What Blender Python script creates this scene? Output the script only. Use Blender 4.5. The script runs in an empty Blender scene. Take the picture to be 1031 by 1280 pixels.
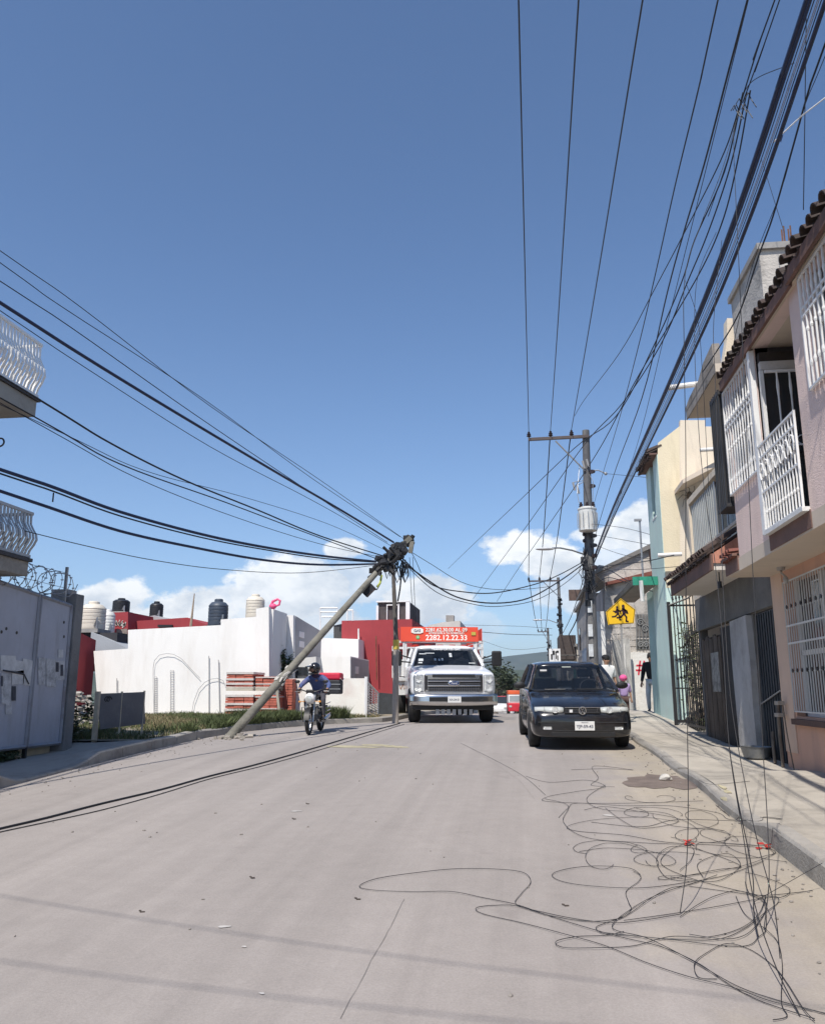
import bpy, math, random
from mathutils import Vector, Matrix
random.seed(11)
R=math.radians
SC=bpy.context.scene
COL=SC.collection
# ------------------------------------------------------------------ camera
F_PX=1030.; CX,CY=515.5,640.; VX,VY=655.,865.; CAMH=1.6
PITCH=math.atan((VY-CY)/F_PX)
def _w0(px,py):
    x=(px-CX)/F_PX; y=(CY-py)/F_PX
    return (x, math.cos(PITCH)-math.sin(PITCH)*y, math.sin(PITCH)+math.cos(PITCH)*y)
_s=_w0(VX,VY); YAW=math.atan2(_s[0],_s[1])
cd=bpy.data.cameras.new('camera'); cam=bpy.data.objects.new('camera',cd); COL.objects.link(cam)
cam.location=(0,0,CAMH); cam.rotation_euler=(R(90)+PITCH,0,YAW)
cd.sensor_fit='HORIZONTAL'; cd.sensor_width=36; cd.lens=36*F_PX/1031.
cd.clip_start=.05; cd.clip_end=9000
SC.camera=cam
# ------------------------------------------------------------------ light
SUN=Vector((.19,.66,-1)).normalized()          # direction the light travels
SUN_EL=math.asin(-SUN.z); SUN_AZ=math.atan2(-SUN.x,-SUN.y)
sd=bpy.data.lights.new('sun','SUN'); sd.energy=4.6; sd.angle=R(.53); sd.color=(1,.94,.86)
so=bpy.data.objects.new('sun',sd); COL.objects.link(so); so.location=(-20,-40,80)
so.rotation_euler=SUN.to_track_quat('-Z','Y').to_euler()
W=bpy.data.worlds.new("World"); SC.world=W; W.use_nodes=True
SKY_STRENGTH=.142
SC.view_settings.view_transform='Standard'; SC.view_settings.look='None'
SC.view_settings.exposure=.2; SC.view_settings.gamma=1; SC.view_settings.use_curve_mapping=False
# ------------------------------------------------------------------ pixel -> world helpers (1031x1280 photograph)
def ray(px,py):
    x,y,z=_w0(px,py); c,s=math.cos(YAW),math.sin(YAW)
    return (x*c-y*s, x*s+y*c, z)
_P=[(-120,-4),(-60,-3),(-20,-1.25),(-8,-.48),(0,0),(6,.33),(13,.66),(20,.83),(26,.86),(35,.72),(50,.3),(80,-.6),(200,-5),(400,-9),(4000,-9)]
def _tan(i):
    if i==0 or i==len(_P)-1: return 0
    a=(_P[i][1]-_P[i-1][1])/(_P[i][0]-_P[i-1][0]); b=(_P[i+1][1]-_P[i][1])/(_P[i+1][0]-_P[i][0])
    return (a+b)/2
def rz(Y):
    if Y<=_P[0][0]: return _P[0][1]
    for i in range(len(_P)-1):
        a,b=_P[i],_P[i+1]
        if Y<=b[0]:
            h=b[0]-a[0]; t=(Y-a[0])/h
            return (2*t**3-3*t*t+1)*a[1]+(t**3-2*t*t+t)*h*_tan(i)+(-2*t**3+3*t*t)*b[1]+(t**3-t*t)*h*_tan(i+1)
    return _P[-1][1]
def PY(px,py,Y): r=ray(px,py); t=Y/r[1]; return Vector((r[0]*t,Y,CAMH+r[2]*t))
def PX(px,py,X): r=ray(px,py); t=X/r[0]; return Vector((X,r[1]*t,CAMH+r[2]*t))
def PZ(px,py,Z): r=ray(px,py); t=(Z-CAMH)/r[2]; return Vector((r[0]*t,r[1]*t,Z))
def GND(px,py,fn=None,dz=0.):
    r=ray(px,py); t=1.; fn=fn or (lambda x,y: rz(y))
    while t<200 and CAMH+r[2]*t>fn(r[0]*t,r[1]*t)+dz: t+=.02
    return Vector((r[0]*t,r[1]*t,CAMH+r[2]*t))
def PPL(px,py,A,B):
    """point where the pixel's ray meets the vertical plane through plan points A and B"""
    r=ray(px,py); n=(B[1]-A[1],-(B[0]-A[0])); t=(n[0]*A[0]+n[1]*A[1])/(n[0]*r[0]+n[1]*r[1])
    return Vector((r[0]*t,r[1]*t,CAMH+r[2]*t))
def lerp(a,b,t): return a+(b-a)*t
def pw(tab,x):
    if x<=tab[0][0]: return tab[0][1]
    for (a,b),(c,d) in zip(tab,tab[1:]):
        if x<=c: return b+(d-b)*(x-a)/(c-a)
    return tab[-1][1]
# ------------------------------------------------------------------ sky with low cumulus
def build_world():
    nt=W.node_tree; N=nt.nodes; L=nt.links; N.clear()
    def node(t,**k):
        n=N.new(t)
        for a,b in k.items(): setattr(n,a,b)
        return n
    def mth(op,a,b=None,c=None,clamp=False):
        n=node('ShaderNodeMath',operation=op,use_clamp=clamp)
        for i,v in enumerate((a,b,c)):
            if v is None: continue
            if isinstance(v,(int,float)): n.inputs[i].default_value=v
            else: L.new(v,n.inputs[i])
        return n.outputs[0]
    sky=node('ShaderNodeTexSky',sky_type='NISHITA',sun_disc=False,sun_elevation=SUN_EL,sun_rotation=SUN_AZ%(2*math.pi),altitude=1400,air_density=1.0,dust_density=.35,ozone_density=4.0)
    b1=node('ShaderNodeBackground'); b1.inputs[1].default_value=SKY_STRENGTH; hs=node('ShaderNodeHueSaturation'); hs.inputs['Saturation'].default_value=1.04; L.new(sky.outputs[0],hs.inputs['Color']); L.new(hs.outputs[0],b1.inputs[0])
    tc=node('ShaderNodeTexCoord'); sp=node('ShaderNodeSeparateXYZ'); L.new(tc.outputs['Generated'],sp.inputs[0])
    x,y,z=sp.outputs
    az=mth('ARCTAN2',x,y); el=mth('ARCSINE',z)
    cb=node('ShaderNodeCombineXYZ'); L.new(az,cb.inputs[0]); L.new(mth('MULTIPLY',el,1.5),cb.inputs[1])
    def noise(sc,det,rough=.55,off=0,vec=None):
        m=node('ShaderNodeMapping'); m.inputs['Location'].default_value=(off,off*.7,off*.3); L.new(vec or cb.outputs[0],m.inputs[0])
        n=node('ShaderNodeTexNoise'); n.inputs['Scale'].default_value=sc; n.inputs['Detail'].default_value=det; n.inputs['Roughness'].default_value=rough
        L.new(m.outputs[0],n.inputs['Vector']); return n.outputs['Fac']
    n1=noise(9,8,.6); n2=noise(26,6,.62,3.1); n3=noise(5,4,.5,7.7)
    edge=mth('ADD',mth('MULTIPLY',mth('SUBTRACT',n1,.5),2.6),mth('MULTIPLY',mth('SUBTRACT',n2,.5),1.9))
    blobs=[(152,748,52,30,1),(130,770,70,28,1),(228,762,66,30,1),(292,756,44,26,.8),(362,742,82,54,.95),(390,775,70,34,.8),(432,687,30,16,1),(450,725,50,34,.75),(534,752,66,38,1),(590,785,50,22,.35),
           (650,684,58,25,1),(695,702,50,30,1),(735,738,66,30,.7),(806,660,50,30,1),(765,672,56,17,.9),(780,715,60,40,.7),(200,800,120,26,.4),(470,800,90,24,.5),(900,700,60,40,.8)]
    acc=None
    for (px,py,rx,ry,s) in blobs:
        r=ray(px,py); a0=math.atan2(r[0],r[1]); e0=math.atan2(r[2],math.hypot(r[0],r[1]))
        da=mth('DIVIDE',mth('SUBTRACT',az,a0),rx/1060.); de=mth('DIVIDE',mth('SUBTRACT',el,e0),ry/1060.)
        d=mth('ADD',mth('MULTIPLY',da,da),mth('MULTIPLY',de,de))
        v=mth('MULTIPLY',mth('ADD',mth('SUBTRACT',1.0,d),edge),2.6)
        v=mth('MULTIPLY',mth('MAXIMUM',mth('MINIMUM',v,1),0),s)
        acc=v if acc is None else mth('MAXIMUM',acc,v)
    # the same kind of low cumulus goes on round the rest of the horizon
    band=mth('MAXIMUM',mth('SUBTRACT',1,mth('MULTIPLY',mth('ABSOLUTE',mth('SUBTRACT',el,.12)),8.)),0)
    aside=mth('MULTIPLY',mth('SUBTRACT',mth('ABSOLUTE',mth('ADD',az,.12)),.62),5,clamp=True)
    g=mth('MULTIPLY',mth('MULTIPLY',mth('MULTIPLY',mth('SUBTRACT',mth('ADD',n3,mth('MULTIPLY',edge,.12)),.5),6,clamp=True),band),aside)
    acc=mth('MAXIMUM',acc,g)
    # thin veil towards the horizon
    veil=mth('MULTIPLY',mth('POWER',mth('MAXIMUM',mth('SUBTRACT',1,mth('MULTIPLY',mth('ABSOLUTE',el),1.75)),0),2.5),.40)
    veil=mth('MULTIPLY',veil,mth('ADD',.75,mth('MULTIPLY',n1,.5)))
    cl=noise(14,7,.6,1.3)
    cr=node('ShaderNodeValToRGB'); L.new(cl,cr.inputs[0]); cr.color_ramp.elements[0].position=.36; cr.color_ramp.elements[0].color=(.58,.64,.71,1); cr.color_ramp.elements[1].position=.58; cr.color_ramp.elements[1].color=(.90,.92,.93,1)
    b2=node('ShaderNodeBackground'); L.new(cr.outputs[0],b2.inputs[0]); b2.inputs[1].default_value=1.12
    b3=node('ShaderNodeBackground'); b3.inputs[0].default_value=(.36,.47,.60,1); b3.inputs[1].default_value=.85
    m0=node('ShaderNodeMixShader'); L.new(veil,m0.inputs[0]); L.new(b1.outputs[0],m0.inputs[1]); L.new(b3.outputs[0],m0.inputs[2])
    mx=node('ShaderNodeMixShader'); L.new(mth('MULTIPLY',acc,.97),mx.inputs[0]); L.new(m0.outputs[0],mx.inputs[1]); L.new(b2.outputs[0],mx.inputs[2])
    o=node('ShaderNodeOutputWorld'); L.new(mx.outputs[0],o.inputs[0])
build_world()
# ------------------------------------------------------------------ materials
_M={}
def mat(name,col,rough=.85,metal=0,var=.18,scale=1.5,bump=.15,bscale=30,stain=None,stamt=.5,stscale=1.2,streak=False,spec=.5,coat=0,em=None,alpha=None,trans=0,grime=None):
    if name in _M: return _M[name]
    m=bpy.data.materials.new(name); m.use_nodes=True; nt=m.node_tree; N=nt.nodes; L=nt.links
    b=N['Principled BSDF']; b.inputs['Roughness'].default_value=rough; b.inputs['Metallic'].default_value=metal
    b.inputs['Specular IOR Level'].default_value=spec
    if coat: b.inputs['Coat Weight'].default_value=coat; b.inputs['Coat Roughness'].default_value=.08
    if trans: b.inputs['Transmission Weight'].default_value=trans
    if alpha is not None: b.inputs['Alpha'].default_value=alpha
    tc=N.new('ShaderNodeTexCoord'); geo=N.new('ShaderNodeNewGeometry')
    c4=(*col,1)
    src=geo.outputs['Position']
    n=N.new('ShaderNodeTexNoise'); n.inputs['Scale'].default_value=scale; n.inputs['Detail'].default_value=9; n.inputs['Roughness'].default_value=.65; L.new(src,n.inputs['Vector'])
    mr=N.new('ShaderNodeMapRange'); mr.inputs['From Min'].default_value=.3; mr.inputs['From Max'].default_value=.7; mr.inputs['To Min'].default_value=1-var; mr.inputs['To Max'].default_value=1+var; L.new(n.outputs['Fac'],mr.inputs['Value'])
    mx=N.new('ShaderNodeVectorMath'); mx.operation='SCALE'; mx.inputs[0].default_value=col; L.new(mr.outputs[0],mx.inputs['Scale'])
    out=mx.outputs[0]
    if stain is not None:
        mp=N.new('ShaderNodeMapping'); L.new(src,mp.inputs[0])
        mp.inputs['Scale'].default_value=(1,1,.18) if streak else (1,1,1)
        n2=N.new('ShaderNodeTexNoise'); n2.inputs['Scale'].default_value=stscale*(2.5 if streak else 1); n2.inputs['Detail'].default_value=10; n2.inputs['Roughness'].default_value=.7; L.new(mp.outputs[0],n2.inputs['Vector'])
        cr=N.new('ShaderNodeMapRange'); cr.inputs['From Min'].default_value=.5; cr.inputs['From Max'].default_value=.66; cr.inputs['To Max'].default_value=stamt; L.new(n2.outputs['Fac'],cr.inputs['Value'])
        mm=N.new('ShaderNodeMix'); mm.data_type='RGBA'; L.new(cr.outputs[0],mm.inputs['Factor']); L.new(out,mm.inputs['A']); mm.inputs['B'].default_value=(*stain,1); out=mm.outputs['Result']
    L.new(out,b.inputs['Base Color'])
    if bump:
        nb=N.new('ShaderNodeTexNoise'); nb.inputs['Scale'].default_value=bscale; nb.inputs['Detail'].default_value=6; L.new(src,nb.inputs['Vector'])
        bp=N.new('ShaderNodeBump'); bp.inputs['Strength'].default_value=min(1,bump*2); bp.inputs['Distance'].default_value=.02; L.new(nb.outputs['Fac'],bp.inputs['Height']); L.new(bp.outputs[0],b.inputs['Normal'])
    if em: b.inputs['Emission Color'].default_value=(*em[0],1); b.inputs['Emission Strength'].default_value=em[1]
    _M[name]=m; return m
# ------------------------------------------------------------------ mesh builder
class MB:
    def __init__(s): s.v=[]; s.f=[]
    def add(s,vs,fs):
        o=len(s.v); s.v+= [tuple(v) for v in vs]; s.f+=[tuple(i+o for i in f) for f in fs]; return s
    def box(s,x0,y0,z0,x1,y1,z1):
        return s.add([(x0,y0,z0),(x1,y0,z0),(x1,y1,z0),(x0,y1,z0),(x0,y0,z1),(x1,y0,z1),(x1,y1,z1),(x0,y1,z1)],
                     [(0,3,2,1),(4,5,6,7),(0,1,5,4),(1,2,6,5),(2,3,7,6),(3,0,4,7)])
    def obox(s,c,sz,rot=None):
        rot=rot or Matrix.Identity(3); c=Vector(c); h=[q/2 for q in sz]
        vs=[c+rot@Vector((a*h[0],b*h[1],d*h[2])) for a,b,d in [(-1,-1,-1),(1,-1,-1),(1,1,-1),(-1,1,-1),(-1,-1,1),(1,-1,1),(1,1,1),(-1,1,1)]]
        return s.add(vs,[(0,3,2,1),(4,5,6,7),(0,1,5,4),(1,2,6,5),(2,3,7,6),(3,0,4,7)])
    def quad(s,a,b,c,d): return s.add([a,b,c,d],[(0,1,2,3)])
    def poly(s,pts): return s.add(pts,[tuple(range(len(pts)))])
    def tube(s,pts,r,n=6,r1=None,cap=True):
        pts=[Vector(p) for p in pts]; m=len(pts); rings=[]; prev=None
        for i,p in enumerate(pts):
            d=(pts[min(i+1,m-1)]-pts[max(i-1,0)])
            if d.length<1e-9: d=Vector((0,0,1))
            d.normalize()
            if prev is None:
                u=d.cross(Vector((0,0,1)))
                if u.length<.01: u=d.cross(Vector((1,0,0)))
            else:
                u=prev-d*prev.dot(d)
                if u.length<1e-6: u=d.orthogonal()
            u.normalize(); prev=u; w=d.cross(u)
            rr=r if r1 is None else lerp(r,r1,i/(m-1))
            if isinstance(rr,(list,tuple)): rr=rr[i]
            rings.append([p+(u*math.cos(2*math.pi*k/n)+w*math.sin(2*math.pi*k/n))*rr for k in range(n)])
        vs=[q for g in rings for q in g]; fs=[]
        for i in range(m-1):
            for k in range(n):
                a=i*n+k;b=i*n+(k+1)%n; fs.append((a,b,b+n,a+n))
        if cap: fs+= [tuple(range(n))[::-1], tuple(range((m-1)*n,m*n))]
        return s.add(vs,fs)
    def cyl(s,a,b,r0,r1=None,n=12): return s.tube([a,b],r0,n,r1 if r1 is not None else r0)
    def prism(s,poly,axis,a,b):
        """poly in the plane across axis, extruded from a to b. axis x: (y,z), y: (x,z), z: (x,y)"""
        def mk(p,t):
            return (t,p[0],p[1]) if axis=='x' else ((p[0],t,p[1]) if axis=='y' else (p[0],p[1],t))
        n=len(poly); vs=[mk(p,a) for p in poly]+[mk(p,b) for p in poly]
        fs=[tuple(range(n)),tuple(range(n,2*n))[::-1]]+[(i,i+n,(i+1)%n+n,(i+1)%n) for i in range(n)]
        return s.add(vs,fs)
    def lathe(s,prof,c,n=20,axis='z'):
        vs=[];fs=[];m=len(prof)
        for (r,z) in prof:
            for k in range(n):
                a=2*math.pi*k/n; p=(r*math.cos(a),r*math.sin(a),z)
                if axis=='x': p=(p[2],p[0],p[1])
                if axis=='y': p=(p[0],p[2],p[1])
                vs.append((c[0]+p[0],c[1]+p[1],c[2]+p[2]))
        for i in range(m-1):
            for k in range(n):
                a=i*n+k;b=i*n+(k+1)%n; fs.append((a,b,b+n,a+n))
        fs+= [tuple(range(n))[::-1],tuple(range((m-1)*n,m*n))]
        return s.add(vs,fs)
    def loft(s,rows,closed=False,caps=False):
        n=len(rows[0]); vs=[q for g in rows for q in g]; fs=[]
        for i in range(len(rows)-1):
            for k in range(n if closed else n-1):
                a=i*n+k;b=i*n+(k+1)%n; fs.append((a,b,b+n,a+n))
        if caps: fs+= [tuple(range(n))[::-1],tuple(range((len(rows)-1)*n,len(rows)*n))]
        return s.add(vs,fs)
    def ball(s,c,r,nu=12,nv=8):
        if not isinstance(r,(tuple,list)): r=(r,r,r)
        prof=[]
        vs=[];fs=[]
        for i in range(nv+1):
            t=math.pi*i/nv
            for k in range(nu):
                a=2*math.pi*k/nu; vs.append((c[0]+r[0]*math.sin(t)*math.cos(a),c[1]+r[1]*math.sin(t)*math.sin(a),c[2]-r[2]*math.cos(t)))
        for i in range(nv):
            for k in range(nu):
                a=i*nu+k;b=i*nu+(k+1)%nu; fs.append((a,b,b+nu,a+nu))
        return s.add(vs,fs)
    def build(s,name,m,parent=None,local=False,smooth=False,bevel=0,sub=0,label=None):
        off=Vector((0,0,0))
        if parent is not None and not local:
            q=parent
            while q is not None: off+=q.location; q=q.parent
        me=bpy.data.meshes.new(name); me.from_pydata([(v[0]-off.x,v[1]-off.y,v[2]-off.z) for v in s.v],[],s.f); me.update()
        me.materials.append(m)
        o=bpy.data.objects.new(name,me); COL.objects.link(o)
        if parent is not None: o.parent=parent
        if smooth:
            me.polygons.foreach_set('use_smooth',[True]*len(me.polygons))
            if smooth!=2: me.set_sharp_from_angle(angle=R(35))
        if bevel:
            b=o.modifiers.new('bevel','BEVEL'); b.width=bevel; b.segments=2; b.limit_method='ANGLE'; b.angle_limit=R(40)
        if sub:
            b=o.modifiers.new('sub','SUBSURF'); b.levels=sub; b.render_levels=sub
        if label: o['label']=label
        return o
def thing(name,label,cat,loc=(0,0,0),rotz=0,group=None):
    o=bpy.data.objects.new(name,None); COL.objects.link(o); o.location=loc; o.rotation_euler=(0,0,rotz); o.empty_display_size=.2
    o['label']=label; o['category']=cat
    if group: o['group']=group
    return o
def tag(o,label,cat,group=None):
    o['label']=label; o['category']=cat
    if group: o['group']=group
    return o
def struct(o,label=None):
    o['kind']='structure'
    if label: o['label']=label
    return o
def inst(src,parent,loc=(0,0,0),rot=(0,0,0),scale=None,name=None):
    """another piece that shares the mesh of src"""
    o=bpy.data.objects.new(name or src.name.split('.')[0],src.data); COL.objects.link(o); o.parent=parent; o.location=loc; o.rotation_euler=rot
    if scale: o.scale=scale
    for md in src.modifiers:
        k=o.modifiers.new(md.name,md.type)
        if md.type=='BEVEL': k.width=md.width;k.segments=md.segments;k.limit_method=md.limit_method;k.angle_limit=md.angle_limit
    return o
def dup(o,parent=None,**k):
    c=o.copy(); COL.objects.link(c)
    if parent is not None: c.parent=parent
    for ch in o.children: dup(ch,c)
    return c
def text(s,size,name,m,parent,matrix,ext=.002,bold=False):
    cu=bpy.data.curves.new('t','FONT'); cu.body=s; cu.size=size; cu.extrude=ext; cu.align_x='CENTER'; cu.align_y='CENTER'
    if bold: cu.offset=size*.018
    t=bpy.data.objects.new('t',cu); COL.objects.link(t)
    me=bpy.data.meshes.new_from_object(t.evaluated_get(bpy.context.evaluated_depsgraph_get()))
    bpy.data.objects.remove(t); bpy.data.curves.remove(cu)
    me.name=name; me.transform(matrix); me.materials.clear(); me.materials.append(m)
    o=bpy.data.objects.new(name,me); COL.objects.link(o)
    if parent is not None: o.parent=parent
    return o
# common materials
CONC=mat('grey_concrete',(.30,.29,.275),.9,stain=(.12,.115,.11),stamt=.6,streak=True)
WHITEP=mat('white_metal_paint',(.78,.78,.77),.5,var=.06,bump=.03)
BLACKP=mat('black_metal_paint',(.02,.02,.022),.5,var=.3,bump=.05)
CABLE=mat('black_cable',(.012,.013,.017),.55,bump=0,var=.1)
BLUEC=mat('blue_black_cable',(.012,.02,.06),.5,bump=0,var=.1)
RUBBER=mat('tyre_rubber',(.018,.018,.019),.85,var=.3)
GALV=mat('galvanised_steel',(.38,.39,.40),.45,metal=.6,var=.15,bump=.05)
RUST=mat('rusty_steel',(.16,.075,.04),.85,var=.4,scale=6)
DARK=mat('dark_interior',(.012,.012,.014),.9,bump=0)
# ================================================================== ground
def xl(Y): return pw([(-120,-6.05),(15.5,-6.05),(17,-5.9),(18.5,-5.5),(20.2,-4.7),(21.2,-3.6),(22.5,-3.35),(60,-3.35),(400,-3.6)],Y)
XR=1.9
def kdz(Y): return pw([(7.45,.16),(7.6,.07),(9.3,.075),(9.8,.10),(10.6,.09),(11.4,.05),(16,.06),(20,.1),(26,.14)],Y)
def pbase(Y): return pw([(5,.44),(9,.61),(10.4,.67),(11.8,.66),(15,.72),(17.7,.79),(20.2,.95),(24,1.08),(30,1.0),(40,.75),(60,.1),(90,-.9),(200,-4.8)],Y)
def pavR(X,Y):
    a=rz(Y)+kdz(Y); t=min(1,max(0,(X-XR)/1.5)); b=pbase(Y)
    z=lerp(a,b,t*t*(3-2*t))
    k=min(1,max(0,(X-XR-.16)/.45))
    z+=k*(.045*math.exp(-((Y-10.2-.5*(X-2.5))/.35)**2)*(1-.4*t)+.035*math.exp(-((Y-13.0-.3*X)/.5)**2)-.02*math.exp(-((Y-11.5)/.5)**2))
    return z+.006*math.sin(X*5.1+Y*1.7)
def padz(Y): return pw([(9.3,.15),(9.7,.035),(11.1,.035),(11.6,.15),(15,.15),(22,.12),(60,.12)],Y)
def pavL(X,Y):
    t=min(1,max(0,(-6.3-X)/.8)); return rz(Y)+lerp(padz(Y),pw([(9.5,.12),(10.6,.03),(12.9,.0),(13.4,.1)],Y),t)
def ysteps(a,b,d):
    n=max(1,int(round((b-a)/d))); return [a+(b-a)*i/n for i in range(n+1)]
def sheet(name,fx0,fx1,ys,nx,fz,m,parent=None):
    mb=MB(); rows=[]
    for Y in ys:
        a=fx0(Y); b=fx1(Y); rows.append([(lerp(a,b,i/nx),Y,fz(lerp(a,b,i/nx),Y)) for i in range(nx+1)])
    mb.loft(rows); o=mb.build(name,m,parent,smooth=2)
    # faces point up
    o.data.flip_normals() if o.data.polygons[0].normal.z<0 else None
    return o
# --- road material: worn concrete, streaks along the traffic, dusty gutter
def road_mat():
    m=bpy.data.materials.new('worn_road_concrete'); m.use_nodes=True; N=m.node_tree.nodes; L=m.node_tree.links; b=N['Principled BSDF']
    g=N.new('ShaderNodeNewGeometry'); P=g.outputs['Position']
    def noise(sc,det,scale=(1,1,1),rough=.6):
        mp=N.new('ShaderNodeMapping'); mp.inputs['Scale'].default_value=scale; L.new(P,mp.inputs[0]); n=N.new('ShaderNodeTexNoise'); n.inputs['Scale'].default_value=sc; n.inputs['Detail'].default_value=det; n.inputs['Roughness'].default_value=rough; L.new(mp.outputs[0],n.inputs['Vector']); return n.outputs['Fac']
    def rng(v,a,b_,c,d):
        r=N.new('ShaderNodeMapRange'); L.new(v,r.inputs['Value']); r.inputs['From Min'].default_value=a; r.inputs['From Max'].default_value=b_; r.inputs['To Min'].default_value=c; r.inputs['To Max'].default_value=d; return r.outputs[0]
    def mul(a,b_):
        q=N.new('ShaderNodeMath'); q.operation='MULTIPLY'; L.new(a,q.inputs[0]); L.new(b_,q.inputs[1]); return q.outputs[0]
    big=rng(noise(.35,5),.3,.7,.93,1.06); st=rng(noise(1.0,7,(2.6,.06,1)),.3,.7,.87,1.09); fine=rng(noise(70,3,rough=.8),.25,.75,.86,1.12); mid=rng(noise(6,6),.3,.7,.95,1.04)
    k=mul(mul(big,st),mul(fine,mid))
    sp=N.new('ShaderNodeSeparateXYZ'); L.new(P,sp.inputs[0])
    ad=N.new('ShaderNodeMath'); ad.operation='ADD'; L.new(sp.outputs[0],ad.inputs[0]); L.new(rng(noise(1.1,7),.2,.8,-.9,.9),ad.inputs[1])
    gut=rng(ad.outputs[0],.75,1.7,0,.8)
    mixc=N.new('ShaderNodeMix'); mixc.data_type='RGBA'; L.new(gut,mixc.inputs['Factor']); mixc.inputs['A'].default_value=(.325,.295,.275,1); mixc.inputs['B'].default_value=(.40,.35,.275,1)
    # darker tar and oil patches
    spot=rng(noise(.9,9,rough=.72),.62,.72,0,.35)
    mx2=N.new('ShaderNodeMix'); mx2.data_type='RGBA'; L.new(spot,mx2.inputs['Factor']); L.new(mixc.outputs['Result'],mx2.inputs['A']); mx2.inputs['B'].default_value=(.205,.18,.17,1)
    sc=N.new('ShaderNodeVectorMath'); sc.operation='SCALE'; L.new(mx2.outputs['Result'],sc.inputs[0]); L.new(k,sc.inputs['Scale']); L.new(sc.outputs[0],b.inputs['Base Color'])
    b.inputs['Roughness'].default_value=.9; b.inputs['Specular IOR Level'].default_value=.25
    bp=N.new('ShaderNodeBump'); bp.inputs['Strength'].default_value=.35; bp.inputs['Distance'].default_value=.006; L.new(noise(110,4),bp.inputs['Height']); L.new(bp.outputs[0],b.inputs['Normal'])
    return m
ROAD=road_mat()
ys=ysteps(-60,2,4)+ysteps(2.5,50,.5)+ysteps(54,400,6)
road=struct(sheet('road',lambda Y:xl(Y)-.1,lambda Y:XR+.02,ys,8,lambda x,y:rz(y),ROAD))
EARTH=mat('dry_earth',(.20,.165,.12),.95,var=.3,scale=.8,stain=(.07,.09,.035),stamt=.8,stscale=.5,bscale=12)
ysb=[-700,-200,-60]+ysteps(-30,60,6)+ysteps(80,400,20)+[800,2000,6500]
def gz(x,y): return rz(y)-.32
ground=struct(sheet('ground',lambda Y:-3500,lambda Y:3500,ysb,2,gz,EARTH))
PAV=mat('pavement_concrete',(.41,.375,.32),.93,var=.2,scale=1.1,stain=(.24,.22,.19),stamt=.7,stscale=1.9,bump=.2,bscale=45)
PAVL=mat('left_pavement_concrete',(.36,.335,.30),.93,var=.15,scale=1.1,stain=(.20,.18,.15),stamt=.6,stscale=1.6,bump=.2,bscale=45)
LOT=mat('vacant_lot_soil',(.25,.21,.155),.95,var=.25,scale=1.4,stain=(.09,.10,.05),stamt=.75,stscale=.9,bscale=18)
pr=struct(sheet('pavement',lambda Y:XR+.12,lambda Y:3.45 if Y<17.05 else (9 if Y<19.95 else 3.45),ysteps(-20,4,2)+ysteps(4.2,17,.2)+[17.05,17.1]+ysteps(17.3,19.9,.2)+[19.95,20.0]+ysteps(20.5,30,.5)+ysteps(32,200,4),14,pavR,PAV))
pl=struct(sheet('pavement',lambda Y:-8.2,lambda Y:xl(Y)-.14,ysteps(-20,8,2)+ysteps(8.2,13.4,.2),8,pavL,PAVL))
lot=struct(sheet('vacant_lot',lambda Y:-26,lambda Y:xl(Y)-.14,ysteps(13.4,24,.4)+ysteps(26,120,4),20,lambda x,y:rz(y)+.13+.03*math.sin(x*1.3)*math.sin(y*.9) if x<-6.6 else rz(y)+padz(y)-.01,LOT))
# kerbs, one cast piece after another
KERB=mat('kerb_concrete',(.33,.31,.28),.92,var=.2,scale=2,stain=(.16,.145,.13),stamt=.6,stscale=2.5,bump=.25,bscale=50)
def kerb(parent,fx,side,y0,y1,step,dz,seed):
    rnd=random.Random(seed); Y=y0
    while Y<y1-.05:
        Ye=min(Y+step,y1); mb=MB(); rows=[]
        j=rnd.uniform(-.006,.006)
        for q in ysteps(Y+.006,Ye-.006,.3):
            x=fx(q); zt=rz(q)+dz(q)+j; zb=rz(q)-.12; s=side
            rows.append([(x,q,zb),(x+s*.015,q,zt-.02),(x+s*.035,q,zt),(x+s*.145,q,zt+.004),(x+s*.145,q,zb)])
        mb.loft(rows,closed=True,caps=True); o=mb.build('kerb_stone',KERB,parent,smooth=False)
        Y=Ye
kerb(pr,lambda y:XR,1,3.0,7.5,1.5,kdz,1); kerb(pr,lambda y:XR+.02*math.sin(y*2),1,7.5,17,.95,kdz,2); kerb(pr,lambda y:XR,1,17,60,3.0,kdz,3)
kerb(pl,lambda y:xl(y),-1,4,9.3,1.3,padz,4); kerb(pl,lambda y:xl(y),-1,9.3,13.4,1.0,padz,5)
kerb(lot,lambda y:xl(y),-1,13.4,21,.9,lambda y:padz(y)+.01*math.sin(y*3),6); kerb(lot,lambda y:xl(y),-1,21,60,3,lambda y:.12,7)
# worn joint and cracks in the road slab, damp patch, painted remains
def strip(name,pts,w,m,lift=.004,seed=0,parent=None):
    rnd=random.Random(seed); rows=[]; P=[Vector(p) for p in pts]; fine=[]
    for a,b in zip(P,P[1:]):
        n=max(1,int((b-a).length/.08))
        for i in range(n): fine.append(a.lerp(b,i/n))
    fine.append(P[-1])
    for i,p in enumerate(fine):
        d=(fine[min(i+1,len(fine)-1)]-fine[max(0,i-1)]); d.z=0; d.normalize(); s=Vector((-d.y,d.x,0)); k=w*rnd.uniform(.3,1.2); q=p+s*rnd.uniform(-w,w)*.9
        rows.append([tuple(Vector((q.x,q.y,rz(q.y)+lift))-s*k/2),tuple(Vector((q.x,q.y,rz(q.y)+lift))+s*k/2)])
    o=MB().loft(rows).build(name,m,parent)
    if o.data.polygons[0].normal.z<0: o.data.flip_normals()
    return o
CRK=mat('crack_filler',(.24,.222,.205),.95,bump=0)
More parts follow.
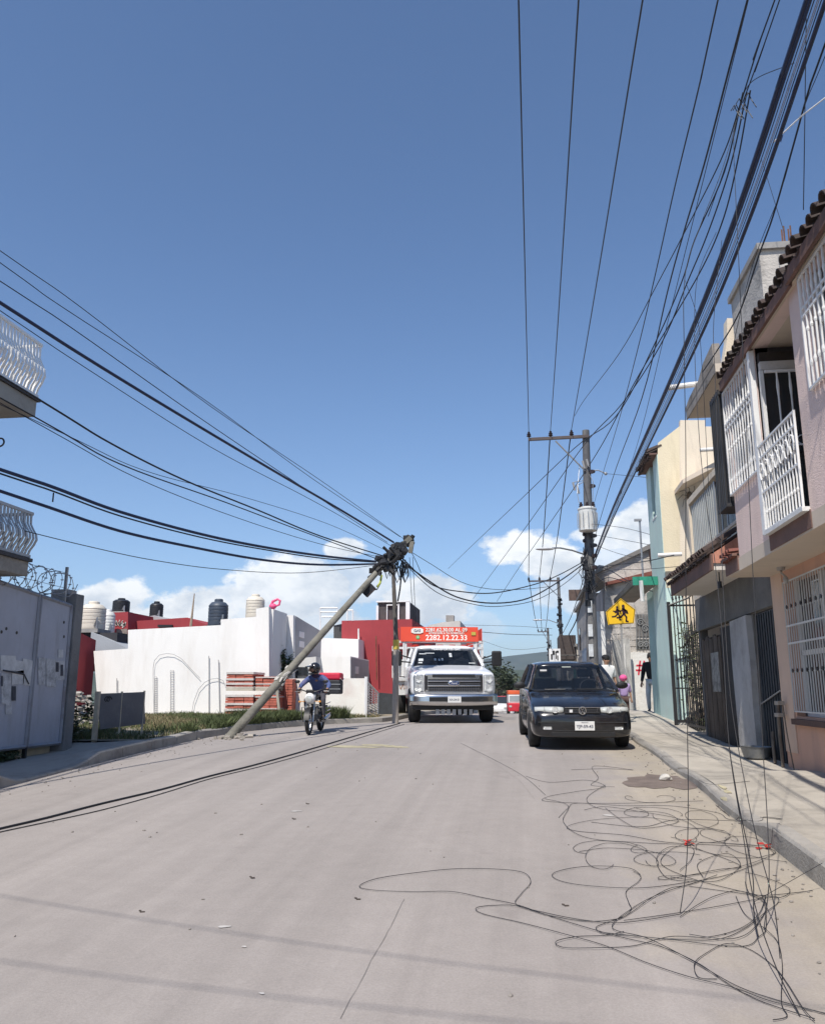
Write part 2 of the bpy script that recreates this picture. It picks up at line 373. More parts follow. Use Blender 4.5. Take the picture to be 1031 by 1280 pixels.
for i,(pp) in enumerate([[(505,1125),(488,1160),(468,1195),(445,1240),(425,1275)],[(590,937),(650,977),(668,1000)],[(560,915),(500,932),(430,938)]]):
    struct(strip('road_crack',[GND(*p) for p in pp],.0032,CRK,seed=i,parent=road))
def blot(name,c,rx,ry,m,lift,seed,fz=None,n=40,parent=None,pos=None):
    rnd=random.Random(seed); ph=[rnd.uniform(0,6.28) for _ in range(5)]; pts=[]; fz=fz or (lambda x,y:rz(y))
    for k in range(n):
        a=2*math.pi*k/n; q=1+.18*math.sin(2*a+ph[0])+.12*math.sin(3*a+ph[1])+.09*math.sin(7*a+ph[2])+.05*math.sin(13*a+ph[3]); x=c[0]+rx*q*math.cos(a); y=c[1]+ry*q*math.sin(a); pts.append((x,y,fz(x,y)+lift))
    mb=MB(); cc=(c[0],c[1],fz(c[0],c[1])+lift); inner=[tuple(lerp(cc[j],p[j],.5) if j<2 else fz(lerp(cc[0],p[0],.5),lerp(cc[1],p[1],.5))+lift for j in range(3)) for p in pts]
    mb.add([cc]+inner+pts,[(0,1+k,1+(k+1)%n) for k in range(n)]+[(1+k,1+n+k,1+n+(k+1)%n,1+(k+1)%n) for k in range(n)])
    return mb.build(name,m,parent)
g=GND(828,978); struct(blot('damp_patch',(g.x-.02,g.y,0),.36,.62,mat('damp_dirt',(.17,.135,.115),.8,var=.25,scale=5),.005,3,parent=road))
YP=mat('faded_yellow_paint',(.40,.36,.24),.9,var=.3,scale=8)
for k,(px,py,rx,ry) in enumerate([(440,934,.45,.09),(470,932,.30,.07),(495,934,.2,.08)]):
    g=GND(px,py); struct(blot('faded_road_paint',(g.x,g.y,0),rx,ry*2,YP,.004,k+9,parent=road,n=24))
WB=mat('chalky_spill',(.47,.45,.43),.95,var=.15)
for k,(px,py,rx,ry) in enumerate([(280,1160,.035,.02),(370,1015,.05,.03),(305,1185,.015,.01),(760,1020,.05,.04),(327,1245,.015,.01),(835,988,.0,.0)]):
    if rx: g=GND(px,py); struct(blot('dried_spill',(g.x,g.y,0),rx,ry,WB,.0045,k+31,parent=road,n=18))
# yellow spray marks on the right pavement
for k,(px,py) in enumerate([(903,985),(909,991),(905,1000)]):
    g=GND(px,py,pavR); struct(blot('spray_mark',(g.x,g.y,0),.03,.10,YP,.008,k+50,fz=pavR,parent=pr,n=16))
# small litter and stones
STONE=mat('pale_stone',(.5,.48,.44),.9,var=.2,scale=10)
def pebble(c,r,rnd):
    mb=MB(); mb.ball((0,0,0),(r*rnd.uniform(.7,1.3),r*rnd.uniform(.7,1.3),r*rnd.uniform(.4,.8)),7,5)
    mb.v=[(c[0]+x*(1+rnd.uniform(-.2,.2)),c[1]+y*(1+rnd.uniform(-.2,.2)),c[2]+z) for x,y,z in mb.v]; return mb
rnd=random.Random(5)
o=pebble(GND(832,976)+Vector((0,0,.03)),.07,rnd).build('white_stone',STONE,smooth=False); tag(o,'white broken stone lying in the damp patch by the kerb','stone')
gm=MB()
for i in range(420):
    side=rnd.random()
    if side<.45: x=XR-abs(rnd.gauss(0,.25)); y=rnd.uniform(4,19)
    elif side<.8: x=xl(14)+abs(rnd.gauss(0,.3)); y=rnd.uniform(7,17)
    else: x=rnd.uniform(-5.5,1.8); y=rnd.uniform(4,20)
    p=pebble((x,y,rz(y)+.004),rnd.uniform(.004,.014),rnd); gm.add(p.v,p.f)
o=gm.build('gravel',mat('road_grit',(.22,.2,.18),.9,var=.5,scale=20)); o['kind']='stuff'
TR=mat('faded_red_plastic',(.55,.05,.04),.5)
for (px,py,s,lab) in [(859,1057,.05,'crumpled red plastic scrap among the loose cables'),(955,1062,.05,'red scrap beside the kerb under the hanging cables')]:
    g=GND(px,py); mb=MB()
    for k in range(5): mb.obox((g.x+rnd.uniform(-s,s),g.y+rnd.uniform(-s,s)*.6,g.z+.01+.008*k),(s,s*.5,.006),Matrix.Rotation(rnd.uniform(0,3),3,'Z')@Matrix.Rotation(rnd.uniform(-.4,.4),3,'X'))
    tag(mb.build('plastic_scrap',TR),lab,'litter')
LEAF=mat('dry_leaf',(.07,.055,.045),.9)
for (px,py,lab) in [(385,1006,'dark dry leaf lying farthest up the road'),(368,1025,'brown leaf pair lying on the middle of the road'),(316,1099,'small dark leaf left of the big cable loop'),(448,1126,'dark scrap just below the tip of the big cable loop'),(178,1142,'dark speck of leaf on the left lane'),(708,1134,'small black scrap of bark right of the cable loops')]:
    g=GND(px,py); mb=MB(); mb.obox((g.x,g.y,g.z+.008),(.028,.013,.005),Matrix.Rotation(.3,3,'Z')); mb.obox((g.x-.02,g.y+.01,g.z+.012),(.018,.008,.004),Matrix.Rotation(-.5,3,'Z')@Matrix.Rotation(.3,3,'X'))
    tag(mb.build('fallen_leaf',LEAF),lab,'leaf')
# ------------------------------------------------------------------ grass on the lot
GR=[mat('grass_green',(.085,.11,.04),.8,var=.35,scale=2.5,bump=0),mat('grass_dry',(.24,.20,.11),.85,var=.3,scale=3,bump=0)]
def lotz(x,y): return rz(y)+.13
def grass(name,n,region,hr,seed,m,dens=None):
    rnd=random.Random(seed); mb=MB(); k=0
    while k<n:
        x,y=region(rnd)
        d=math.sin(x*1.7+seed)*math.sin(y*1.3+seed*2)+.5*math.sin(x*4.3)*math.sin(y*3.7)
        if d<rnd.uniform(-1.2,.35): continue
        # trodden path by the billboard
        if -7.6<x<-6.3 and 14.0<y<15.6 and rnd.random()<.9: continue
        k+=1; h=rnd.uniform(*hr)*(1+.4*d); a=rnd.uniform(0,6.28); w=rnd.uniform(.006,.013); z=lotz(x,y)-.02
        lx,ly=rnd.gauss(0,.35)*h,rnd.gauss(0,.35)*h; c,s=math.cos(a)*w,math.sin(a)*w
        mb.add([(x-c,y-s,z),(x+c,y+s,z),(x+lx*.4+c*.7,y+ly*.4+s*.7,z+h*.6),(x+lx*.4-c*.7,y+ly*.4-s*.7,z+h*.6),(x+lx,y+ly,z+h)],[(0,1,2,3),(3,2,4)])
    o=mb.build(name,m); o['kind']='stuff'; return o
def reg1(r):
    y=r.uniform(13.6,21.8); return r.uniform(-13,xl(y)-.2),y
grass('grass',46000,reg1,(.03,.12),1,GR[0]); grass('dry_grass',26000,reg1,(.03,.12),2,GR[1])
def reg2(r):
    y=r.uniform(15,20.6); return xl(y)-.04-abs(r.gauss(0,.35)),y
grass('grass',20000,reg2,(.06,.26),3,GR[0])
# weeds on the yard between the houses on the right
def reg3(r): return 3.5+abs(r.gauss(0,.5)),r.uniform(18.3,19.6)
def weeds(name,n,x0,x1,y0,y1,fz,hr,seed,m):
    r=random.Random(seed); mb=MB()
    for _ in range(n):
        x=r.uniform(x0,x1); y=r.uniform(y0,y1); z=fz(x,y)+r.uniform(*hr); s=r.uniform(.02,.05); a=Matrix.Rotation(r.uniform(0,6.28),3,'Z')@Matrix.Rotation(r.uniform(-1.2,1.2),3,'X'); c=Vector((x,y,z))
        mb.add([c+a@Vector(q) for q in [(-s,0,0),(0,-s*.4,0),(s,0,0),(0,s*.4,0)]],[(0,1,2,3)])
    o=mb.build(name,m); return o
# ================================================================== right-hand houses
PINK=mat('pink_stucco',(.80,.63,.57),.93,var=.07,scale=1.2,stain=(.60,.48,.42),stamt=.45,stscale=1.3,streak=True,bump=.25,bscale=60)
PEACH=mat('peach_paint',(.60,.36,.26),.85,var=.07,scale=1.2,stain=(.42,.27,.21),stamt=.4,streak=True,bump=.12,bscale=50)
BEIGE=mat('beige_plaster',(.62,.53,.43),.9,var=.06,scale=.9,stain=(.46,.39,.31),stamt=.4,stscale=.8,bump=.06)
BROWNF=mat('brown_fascia',(.17,.095,.075),.85,var=.2,stain=(.08,.06,.055),stamt=.6)
TILE=mat('clay_roof_tile',(.055,.036,.031),.85,var=.35,scale=7,stain=(.05,.045,.04),stamt=.85,stscale=3)  # near-black brown carries the shade of the eave edge in its colour
CREAMW=mat('cream_wall_paint',(.72,.63,.50),.92,var=.05,scale=.9,stain=(.50,.43,.35),stamt=.65,stscale=1.6,streak=True,bump=.2)
YELLOWW=mat('pale_yellow_paint',(.72,.63,.45),.92,var=.06,stain=(.5,.42,.28),stamt=.4,streak=True)
MINT=mat('mint_green_paint',(.56,.72,.66),.9,var=.06,scale=1,stain=(.55,.62,.58),stamt=.45,streak=True,bump=.12)
TEAL=mat('shaded_teal_paint',(.32,.48,.45),.9,var=.06,stain=(.30,.42,.40),stamt=.4,streak=True)  # darker than the mint; canopy shade is put into the paint colour
GREENF=mat('green_fascia_paint',(.02,.26,.17),.6,var=.12,stain=(.02,.14,.1),stamt=.5)
GLASS=mat('window_glass',(.03,.035,.04),.06,bump=0,var=.05,spec=.8)
CURT=mat('pale_curtain',(.42,.40,.38),.9,var=.3,scale=3)
FRAMEW=mat('white_frame',(.70,.70,.68),.5,var=.08)
def slabx(mb,y0,y1,z0,z1,x0,x1): return mb.box(x0,y0,z0,x1,y1,z1)
def wall_open(mb,x0,x1,y0,y1,z0,z1,holes):
    """wall in the plane x, thickness x0..x1, with rectangular holes (ya,yb,za,zb)"""
    ysx=sorted({y0,y1,*[h[0] for h in holes],*[h[1] for h in holes]}); zs=sorted({z0,z1,*[h[2] for h in holes],*[h[3] for h in holes]})
    _cells(mb,ysx,zs,holes,lambda a,b,c,d: mb.box(x0,a,c,x1,b,d))
def _cells(mb,us,vs,holes,fn):
    for c,d in zip(vs,vs[1:]):
        run=None
        for a,b in zip(us,us[1:]):
            um,vm=(a+b)/2,(c+d)/2; hole=any(h[0]<um<h[1] and h[2]<vm<h[3] for h in holes)
            if hole:
                if run: fn(run[0],run[1],c,d); run=None
            else: run=(run[0],b) if run else (a,b)
        if run: fn(run[0],run[1],c,d)
def wall_open_y(mb,y0,y1,x0,x1,z0,z1,holes):
    us=sorted({x0,x1,*[h[0] for h in holes],*[h[1] for h in holes]}); zs=sorted({z0,z1,*[h[2] for h in holes],*[h[3] for h in holes]})
    _cells(mb,us,zs,holes,lambda a,b,c,d: mb.box(a,y0,c,b,y1,d))
def grille_x(parent,X,y0,y1,z0,z1,n,rails,m,r=.011,orn=(),label=None,name='window_grille'):
    """grille in the plane X; bars are pieces of their own"""
    f=MB(); fr=r*1.5
    for z in (z0,z1): f.box(X-fr,y0,z-fr,X+fr,y1,z+fr)
    for y in (y0,y1): f.box(X-fr,y-fr,z0-fr-.002,X+fr,y+fr,z1+fr+.002)
    for z in rails: f.box(X-.008,y0,z-.012,X+.008,y1,z+.012)
    g=f.build(name,m,parent,label=label)
    off=sum((Vector(q.location) for q in [parent]),Vector())
    b=MB(); b.box(-r,-r,0,r,r,z1-z0); 
    for (t,s) in orn:
        z=(z1-z0)*t
        b.ball((0,0,z),(r*2.2,r*2.2,r*s),6,4)
    base=b.build('bar',m,g,local=True); base.location=(X-off.x,y0+(y1-y0)/(n+1)-off.y,z0-off.z)
    for i in range(2,n+1): inst(base,g,(X-off.x,y0+(y1-y0)*i/(n+1)-off.y,z0-off.z))
    return g
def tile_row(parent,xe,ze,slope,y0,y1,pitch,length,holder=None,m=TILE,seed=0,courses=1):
    """half-round clay tiles laid down the slope, eave at xe; slope = rise per metre going +x"""
    rnd=random.Random(seed); off=Vector(parent.location); a=math.atan(slope)
    mb=MB(); n=7; rows=[]
    for t in (0,1):
        r=pitch*.40*(1-.12*t); rows.append([(length*t, r*math.cos(math.pi*k/(n-1)), r*math.sin(math.pi*k/(n-1))) for k in range(n)]+[(length*t,(r-.014)*math.cos(math.pi*k/(n-1)),(r-.014)*math.sin(math.pi*k/(n-1))) for k in range(n-1,-1,-1)])
    mb.loft(rows,closed=True,caps=True); base=None; N=int((y1-y0)/pitch)
    pan=MB(); rr=[]
    for t in (0,1): 
        rr.append([(length*t,-pitch*.36*math.cos(math.pi*k/6)+pitch/2,-pitch*.30*math.sin(math.pi*k/6)) for k in range(7)]+[(length*t,pitch*.36*math.cos(math.pi*k/6)*-1+pitch/2,-pitch*.30*math.sin(math.pi*k/6)-.014) for k in range(6,-1,-1)])
    pan.loft(rr,closed=True,caps=True); base2=None
    for c in range(courses):
        for i in range(N+1):
            x=xe+c*(length*.86)*math.cos(a)+rnd.uniform(-.02,.02); z=ze+c*(length*.86)*math.sin(a)+.035+.01*c+rnd.uniform(-.006,.006); y=y0+i*pitch+rnd.uniform(-.008,.008)
            loc=Vector((x,y,z))-off; rot=(rnd.uniform(-.04,.04),-a+rnd.uniform(-.02,.02),rnd.uniform(-.03,.03))
            if base is None: base=mb.build('roof_tile',m,holder or parent,local=True,smooth=True); base.location=loc; base.rotation_euler=rot
            else: inst(base,holder or parent,loc,rot)
            loc2=loc+Vector((.03,0,-.03))
            if base2 is None: base2=pan.build('gutter_tile',m,holder or parent,local=True,smooth=True); base2.location=loc2; base2.rotation_euler=rot
            else: inst(base2,holder or parent,loc2,rot)
# ---------------- house A : pink two-storey house
A=thing('house','pink two-storey house nearest on the right with white window grilles and tiled eaves','house',(3.4,8,rz(8)))
XF=2.82; ZS=3.14
mb=MB(); wall_open(mb,3.4,3.6,1.0,11.78,.1,ZS,[(8.2,11.22,1.3,3.0)]); mb.build('ground_floor_wall',PEACH,A)
mb=MB(); mb.box(3.6,11.6,.1,8.5,11.78,5.9); mb.box(3.6,1,.1,8.5,1.2,5.9); mb.box(8.3,1.2,.1,8.5,11.6,5.9); mb.build('party_wall',CONC,A)
mb=MB(); mb.box(XF,1.0,ZS,8.3,11.78,ZS+.17); mb.build('floor_slab',BEIGE,A)
MB().box(XF-.012,8.28,ZS+.02,XF+.04,9.66,ZS+.2).build('brown_fascia',BROWNF,A); MB().box(XF-.012,11.1,ZS+.015,XF+.05,11.78,ZS+.23).build('brown_fascia',BROWNF,A)
# ground floor window
w=MB(); w.box(3.56,8.3,1.3,3.59,11.15,3.0).build('window',GLASS,A)
mb=MB()
for y in (8.25,9.2,10.2,11.17): mb.box(3.50,y-.035,1.3,3.555,y+.035,3.0)
mb.box(3.50,8.22,2.05,3.554,11.2,2.11); mb.box(3.50,8.22,1.3,3.552,11.2,1.36); mb.build('window_frame',FRAMEW,A)
g=grille_x(A,3.37,8.3,11.2,1.36,2.98,32,[2.20,2.42],mat('grey_white_grille',(.60,.60,.58),.55,var=.12),r=.0055,orn=((.3,3),(.78,3)))
on=MB().obox((0,0,0),(.012,.035,.035),Matrix.Rotation(R(45),3,'X')).build('ornament',BLACKP,g,local=True); on.location=Vector((3.36,8.4,1.86))-Vector(A.location)
for k in range(16):
    for z in (1.86,2.66):
        if k or z>2: inst(on,g,Vector((3.36,8.4+k*.18,z))-Vector(A.location))
mb=MB(); mb.box(3.33,8.15,1.2,3.40,11.26,1.27); mb.build('window_sill',mat('dark_sill',(.10,.06,.05),.9),A)
mb=MB(); mb.box(3.385,11.3,ZS-2.3,3.399,11.77,ZS); mb.build('pilaster',mat('light_peach_paint',(.64,.47,.36),.85,var=.06,stain=(.5,.36,.28),stamt=.4,streak=True),A)
# ceiling lamp under the slab
g_=PZ(976,712,ZS-.03); mb=MB(); mb.cyl((g_.x,g_.y,ZS),(g_.x,g_.y,ZS-.04),.05,n=10); mb.tube([(g_.x,g_.y,ZS-.04),(g_.x-.02,g_.y-.06,ZS-.08),(g_.x+.02,g_.y-.08,ZS-.13)],.014); mb.ball((g_.x+.02,g_.y-.08,ZS-.17),(.035,.035,.05),8,6); mb.build('ceiling_lamp',mat('lamp_grey',(.35,.34,.33),.5),A,smooth=True)
# upper storey
ZT=5.60
mb=MB(); wall_open(mb,XF,XF+.15,8.25,11.05,ZS+.17,ZT,[(8.30,9.62,ZS+.17,ZT-.001),(9.75,11.0,4.16,5.54)])
mb.box(XF+.15,10.9,ZS+.17,8.3,11.05,ZT); mb.build('upper_wall',PINK,A)
mb=MB(); wall_open(mb,XF,XF+.15,1.0,8.25,ZS+.17,ZT+.02,[(4.6,7.72,4.42,5.55)]); mb.build('upper_wall',PINK,A)
MB().box(XF+.15,8.1,ZS+.17,3.95,8.25,ZT).build('balcony_side_wall',PINK,A); MB().box(XF+.15,9.661,ZS+.17,3.95,9.78,ZT).build('balcony_side_wall',PINK,A)
mb=MB(); mb.box(2.77,1.0,ZT,8.3,11.05,ZT+.10); mb.build('roof_slab',BEIGE,A)
mb=MB(); mb.box(2.735,8.0,ZT-.03,2.77,10.98,ZT+.10); mb.box(2.70,1.0,ZT-.02,2.74,8.0,ZT+.11); mb.build('eaves_fascia',BROWNF,A)
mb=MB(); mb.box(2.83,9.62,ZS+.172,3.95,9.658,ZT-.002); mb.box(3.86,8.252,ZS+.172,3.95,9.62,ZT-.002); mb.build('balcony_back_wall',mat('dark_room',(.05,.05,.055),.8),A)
mb=MB(); mb.box(2.86,9.59,ZS+.2,3.9,9.61,5.27); mb.build('balcony_door',GLASS,A)
mb=MB(); mb.box(2.83,9.50,ZS+.2,2.87,9.56,5.27); mb.build('door_frame',FRAMEW,A)
mb=MB(); mb.box(2.84,9.50,5.28,3.95,9.58,5.38); mb.build('lintel',mat('grey_white_lintel',(.55,.53,.50),.8),A)
mb=MB(); mb.box(2.84,9.52,5.38,3.95,9.60,5.50); mb.build('beam',mat('dark_wood',(.03,.024,.02),.8),A)
mb=MB(); mb.box(2.755,9.62,ZS+.21,2.815,9.71,ZT-.03); mb.build('post',WHITEP,A)
# windows
for (ya,yb,za) in ((9.75,11.0,4.16),(4.6,7.72,4.42)):
    mb=MB(); mb.box(XF+.09,ya,za,XF+.11,yb,5.54); o=mb.build('window',GLASS,A)
    f=MB(); n=max(2,int((yb-ya)/.6))
    for i in range(n+1): y=lerp(ya+.03,yb-.03,i/n); f.box(XF+.05,y-.025,za,XF+.085,y+.025,5.53)
    f.box(XF+.05,ya,za,XF+.084,yb,za+.05); f.box(XF+.05,ya,5.0,XF+.083,yb,5.05); f.build('window_frame',FRAMEW,o)
    c=MB(); rows=[]
    for i in range(40):
        y=lerp(ya+.05,yb-.05,i/39); rows.append([(XF+.088-.0*i+.004*math.sin(i*1.9),y,za+.04),(XF+.088+.004*math.sin(i*1.9),y,5.5)])
    if za<4.3: c.loft([r for r in rows[:14]]).build('curtain',CURT,o)
grille_x(A,2.785,9.74,11.06,4.14,5.55,10,[5.02,5.10],WHITEP,r=.0075,orn=((.12,6),(.42,4),(.7,6)))
grille_x(A,2.785,4.4,7.86,4.42,5.57,31,[5.16,5.24],WHITEP,r=.008,orn=((.2,6),(.5,4),(.8,6)))
mb=MB()
for (ya,yb,X,za) in ((9.74,11.06,2.785,4.14),(4.4,7.86,2.785,4.42)):
    for y in (ya,yb):
        for z in (za,5.54): mb.box(X+.016,y-.012,z-.012,XF+.01,y+.012,z+.012)
mb.build('grille_bracket',WHITEP,A)
# balcony railing
rl=grille_x(A,2.765,8.32,9.60,ZS+.24,4.36,12,[3.82,4.22],WHITEP,r=.0075,orn=((.2,4),(.75,4)),name='balcony_railing')
mb=MB()
for k in range(7):
    y=8.44+k*.18
    mb.tube([(2.755,y+.07*math.cos(t*math.pi/4),4.05+.10*math.sin(t*math.pi/4)) for t in range(9)],.008,5)
mb.build('scroll',WHITEP,rl)
mb=MB(); mb.box(2.745,8.3,ZS+.19,2.86,9.62,ZS+.235); mb.build('balcony_sill',FRAMEW,A)
# ornamental bars behind the railing
gd=MB().box(2.87,9.44,ZS+.2,3.85,9.47,ZS+.23).box(2.87,9.44,4.33,3.85,9.46,4.35).box(2.87,9.44,5.22,3.85,9.47,5.25).build('security_grille',WHITEP,A)
gb0=MB().cyl((0,0,0),(0,0,1.9),.011,n=6).ball((0,0,.95),(.02,.02,.08),6,4).ball((0,0,1.08),(.02,.02,.05),6,4).ball((0,0,1.7),(.018,.018,.14),6,4).build('bar',WHITEP,gd,local=True); gb0.location=Vector((3.0,9.455,ZS+.2))-Vector(A.location)
for i in range(1,6): inst(gb0,gd,Vector((3.0+i*.14,9.455,ZS+.2))-Vector(A.location))
mb=MB()
for k in range(5):
    x=3.07+.14*k
    mb.tube([(x+.055*math.cos(t*math.pi/6),9.455,4.40+.055*math.sin(t*math.pi/6)) for t in range(13)],.007,5)
mb.build('scroll',WHITEP,gd)
# tiled eaves
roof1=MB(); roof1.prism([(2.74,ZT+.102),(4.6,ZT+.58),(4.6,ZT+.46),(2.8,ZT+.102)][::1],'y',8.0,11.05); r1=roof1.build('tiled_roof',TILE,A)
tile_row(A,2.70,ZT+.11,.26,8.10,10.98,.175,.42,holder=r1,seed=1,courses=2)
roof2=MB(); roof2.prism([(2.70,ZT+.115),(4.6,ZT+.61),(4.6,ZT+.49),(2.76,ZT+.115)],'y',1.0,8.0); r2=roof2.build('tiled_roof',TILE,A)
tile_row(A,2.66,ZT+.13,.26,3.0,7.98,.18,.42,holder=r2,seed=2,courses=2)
mb=MB(); mb.box(2.75,7.9,ZT+.118,2.95,7.978,ZT+.20); mb.build('eaves_end',mat('broken_render',(.34,.19,.16),.95,var=.3,scale=8),A)
# small tiled ledge at the far end of the slab
sm=MB(); sm.box(2.745,11.1,ZS+.2,3.35,11.76,ZS+.235); s_=sm.build('tile_ledge',BROWNF,A); tile_row(A,2.72,ZS+.22,.1,11.14,11.75,.11,.22,holder=s_,seed=3,m=mat('red_tile',(.17,.06,.045),.85,var=.3))
# blackened window box at the far corner
bk=MB(); bk.box(2.73,11.10,4.0,3.40,11.6,4.05); bk.box(2.73,11.10,5.57,3.40,11.6,5.62); bk.box(2.78,11.12,4.05,3.38,11.58,5.57); b_=bk.build('window_box',mat('dark_box_inside',(.025,.025,.028),.7,var=.3),A)
base=MB().box(-.012,-.012,0,.012,.012,1.6).build('bar',BLACKP,b_,local=True); off=Vector(A.location); base.location=Vector((2.74,11.12,4.04))-off
for i in range(1,6): inst(base,b_,Vector((2.74,11.12+i*.09,4.04))-off)
for i in range(1,5): inst(base,b_,Vector((2.74+i*.12,11.59,4.04))-off)
# water-tank tower of bare concrete behind the eaves
p=PY(948,307,11.0); zt=p.z; X0=p.x
TW=thing('water_tank_tower','stained concrete water-tank block standing above the nearest tiled roof','tank tower',(X0+.5,11.5,ZT+.3))
mb=MB(); mb.box(X0,11.0,ZT+.1,X0+1.1,12.6,zt-.07); mb.build('concrete_block',mat('weathered_tower',(.46,.43,.39),.95,var=.18,scale=1.5,stain=(.10,.095,.09),stamt=.8,stscale=1.0,bump=.4,bscale=25),TW)
mb=MB(); mb.box(X0-.04,10.95,zt-.07,X0+1.14,12.65,zt+.02); mb.build('cap_slab',CONC,TW)
q=PY(981,310,11.3); mb=MB()
for dx,dy in ((0,0),(.09,0),(0,.09),(.09,.09)): mb.cyl((q.x+dx,11.3+dy,zt-.1),(q.x+dx+.01,11.3+dy,zt+.45),.012,n=5)
tag(mb.build('rebar_stub',RUST),'bundle of rebar rods sticking up beside the concrete tank block','rebar')
# ---------------- house B
B=thing('house','pale house with a low tiled canopy, second on the right beside the iron gate','house',(3.4,14.5,rz(14.5)))
GW=mat('dark_grey_wall',(.16,.155,.15),.95,var=.25,scale=2,stain=(.06,.06,.06),stamt=.7,streak=True)  # dark grey with darker upright streaks
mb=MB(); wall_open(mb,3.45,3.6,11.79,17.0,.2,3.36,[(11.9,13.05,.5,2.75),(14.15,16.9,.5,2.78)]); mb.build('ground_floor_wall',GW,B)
mb=MB(); mb.box(3.6,16.85,.2,9,17.0,5.4); mb.box(4.6,11.79,.2,4.7,16.85,3.3); mb.build('side_wall',CREAMW,B)
mb=MB(); mb.box(3.48,11.92,.66,3.52,13.03,2.74); d=mb.build('metal_door',mat('blue_black_door',(.028,.036,.045),.55,var=.35,scale=3,bump=.1),B)
for i in range(9):
    bb=MB().box(3.462,11.95+i*.122,.68,3.48,11.99+i*.122,2.72).build('door_rib',mat('blue_black_door',(0,0,0)),d)
mb=MB(); mb.tube([(3.44,11.95,1.62),(3.44,13.0,1.42)],.012,5); mb.build('door_bar',GALV,d)
mb=MB(); mb.prism([(13.08,.62),(14.1,.68),(14.16,2.0),(14.12,2.72),(13.12,2.74),(13.06,1.9),(13.12,1.4)],'x',3.36,3.47); mb.build('whitewashed_pillar',mat('dirty_whitewash',(.40,.40,.40),.95,var=.14,scale=2,stain=(.22,.21,.20),stamt=.6,bump=.4,bscale=12),B)
mb=MB(); mb.box(3.47,14.2,.68,3.52,15.3,2.7); mb.build('dark_door',mat('charred_door',(.02,.02,.02),.8,var=.4),B)
pl_m=mat('weathered_brown_boards',(.085,.065,.048),.9,var=.4,scale=3,stain=(.17,.14,.11),stamt=.5,streak=True)
dd=MB().box(3.49,15.32,.72,3.53,16.86,2.6).build('board_gate',pl_m,B)
for i in range(8): MB().box(3.462-.004*(i%2),15.33+i*.19,.74,3.485,15.50+i*.19,2.56+.03*(i%3)).build('board',pl_m,dd)
mb=MB(); mb.box(3.449,15.5,1.6,3.459,16.1,2.3); mb.build('torn_poster',mat('torn_poster',(.32,.31,.28),.9,var=.5,scale=9,stain=(.08,.08,.08),stamt=.8,stscale=6),dd)
mb=MB(); mb.box(3.40,11.8,2.76,3.455,16.95,3.36); mb.build('lintel',mat('dark_grey_lintel',(.13,.13,.125),.95,var=.3,stain=(.25,.24,.22),stamt=.4),B)  # dark grey lintel with paler patches
# upper wall with a shuttered window
mb=MB(); wall_open(mb,3.4,3.6,11.79,17.0,3.37,5.42,[(12.6,16.85,4.25,5.3)]); mb.box(3.4,11.62,3.37,3.6,11.788,5.9); mb.build('upper_wall',CREAMW,B)
wv=MB().box(3.52,12.6,4.25,3.56,16.85,5.3).build('window',mat('dark_pane',(.02,.022,.025),.25,bump=0),B)
base=None
for i in range(14):
    y=14.75+i*.148
    if base is None: base=MB().box(-.008,-.03,0,.008,.03,.97).build('shutter_slat',mat('pale_shutter',(.42,.44,.43),.6,var=.2),wv,local=True); base.location=Vector((3.43,y,4.27))-Vector(B.location)
    else: inst(base,wv,Vector((3.43,y,4.27))-Vector(B.location))
mb=MB(); mb.box(3.38,12.5,4.20,3.46,16.9,4.25); mb.build('window_sill',BEIGE,B)
mb=MB()
for y in (13.93,14.3,14.7): mb.box(3.42,y-.02,4.26,3.44,y+.02,5.24)
mb.build('window_frame',GALV,wv)
# roof slab running over the pavement
mb=MB(); mb.box(2.78,11.3,5.98,8.6,13.35,6.10); mb.build('roof_slab',BEIGE,B)
mb=MB(); mb.prism([(11.3,6.10),(13.35,6.10),(13.35,6.16),(13.0,6.22),(12.3,6.24),(11.9,6.36),(11.3,6.40)],'x',2.76,2.86); mb.box(2.765,11.3,5.96,2.78,13.36,6.10); mb.build('slab_edge',mat('sooty_edge',(.34,.30,.26),.95,var=.3,scale=3,stain=(.06,.055,.05),stamt=.85,stscale=1.5),B)
a_=PY(905,404,13.3); b_2=PY(925,432,13.3)
mb=MB(); mb.prism([(PY(889,470,13.3).x,6.11),(PY(905,430,13.3).x,PY(905,430,13.3).z),(PY(905,404,13.3).x,PY(905,404,13.3).z),(PY(914,404,13.3).x,PY(914,404,13.3).z),(PY(917,414,13.3).x,PY(917,414,13.3).z),(PY(926,414,13.3).x,PY(926,414,13.3).z),(PY(960,430,13.3).x,PY(926,430,13.3).z),(PY(980,460,13.3).x,6.11)],'y',13.1,13.34); mb.build('stepped_parapet',CREAMW,B)
# low tiled canopy
cn=MB(); cn.box(2.82,12.55,3.36,3.45,15.95,3.46); c0=cn.build('canopy_slab',mat('white_soffit',(.66,.62,.57),.9,var=.05,stain=(.5,.46,.4),stamt=.3),B)
mb=MB(); mb.box(2.79,12.52,3.36,2.82,15.98,3.60); mb.build('canopy_fascia',BROWNF,c0)
mb=MB(); mb.prism([(2.82,3.46),(2.82,3.60),(3.4,3.98),(3.4,3.46)],'y',12.52,12.56); mb.build('canopy_end',mat('terracotta_render',(.52,.24,.17),.9,var=.15,stain=(.35,.12,.09),stamt=.6,streak=True),c0)
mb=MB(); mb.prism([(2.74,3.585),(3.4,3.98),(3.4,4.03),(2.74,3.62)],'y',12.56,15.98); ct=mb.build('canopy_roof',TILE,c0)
tile_row(B,2.70,3.60,.60,12.6,15.95,.165,.36,holder=c0,seed=6,courses=2)
